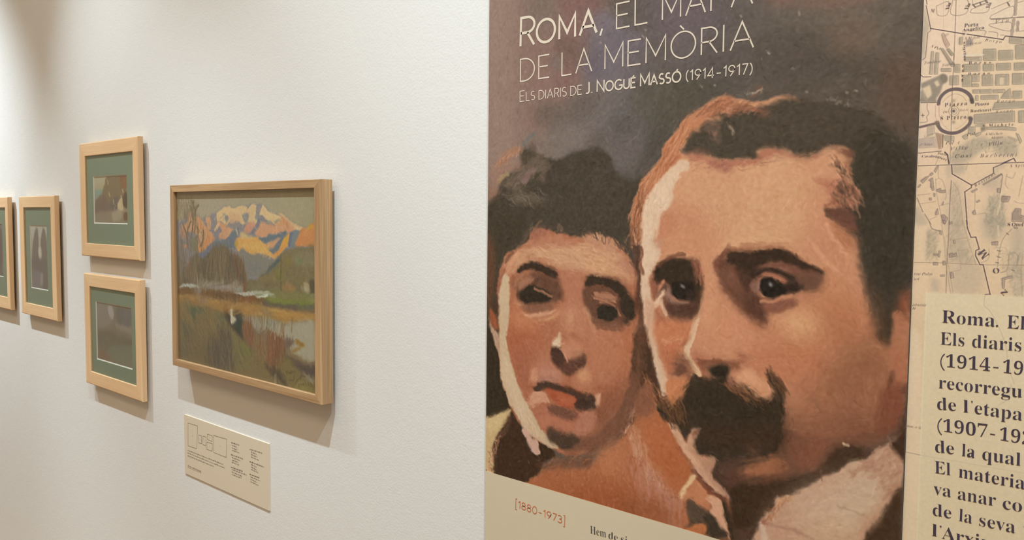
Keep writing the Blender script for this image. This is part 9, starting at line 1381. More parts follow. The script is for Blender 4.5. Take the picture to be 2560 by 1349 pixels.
PLACES = [('b', 'Porta', -262.4, 233.2, -247.5, 232.6, 3.94, 0, -4), ('b', 'Angelica', -264.3, 228.3, -240.8, 228.3, 3.26, 0, -4), ('i', 'S M delle', -261.1, 218.5, -244.6, 218.0, 2.63, 0, -4), ('i', 'Grazie', -255.1, 211.7, -242.9, 211.6, 2.62, 0, -4), ('i', 'Borgo', -240.0, 213.9, -222.7, 209.3, 3.11, 200, -4), ('i', 'S Pel', -298.5, 214.7, -287.9, 209.6, 2.69, 0, -4), ('i', 'Fonderia', -305.1, 194.7, -286.3, 195.1, 2.98, 0, -4), ('i', 'Fagiolo', -284.6, 189.2, -270.6, 191.1, 2.94, 0, -4), ('b', 'Borgo', -255.9, 189.5, -232.2, 187.2, 2.41, 300, -4), ('b', 'Borgo', -256.0, 176.5, -233.1, 174.9, 2.42, 300, -4), ('b', 'angelico', -259.2, 194.0, -260.5, 216.0, 3.0, 100, -4), ('b', 'orgo', -260.9, 169.5, -261.1, 189.0, 2.8, 250, -4), ('b', 'Piazza', -280.0, 141.0, -255.6, 141.1, 4.07, 150, -4), ('i', 'Obe', -282.9, 133.3, -275.3, 133.6, 2.58, 0, -4), ('i', 'lisco', -263.2, 134.2, -254.4, 134.3, 2.39, 0, -4), ('b', 'S Pietro', -284.1, 125.3, -255.9, 125.1, 4.2, 120, -4), ('b', 'Piazza', -247.3, 139.3, -232.6, 139.2, 3.25, 0, -4), ('b', 'Rusticucci', -251.7, 132.2, -230.0, 131.9, 2.95, 0, -4), ('i', 'Borgo', -224.9, 141.1, -206.2, 140.5, 2.99, 250, -4), ('i', 'Borgo', -225.3, 129.3, -208.2, 130.2, 2.58, 250, -4), ('b', 'S Michele', -238.1, 114.2, -206.6, 113.5, 2.61, 250, -4), ('i', 'Pal', -254.6, 104.3, -245.6, 104.9, 3.28, 0, -4), ('i', 'S Michele', -234.8, 103.6, -216.5, 103.9, 2.61, 0, -4), ('i', 'Magno', -228.6, 99.2, -216.4, 99.9, 2.49, 0, -4), ('i', 'Villa', -230.6, 91.0, -216.5, 92.8, 3.96, 80, -4), ('i', 'e', -239.0, 91.8, -237.1, 92.0, 3.67, 0, -4), ('i', 'Pal', -277.5, 95.6, -268.2, 95.6, 3.55, 0, -4), ('i', 'e', -263.6, 95.6, -261.7, 95.7, 3.51, 0, -4), ('i', 'Villa', -271.4, 88.4, -252.8, 88.7, 3.54, 150, -4), ('i', 'Cosi', -266.1, 78.9, -248.4, 79.2, 4.06, 150, -4), ('i', 'Barberini', -239.4, 78.3, -201.5, 78.2, 3.78, 200, -4), ('b', 'Cavalleg', -303.5, 81.1, -285.9, 80.4, 2.41, 0, -4), ('b', 'gieri', -285.9, 80.4, -275.8, 75.6, 2.38, 0, -4), ('b', 'Porta', -285.5, 84.1, -275.5, 82.1, 2.38, 0, -4), ('i', 'Bastioni', -243.0, 43.4, -222.0, 57.5, 3.38, 200, -4), ('i', 'S Spir', -207.8, 65.3, -193.2, 65.9, 3.18, 100, -4), ('b', 'S Onof', -207.5, -2.6, -191.2, -2.3, 3.93, 0, -4), ('b', 'M', -224.6, -36.6, -231.1, -29.5, 9, 0, -4), ('b', 'O', -220.1, -58.5, -213.3, -57.4, 5.72, 0, -4), ('b', 'N', -208.7, -84.6, -203.2, -78.9, 4.63, 0, -4), ('i', 'rua Pulat', -306.9, -64.8, -285.4, -64.0, 3.1, 0, -4), ('i', 'iai', -306.8, -71.2, -300.3, -70.5, 2.82, 0, -4), ('i', 'armenie', -307.2, -103.6, -291.3, -103.0, 3.34, 0, -4), ('i', 'li', -307.0, -107.8, -303.2, -107.8, 2.62, 0, -4), ('i', 'nac a li', -307.8, -257.3, -291.6, -257.4, 2.94, 0, -4), ('b', 'Via', -279.7, 256.3, -277.6, 264.1, 4.2, 0, -4), ('b', 'Via', -259.4, 252.7, -256.3, 259.6, 4.2, 0, -4), ('b', 'Via', -236.5, 251.1, -234.4, 257.0, 4.2, 0, -4), ('i', 'Via', -229.8, 232.7, -216.2, 232.2, 4.31, 250, -4), ('i', 'Corridori', -300.9, 104.7, -291.2, 107.6, 3.27, 0, -4), ('i', 'dei Soldati', -306.1, 96.0, -291.9, 95.2, 2.52, 0, -4), ('b', 'M', -300.2, 256.7, -296.1, 256.0, 3.76, 0, -4)]
CARD_RECTS = [[(-2216.7, -588.7), (-2161.5, -587.6), (-2167.1, -653.7), (-2218.7, -654.6)], [(-2154.4, -611.4), (-2138.4, -611.8), (-2139.9, -633.6), (-2155.9, -634.0)], [(-2130.2, -610.3), (-2113.6, -609.8), (-2116.5, -634.7), (-2132.3, -634.8)], [(-2105.7, -600.1), (-2077.9, -599.8), (-2080.5, -615.9), (-2106.1, -615.4)], [(-2108.1, -623.0), (-2078.5, -621.7), (-2081.2, -643.4), (-2110.0, -643.5)], [(-2070.4, -597.5), (-2000.8, -594.7), (-2004.9, -645.0), (-2072.5, -645.0)]]
CARD_LINES = [([(-2220.1, -668.8), (-2021.4, -667.6)], 0), ([(-2221.3, -676.0), (-2013.2, -675.8)], 0), ([(-2221.5, -684.2), (-2073.5, -684.2)], 0), ([(-2221.5, -713.3), (-2142.2, -713.6)], 0), ([(-2220.7, -717.8), (-2143.7, -717.3)], 1), ([(-1978.0, -599.7), (-1937.3, -598.7)], 2), ([(-1974.1, -606.3), (-1946.3, -606.4)], 0), ([(-1974.2, -612.8), (-1946.5, -613.3)], 0), ([(-1974.4, -619.3), (-1936.9, -619.1)], 0), ([(-1979.6, -632.4), (-1918.8, -631.6)], 2), ([(-1974.8, -638.8), (-1932.1, -639.2)], 0), ([(-1974.9, -646.0), (-1943.1, -645.8)], 0), ([(-1975.1, -651.8), (-1939.2, -652.0)], 0), ([(-1980.4, -666.1), (-1919.5, -665.3)], 2), ([(-1976.3, -671.6), (-1901.0, -670.8)], 0), ([(-1976.5, -678.7), (-1922.9, -678.8)], 0), ([(-1976.7, -685.3), (-1927.1, -684.4)], 0), ([(-1885.1, -599.4), (-1825.5, -597.5)], 2), ([(-1879.0, -605.1), (-1851.3, -605.8)], 0), ([(-1879.1, -611.4), (-1849.6, -612.3)], 0), ([(-1879.2, -617.7), (-1842.1, -619.1)], 0), ([(-1886.5, -631.8), (-1817.9, -631.9)], 2), ([(-1879.6, -637.7), (-1852.7, -639.4)], 0), ([(-1879.7, -644.1), (-1852.8, -646.7)], 0), ([(-1879.9, -650.4), (-1844.6, -652.2)], 0), ([(-1887.1, -665.0), (-1839.1, -664.4)], 2), ([(-1882.6, -671.0), (-1837.3, -671.3)], 0), ([(-1882.7, -677.3), (-1850.7, -678.5)], 0), ([(-1882.8, -683.6), (-1845.2, -684.9)], 0)]

# ------------------------------------------------------------------ geometry helpers
def link(ob, parent=None, kind=None, label=None, cat=None, group=None):
    SC.collection.objects.link(ob)
    if parent: ob.parent = parent
    if kind: ob['kind'] = kind
    if label: ob['label'] = label
    if cat: ob['category'] = cat
    if group: ob['group'] = group
    return ob

def empty(name, loc, label, cat, group=None):
    o = bpy.data.objects.new(name, None); o.location = loc; o.empty_display_size = .05
    return link(o, None, None, label, cat, group)

def mesh_ob(name, verts, faces, mat, parent=None, origin=(0, 0, 0), bevel=0, **kw):
    # verts are given in scene space; the object's own origin sits at `origin`
    ox, oy, oz = origin
    me = bpy.data.meshes.new(name); me.from_pydata([(x - ox, y - oy, z - oz) for x, y, z in verts], [], faces); me.update()
    if mat: me.materials.append(mat)
    o = bpy.data.objects.new(name, me)
    if parent: o.location = (ox - parent.location.x, oy - parent.location.y, oz - parent.location.z)
    else: o.location = origin
    link(o, parent, **kw)
    if bevel:
        m = o.modifiers.new('edge', 'BEVEL'); m.width = bevel; m.segments = 2; m.limit_method = 'ANGLE'; m.angle_limit = .6
    return o

def box(name, x0, x1, y0, y1, z0, z1, mat, parent=None, **kw):
    v = [(x, y, z) for x in (x0, x1) for y in (y0, y1) for z in (z0, z1)]
    f = [(0, 1, 3, 2), (4, 6, 7, 5), (0, 4, 5, 1), (2, 3, 7, 6), (0, 2, 6, 4), (1, 5, 7, 3)]
    return mesh_ob(name, v, f, mat, parent, **kw)

def ring(name, outer, inner, y_out, y_in, mat, parent):
    # flat or sloping rectangular ring; outer/inner = (x0, x1, z0, z1)
    def loop(r, y): return [(r[0], y, r[2]), (r[1], y, r[2]), (r[1], y, r[3]), (r[0], y, r[3])]
    v = loop(outer, y_out) + loop(inner, y_in)
    f = [(i, (i + 1) % 4, 4 + (i + 1) % 4, 4 + i) for i in range(4)]
    return mesh_ob(name, v, f, mat, parent)

# ------------------------------------------------------------------ materials
def s2l(c): return tuple(((v / 255) / 12.92 if v / 255 <= .04045 else ((v / 255 + .055) / 1.055) ** 2.4) for v in c)

def mat(name, rgb=None, rough=.6, spec=.3):
    m = bpy.data.materials.new(name); m.use_nodes = True; b = m.node_tree.nodes['Principled BSDF']
    if rgb: b.inputs['Base Color'].default_value = (*rgb, 1)
    b.inputs['Roughness'].default_value = rough; b.inputs['Specular IOR Level'].default_value = spec
    return m, m.node_tree, b

def wall_mat(name, rgb):
    m, t, b = mat(name, rgb, .75, .25); N, K = t.nodes.new, t.links.new
    tc = N('ShaderNodeTexCoord'); n = N('ShaderNodeTexNoise'); n.inputs['Scale'].default_value = 210; n.inputs['Detail'].default_value = 3
    n2 = N('ShaderNodeTexNoise'); n2.inputs['Scale'].default_value = 55
    ad = N('ShaderNodeMath'); ad.operation = 'ADD'; bp = N('ShaderNodeBump'); bp.inputs['Strength'].default_value = .22; bp.inputs['Distance'].default_value = .0018
    K(tc.outputs['Object'], n.inputs['Vector']); K(tc.outputs['Object'], n2.inputs['Vector']); K(n.outputs['Fac'], ad.inputs[0]); K(n2.outputs['Fac'], ad.inputs[1])
    K(ad.outputs[0], bp.inputs['Height']); K(bp.outputs['Normal'], b.inputs['Normal'])
    return m

def wood_mat(name, c0, c1, axis, grain=1.0, rough=.5):
    # long-grained timber; axis = the member's own long direction in object space
    m, t, b = mat(name, None, rough, .3); N, K = t.nodes.new, t.links.new
    tc = N('ShaderNodeTexCoord'); mp = N('ShaderNodeMapping'); sc = [260 * grain] * 3; sc['xyz'.index(axis)] = 5 * grain; mp.inputs['Scale'].default_value = sc
    n = N('ShaderNodeTexNoise'); n.inputs['Scale'].default_value = 1; n.inputs['Detail'].default_value = 6; n.inputs['Roughness'].default_value = .65
    mp2 = N('ShaderNodeMapping'); s2 = [38 * grain] * 3; s2['xyz'.index(axis)] = 1.2; mp2.inputs['Scale'].default_value = s2
    n2 = N('ShaderNodeTexNoise'); n2.inputs['Scale'].default_value = 1; n2.inputs['Detail'].default_value = 2
    mx = N('ShaderNodeMath'); mx.operation = 'MULTIPLY_ADD'; mx.inputs[1].default_value = .55
    sc2 = N('ShaderNodeMath'); sc2.operation = 'MULTIPLY'; sc2.inputs[1].default_value = .45
    cr = N('ShaderNodeValToRGB'); cr.color_ramp.elements[0].position = .36; cr.color_ramp.elements[1].position = .62
    cr.color_ramp.elements[0].color = (*c0, 1); cr.color_ramp.elements[1].color = (*c1, 1)
    K(tc.outputs['Object'], mp.inputs['Vector']); K(tc.outputs['Object'], mp2.inputs['Vector']); K(mp.outputs[0], n.inputs['Vector']); K(mp2.outputs[0], n2.inputs['Vector'])
    K(n.outputs['Fac'], mx.inputs[0]); K(n2.outputs['Fac'], sc2.inputs[0]); K(sc2.outputs[0], mx.inputs[2]); K(mx.outputs[0], cr.inputs['Fac']); K(cr.outputs['Color'], b.inputs['Base Color'])
    bp = N('ShaderNodeBump'); bp.inputs['Strength'].default_value = .08; bp.inputs['Distance'].default_value = .001; K(n.outputs['Fac'], bp.inputs['Height']); K(bp.outputs['Normal'], b.inputs['Normal'])
    return m

def paint_mat(name, rough=.55, spec=.15, weave=0):
    # reads the brushed-on pigment stored on the surface
    m, t, b = mat(name, None, rough, spec); N, K = t.nodes.new, t.links.new
    a = N('ShaderNodeAttribute'); a.attribute_name = 'Pigment'; K(a.outputs['Color'], b.inputs['Base Color'])
    if weave:
        tc = N('ShaderNodeTexCoord'); n = N('ShaderNodeTexNoise'); n.inputs['Scale'].default_value = weave; bp = N('ShaderNodeBump'); bp.inputs['Strength'].default_value = .12; bp.inputs['Distance'].default_value = .001
        K(tc.outputs['Object'], n.inputs['Vector']); K(n.outputs['Fac'], bp.inputs['Height']); K(bp.outputs['Normal'], b.inputs['Normal'])
    return m

def glass_mat(name):
    m = bpy.data.materials.new(name); m.use_nodes = True; t = m.node_tree; t.nodes.clear(); N, K = t.nodes.new, t.links.new
    o = N('ShaderNodeOutputMaterial'); mx = N('ShaderNodeMixShader'); tr = N('ShaderNodeBsdfTransparent'); g = N('ShaderNodeBsdfGlossy'); g.inputs['Roughness'].default_value = .02
    lw = N('ShaderNodeLayerWeight'); pw = N('ShaderNodeMath'); pw.operation = 'POWER'; pw.inputs[1].default_value = 5
    fr = N('ShaderNodeMath'); fr.operation = 'MULTIPLY_ADD'; fr.inputs[1].default_value = .96; fr.inputs[2].default_value = .03   # Schlick reflectance of each face
    tr.inputs['Color'].default_value = (.97, .98, .97, 1)
    K(lw.outputs['Facing'], pw.inputs[0]); K(pw.outputs[0], fr.inputs[0]); K(fr.outputs[0], mx.inputs['Fac']); K(tr.outputs[0], mx.inputs[1]); K(g.outputs[0], mx.inputs[2]); K(mx.outputs[0], o.inputs['Surface'])
    return m

# ------------------------------------------------------------------ pictures and writing
def picture(name, strokes, ext, step, base, y, m, parent, clip=None, seed=3):
    # paint in millimetres, then lay the paint on a finely divided sheet at depth y
    c = Canvas(*ext, step, base, seed); c.play(strokes)
    s = np.clip(c.im, 0, 255) / 255
    lin = np.where(s <= .04045, s / 12.92, ((s + .055) / 1.055) ** 2.4)
    lin = np.clip(lin, 0, .95)
    xs = (c.x0 + np.arange(c.w) * c.st) / 1000; zs = (c.y1 - np.arange(c.h) * c.st) / 1000
    if clip:
        x0, x1, z0, z1 = clip; xs = np.clip(xs, x0, x1); zs = np.clip(zs, z0, z1)
    px, py, pz = parent.location
    co = np.empty((c.h, c.w, 3), np.float32); co[..., 0] = xs[None] - px; co[..., 1] = y - py; co[..., 2] = (zs[:, None] + EYE) - pz
    i = np.arange((c.h - 1) * (c.w - 1)); r = i // (c.w - 1); q = i % (c.w - 1); a = r * c.w + q
    f = np.stack([a, a + c.w, a + c.w + 1, a + 1], 1).astype(np.int32)
    me = bpy.data.meshes.new(name); me.vertices.add(c.w * c.h); me.vertices.foreach_set('co', co.ravel())
    me.loops.add(f.size); me.loops.foreach_set('vertex_index', f.ravel()); me.polygons.add(len(f)); me.polygons.foreach_set('loop_start', np.arange(0, f.size, 4, dtype=np.int32))
    me.update(); at = me.color_attributes.new('Pigment', 'FLOAT_COLOR', 'POINT')
    rgba = np.ones((c.h * c.w, 4), np.float32); rgba[:, :3] = lin.reshape(-1, 3); at.data.foreach_set('color', rgba.ravel()); me.materials.append(m)
    return link(bpy.data.objects.new(name, me), parent)

# serif letter outlines: character code (+1000 for italic), advance, then the closed loops as x y pairs
GLY = {}
for _l in GLYPHS.strip().split('\n'):
    _k, _a, _p = _l.split(' ', 2); _n = [[int(q) for q in lp.split()] for lp in _p.split(';')]
    GLY[int(_k)] = (int(_a), [list(zip(q[::2], q[1::2])) for q in _n])

def arc(cx, cy, rx, ry, a0, a1, n=14):
    return [(cx + rx * math.cos(math.radians(a0 + (a1 - a0) * i / n)), cy + ry * math.sin(math.radians(a0 + (a1 - a0) * i / n))) for i in range(n + 1)]

def sans(ch):
    # drawn capitals of a light geometric grotesque: (width, strokes) on a cap height of 1
    acc = {'Ò': ('O', [(.30, 1.26), (.44, 1.08)]), 'É': ('E', [(.16, 1.07), (.32, 1.25)]), 'Ó': ('O', [(.38, 1.07), (.54, 1.25)])}
    if ch in acc:
        w, s = sans(acc[ch][0]); return w, s + [acc[ch][1]]
    G = {
        'R': (.52, [[(0, 0), (0, 1), (.24, 1)] + arc(.24, .73, .27, .27, 90, -90) + [(0, .46)], [(.25, .46), (.52, 0)]]),
        'P': (.52, [[(0, 0), (0, 1), (.24, 1)] + arc(.24, .73, .27, .27, 90, -90) + [(0, .46)]]),
        'O': (.84, [arc(.42, .5, .42, .51, 90, 450, 32)]), 'M': (.70, [[(0, 0), (0, 1), (.35, .24), (.70, 1), (.70, 0)]]),
        'A': (.72, [[(0, 0), (.36, 1), (.72, 0)], [(.12, .33), (.60, .33)]]), 'E': (.48, [[(.48, 1), (0, 1), (0, 0), (.48, 0)], [(0, .52), (.41, .52)]]),
        'L': (.44, [[(0, 1), (0, 0), (.44, 0)]]), 'D': (.66, [[(0, 0), (0, 1), (.18, 1)] + arc(.18, .5, .48, .5, 90, -90, 18) + [(0, 0)]]),
        'I': (.02, [[(0, 0), (0, 1)]]), 'N': (.62, [[(0, 0), (0, 1), (.62, 0), (.62, 1)]]),
        'S': (.48, [arc(.24, .75, .21, .25, 40, 180, 10) + arc(.24, .75, .24, .24, 190, 270, 6) + arc(.25, .26, .24, .25, 90, -140, 14)]),
        'J': (.30, [[(.30, 1)] + arc(.13, .2, .17, .2, 0, -130, 10)]), 'U': (.58, [[(0, 1)] + arc(.29, .29, .29, .29, 180, 360, 14) + [(.58, 1)]]),
        'G': (.78, [arc(.42, .5, .42, .51, 48, 330, 26) + [(.79, .42), (.46, .42)]]),
        '.': (.06, [[(.03, .0), (.03, .07)]]), ',': (.10, [[(.09, .12), (.0, -.16)]]), '–': (.46, [[(.04, .40), (.42, .40)]]),
        '1': (.24, [[(0, .80), (.2, 1), (.2, 0)]]), '0': (.56, [arc(.28, .5, .28, .51, 90, 450, 28)]),
        '4': (.56, [[(.42, 0), (.42, 1), (0, .26), (.56, .26)]]), '7': (.46, [[(0, 1), (.46, 1), (.12, 0)]]),
        '9': (.52, [arc(.26, .71, .26, .29, 0, 360, 24), [(.52, .71), (.48, .5), (.16, 0)]]),
        '8': (.50, [arc(.25, .76, .21, .24, 90, 450, 22), arc(.25, .26, .25, .26, 90, 450, 24)]),
        '3': (.46, [arc(.20, .76, .22, .24, 150, -90, 14) + arc(.20, .26, .26, .26, 90, -150, 16)]),
        '(': (.20, [arc(.62, .46, .60, .80, 133, 227, 14)]), ')': (.20, [arc(-.42, .46, .60, .80, 47, -47, 14)]),
        '[': (.16, [[(.16, 1.2), (0, 1.2), (0, -.35), (.16, -.35)]]), ']': (.16, [[(0, 1.2), (.16, 1.2), (.16, -.35), (0, -.35)]]),
    }
    return G[ch]

def ribbon(P, w, V, F, y):
    # a pen stroke of width w along P, mitred at the corners
    P = [np.array(p, float) for p in P]; P = [p for i, p in enumerate(P) if i == 0 or np.hypot(*(p - P[i - 1])) > 1e-6]
    n = len(P); closed = n > 3 and np.hypot(*(P[0] - P[-1])) < 1e-6
    if closed: P = P[:-1]; n -= 1
    b = len(V)
    for i in range(n):
        d0 = P[i] - P[i - 1] if (i or closed) else P[1] - P[0]; d1 = P[(i + 1) % n] - P[i] if (i < n - 1 or closed) else P[i] - P[i - 1]
        d0 = d0 / np.hypot(*d0); d1 = d1 / np.hypot(*d1); nn = np.array([-d0[1] - d1[1], d0[0] + d1[0]]); L = np.hypot(*nn)
        nn = nn / L if L > .05 else np.array([-d1[1], d1[0]]); k = 1 / max(.42, nn @ np.array([-d1[1], d1[0]]))
        for s in (1, -1): q = P[i] + nn * s * w / 2 * k; V.append((q[0], y, q[1]))
    for i in range(n if closed else n - 1):
        a = b + 2 * i; c = b + 2 * ((i + 1) % n); F.append((a, a + 1, c + 1, c))

PUNCT = {'.': (150, [[(45 + 42 * math.cos(t * .5236), 38 + 42 * math.sin(t * .5236)) for t in range(12)]]), '-': (230, [[(20, 125), (210, 125), (210, 172), (20, 172)]]),
         "'": (150, [[(50, 440), (75, 455), (102, 440), (105, 400), (85, 350), (55, 318), (48, 328), (72, 360), (70, 385), (48, 405)]]),
         '(': (230, [arc(420, 170, 360, 400, 128, 232, 14) + arc(470, 170, 360, 380, 230, 130, 14)]), ')': (230, [arc(-190, 170, 360, 400, 52, -52, 14)])}

def lettering(name, items, y, m, parent, lift=0):
    """Flat printed letters. item = (face, text, x0, z0, x1, z1, height, spacing, weight) in mm on the picture plane."""
    V, F = [], []; loops = []; thin = 0
    for face, text, x0, z0, x1, z1, h, sp, w in items:
        u = np.array([x1 - x0, z1 - z0]); L = np.hypot(*u); u /= L; v = np.array([-u[1], u[0]])
        if face == 's':
            gs = [sans(c) for c in text]; gap = .20; nat = sum(g[0] for g in gs) + gap * (len(gs) - 1)
            if len(text) == 1: k = L / max(nat, .05) / h
            else: k = L / h / nat
            x = 0
            for g in gs:
                for st in g[1]:
                    ribbon([np.array([x0, z0]) + u * ((x + p[0]) * k * h) + v * (p[1] * h) for p in st], w, V, F, 0)
                x += g[0] + gap
        else:
            gs = []
            for c in text:
                if c == ' ': gs.append((150, []))
                elif ord(c) + (1000 if face == 'i' else 0) in GLY: gs.append(GLY[ord(c) + (1000 if face == 'i' else 0)])
                else: gs.append(PUNCT.get(c, (150, [])))
            lb = min([p[0] for l in gs[0][1] for p in l] or [0]); re = gs[-1][0] - max([p[0] for l in gs[-1][1] for p in l] or [gs[-1][0]])
            nat = sum(g[0] for g in gs) + sp * (len(gs) - 1) - lb - re; k = L / nat; kh = h / 455; x = -lb; thin = w
            for g in gs:
                for lp in g[1]:
                    loops.append([np.array([x0, z0]) + u * ((x + p[0]) * k) + v * (p[1] * kh) for p in lp])
                x += g[0] + sp
    if loops:
        cu = bpy.data.curves.new('tmp', 'CURVE'); cu.dimensions = '2D'; cu.fill_mode = 'BOTH'; cu.offset = thin * 1e-2
        for lp in loops:
            s = cu.splines.new('POLY'); s.points.add(len(lp) - 1); s.use_cyclic_u = True
            for p, q in zip(s.points, lp): p.co = (q[0], q[1], 0, 1)
        o = bpy.data.objects.new('tmp', cu); SC.collection.objects.link(o); me = bpy.data.meshes.new_from_object(o)
        b = len(V); V += [(p.co.x, 0, p.co.y) for p in me.vertices]; F += [tuple(b + i for i in pl.vertices) for pl in me.polygons]
        bpy.data.objects.remove(o); bpy.data.curves.remove(cu); bpy.data.meshes.remove(me)
    return mesh_ob(name, [(p[0] / 1000, y, p[2] / 1000 + EYE) for p in V], F, m, parent, origin=tuple(parent.location))

# ------------------------------------------------------------------ the room
WALL = wall_mat('white wall paint', (.80, .80, .79))
floor_m = wood_mat('oak floor', (.34, .22, .13), (.46, .31, .19), 'x', .2, .45)
X0, X1, DEP, HGT = -6.2, 2.4, 3.6, 4.1
box('wall_back', X0 - .1, X1 + .1, 0, .12, 0, HGT, WALL, origin=(0, 0, 0), kind='structure')
box('wall_front', X0 - .1, X1 + .1, -DEP - .12, -DEP, 0, HGT, WALL, kind='structure')
box('wall_left', X0 - .1, X0, -DEP, 0, 0, HGT, WALL, kind='structure')
box('wall_right', X1, X1 + .1, -DEP, 0, 0, HGT, WALL, kind='structure')
box('floor', X0 - .1, X1 + .1, -DEP - .12, .12, -.1, 0, floor_m, kind='structure')
box('ceiling', X0 - .1, X1 + .1, -DEP - .12, .12, HGT, HGT + .1, WALL, kind='structure')

# ------------------------------------------------------------------ timber frames
def frame(root, outer, inner, y_front, y_back, mats, bevel):
    # four mitred members, each its own piece; grain runs along each one. The profile runs from the back, over the
    # softly rounded front, to the rebate: pairs of (distance across the member, depth)
    xo0, xo1, zo0, zo1 = outer; xi0, xi1, zi0, zi1 = inner
    O_ = [(xo0, zo0), (xo1, zo0), (xo1, zo1), (xo0, zo1)]; I_ = [(xi0, zi0), (xi1, zi0), (xi1, zi1), (xi0, zi1)]
    wd = xi0 - xo0; r = bevel; k = r * .3
    prof = [(0, y_back), (0, y_front + r), (k, y_front + k), (r, y_front), (wd - r * .4, y_front), (wd, y_front + r * .4), (wd, y_back)]
    for i in range(4):
        j = (i + 1) % 4; v = []; n = len(prof)
        for c in (i, j):
            for d, y in prof:
                t = d / wd; v.append((O_[c][0] + (I_[c][0] - O_[c][0]) * t, y, O_[c][1] + (I_[c][1] - O_[c][1]) * t))
        f = [(a, a + 1, n + a + 1, n + a) for a in range(n - 1)] + [(n - 1, 0, n, 2 * n - 1), tuple(range(n))[::-1], tuple(range(n, 2 * n))]
        mesh_ob('frame_member', v, f, mats[i % 2], root, origin=((O_[i][0] + O_[j][0]) / 2, y_front, (O_[i][1] + O_[j][1]) / 2))

E_ = EYE
oak = [wood_mat('oak frame, level grain', OAK[0], OAK[1], 'x'), wood_mat('oak frame, upright grain', OAK[0], OAK[1], 'z')]
maple = [wood_mat('pale maple, level grain', MAPLE[0], MAPLE[1], 'x', .6), wood_mat('pale maple, upright grain', MAPLE[0], MAPLE[1], 'z', .6)]
back_m = mat('backing board', (.30, .22, .14), .8, .1)[0]
GLASS = glass_mat('picture glass')

# large landscape
L0 = (-2.2195, -1.5127, E_ - .4175, E_ + .0825); L1 = (-2.1990, -1.5363, E_ - .3988, E_ + .0637)
pic = empty('framed_landscape', (-1.866, -.012, E_ - .4175), 'landscape painting of pink sunlit mountains above a river in a deep oak box frame', 'painting')
frame(pic, L0, L1, -.044, -.012, oak, .0012)
box('backing_board', L1[0] - .008, L1[1] + .008, -.026, -.014, L1[2] - .008, L1[3] + .008, back_m, pic)
box('hanging_batten', -2.10, -1.63, -.014, 0, E_ - .02, E_ + .045, back_m, pic)
box('spacer', -2.10, -1.63, -.014, 0, E_ - .38, E_ - .35, back_m, pic)
canvas_m = paint_mat('oil paint on canvas', .6, .12, 900)
picture('canvas', LANDSCAPE, (-2207, -1528, -408, 72), 1.1, LANDSCAPE_BASE, -.0345, canvas_m, pic, seed=5)
box('canvas_panel', L1[0] - .006, L1[1] + .006, -.0342, -.026, L1[2] - .006, L1[3] + .006, back_m, pic)
box('glass', L1[0] - .004, L1[1] + .004, -.0385, -.0370, L1[2] - .004, L1[3] + .004, GLASS, pic)

# four small studies in maple frames with green mats
MATG = mat('green mount board', MATGREEN, .85, .1)[0]
CORE = mat('white bevelled mount core', (.86, .84, .79), .8, .1)[0]
study_m = paint_mat('pigment on paper', .7, .1)
GS = 'small pale wood frames with green mats'
def study(strokes, outer, inner, win, base, label, seed):
    x0, x1, z0, z1 = outer
    r = empty('framed_study', ((x0 + x1) / 2, -.010, z0), label, 'picture', GS)
    frame(r, outer, inner, -.026, -.010, maple, .003)
    i = inner; g = .006
    box('backing_board', i[0] - g, i[1] + g, -.0165, -.0115, i[2] - g, i[3] + g, back_m, r)
    box('hanging_batten', x0 + .06, x1 - .06, -.0115, 0, z1 - .09, z1 - .05, back_m, r)
    box('spacer', x0 + .06, x1 - .06, -.0115, 0, z0 + .03, z0 + .05, back_m, r)
    bv = .0032; o = (win[0] - bv, win[1] + bv, win[2] - bv, win[3] + bv)
    ring('mat', (i[0] - g, i[1] + g, i[2] - g, i[3] + g), o, -.0205, -.0205, MATG, r)
    ring('mat_bevel', o, win, -.0205, -.0180, CORE, r)
    picture('study', strokes, ((win[0] - .004) * 1000, (win[1] + .004) * 1000, (win[2] - .004 - E_) * 1000, (win[3] + .004 - E_) * 1000), 1.0, base, -.0179, study_m, r, seed=seed)
    box('glass', i[0] - g, i[1] + g, -.0235, -.0222, i[2] - g, i[3] + g, GLASS, r)
def R_(a, b, c, d): return (a, b, E_ + c, E_ + d)
study(STUDY_UP, R_(-2.9000, -2.4570, -.1365, .2335), R_(-2.8545, -2.4945, -.0943, .1908), R_(-2.8010, -2.5530, -.0255, .1205), (128, 108, 84), 'maple framed study of a reddish cliff, hung above the other small frame beside the landscape', 6)
study(STUDY_LOW, R_(-2.8860, -2.4585, -.5640, -.1946), R_(-2.8415, -2.4970, -.5205, -.2365), R_(-2.8025, -2.5380, -.4728, -.2864), (120, 106, 88), 'maple framed dark garden study, lower of the two small frames beside the landscape', 7)
study(STUDY_F2, R_(-3.4990, -3.1335, -.3807, .0658), R_(-3.4515, -3.1730, -.3367, .0240), R_(-3.4020, -3.2338, -.2747, -.0435), (160, 150, 134), 'upright maple framed study of two tall dark spires on a pale sky', 8)
study(STUDY_F1, R_(-3.9945, -3.6290, -.3807, .0658), R_(-3.9510, -3.6610, -.3320, .0240), R_(-3.8900, -3.7225, -.2511, -.0435), (130, 118, 108), 'maple frame at the far left, cut off by the edge of the photo', 9)

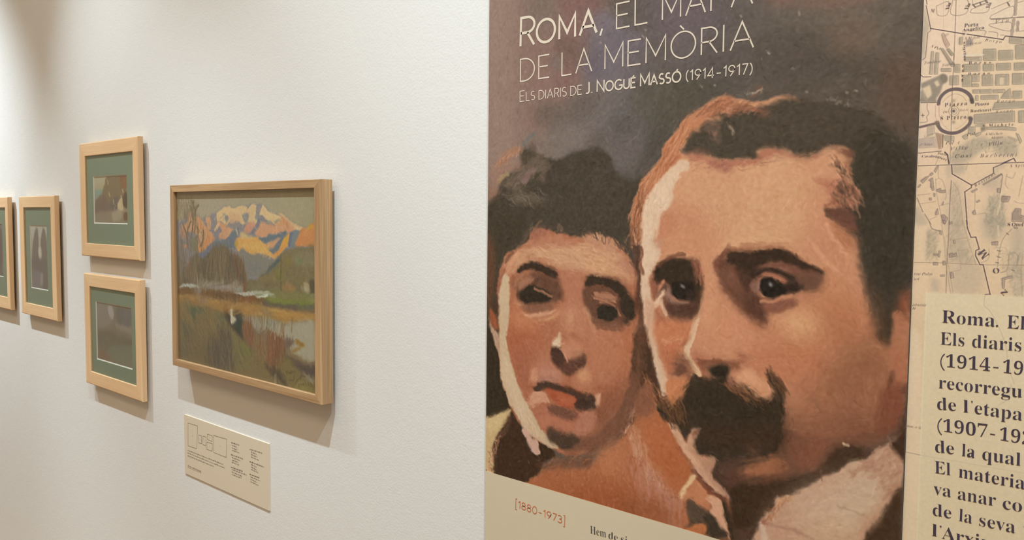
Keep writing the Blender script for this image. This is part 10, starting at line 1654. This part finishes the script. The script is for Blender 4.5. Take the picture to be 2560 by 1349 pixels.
# ------------------------------------------------------------------ caption card
card = empty('caption_card', (-2.0175, 0, E_ - .7392), 'cream caption card with small hanging diagram under the landscape painting', 'label')
CARD = mat('cream card', CARD_RGB, .75, .15)[0]
box('card', -2.2400, -1.7955, -.0030, 0, E_ - .7392, E_ - .5680, CARD, card)
GREY = mat('grey print', (.30, .27, .22), .8, .1)[0]; DARK = mat('dark print', (.13, .11, .10), .8, .1)[0]; PINK = mat('faded red print', (.55, .34, .25), .8, .1)[0]
V, F = [], []
for rc in CARD_RECTS: ribbon([(x / 1000, z / 1000 + E_) for x, z in rc + rc[:1]], .0011, V, F, -.0034)
for rc in CARD_RECTS:
    cx = sum(p[0] for p in rc) / 4000; cz = sum(p[1] for p in rc) / 4000 + E_; ribbon([(cx, cz - .002), (cx, cz + .002)], .0010, V, F, -.0034)
mesh_ob('hanging_diagram', V, F, GREY, card, origin=tuple(card.location))
rng = random.Random(4)
for nm, kinds, m_ in (('caption_lettering', (0, 2), DARK), ('note_lettering', (1,), PINK)):
    V, F = [], []
    for ((x0, z0), (x1, z1)), kd in CARD_LINES:
        if kd not in kinds: continue
        t = 0; L = math.hypot(x1 - x0, z1 - z0)
        while t < L:
            w = rng.uniform(4, 13); a = t / L; b = min(1, (t + w) / L)
            p = [(( x0 + (x1 - x0) * k) / 1000, (z0 + (z1 - z0) * k) / 1000 + E_) for k in (a, b)]
            n = max(2, int((b - a) * L / 1.6))   # a row of tiny upright letter strokes on a base bar
            for i in range(n):
                k = i / n; cx = p[0][0] + (p[1][0] - p[0][0]) * k; cz = p[0][1] + (p[1][1] - p[0][1]) * k; h = rng.choice((.0022, .0022, .0034))
                ribbon([(cx, cz - .001), (cx + .0002, cz - .001 + h)], .0009 if kd == 2 else .0006, V, F, -.0034)
            ribbon([(p[0][0], p[0][1] - .0008), (p[1][0] - .001, p[1][1] - .0008)], .0005, V, F, -.0034)
            t += w + 2.2
    mesh_ob(nm, V, F, m_, card, origin=tuple(card.location))

# ------------------------------------------------------------------ exhibition poster panel
PX0, PX1, PZ0, PZ1 = -1.0405, -.3090, E_ - .78, E_ + .455
poster = empty('exhibition_poster', ((PX0 + PX1) / 2, 0, PZ0), 'tall poster with painted portrait of a moustached man and a woman under cream title', 'poster')
box('board', PX0, PX1, -.0076, -.0003, PZ0, PZ1, mat('poster board edge', (.12, .10, .085), .7, .2)[0], poster)
BAND = mat('cream printed paper', BAND_RGB, .55, .15)[0]
box('lower_band', PX0, PX1, -.0079, -.0076, PZ0, E_ - .4722, BAND, poster)
print_m = paint_mat('poster print', .6, .05)
picture('portrait_print', PORTRAIT, (-1040.5, -309, -473, 455), 1.1, PORTRAIT_BASE, -.0079, print_m, poster, clip=(PX0, PX1, -.4722, .455), seed=3)
CREAM = mat('cream lettering', CREAM_RGB, .6, .15)[0]; RED = mat('brick red lettering', RED_RGB, .6, .15)[0]; INK = mat('dark lettering', INK_RGB, .6, .15)[0]
lettering('title_lettering', TITLE, -.0083, CREAM, poster)
lettering('subtitle_lettering', SUBTITLE, -.0083, CREAM, poster)
lettering('dates_lettering', DATES, -.0083, RED, poster)
lettering('body_lettering', BODY, -.0083, INK, poster)

# ------------------------------------------------------------------ map panel with introduction text
MX0, MX1, MZ0, MZ1 = -.3085, -.150, E_ - .78, E_ + .455
mp = empty('map_panel', ((MX0 + MX1) / 2, 0, MZ0), 'panel printed with an old engraved street map and dark introduction text, right of the poster', 'map panel')
box('board', MX0, MX1, -.0042, -.0003, MZ0, MZ1, mat('map board', CARD_RGB, .7, .2)[0], mp)
picture('map_print', MAP, (-308.5, -150, -480, 330), .62, MAP_BASE, -.0044, paint_mat('map print', .6, .12), mp, clip=(MX0, MX1, -.48, .33), seed=4)
TEXTM = mat('slate lettering', TEXT_RGB, .6, .15)[0]; MAPINK = mat('map lettering ink', MAPINK_RGB, .7, .1)[0]
lettering('introduction_lettering', INTRO, -.0048, TEXTM, mp)
for it in PLACES: lettering('place_name', [it], -.0048, MAPINK, mp)
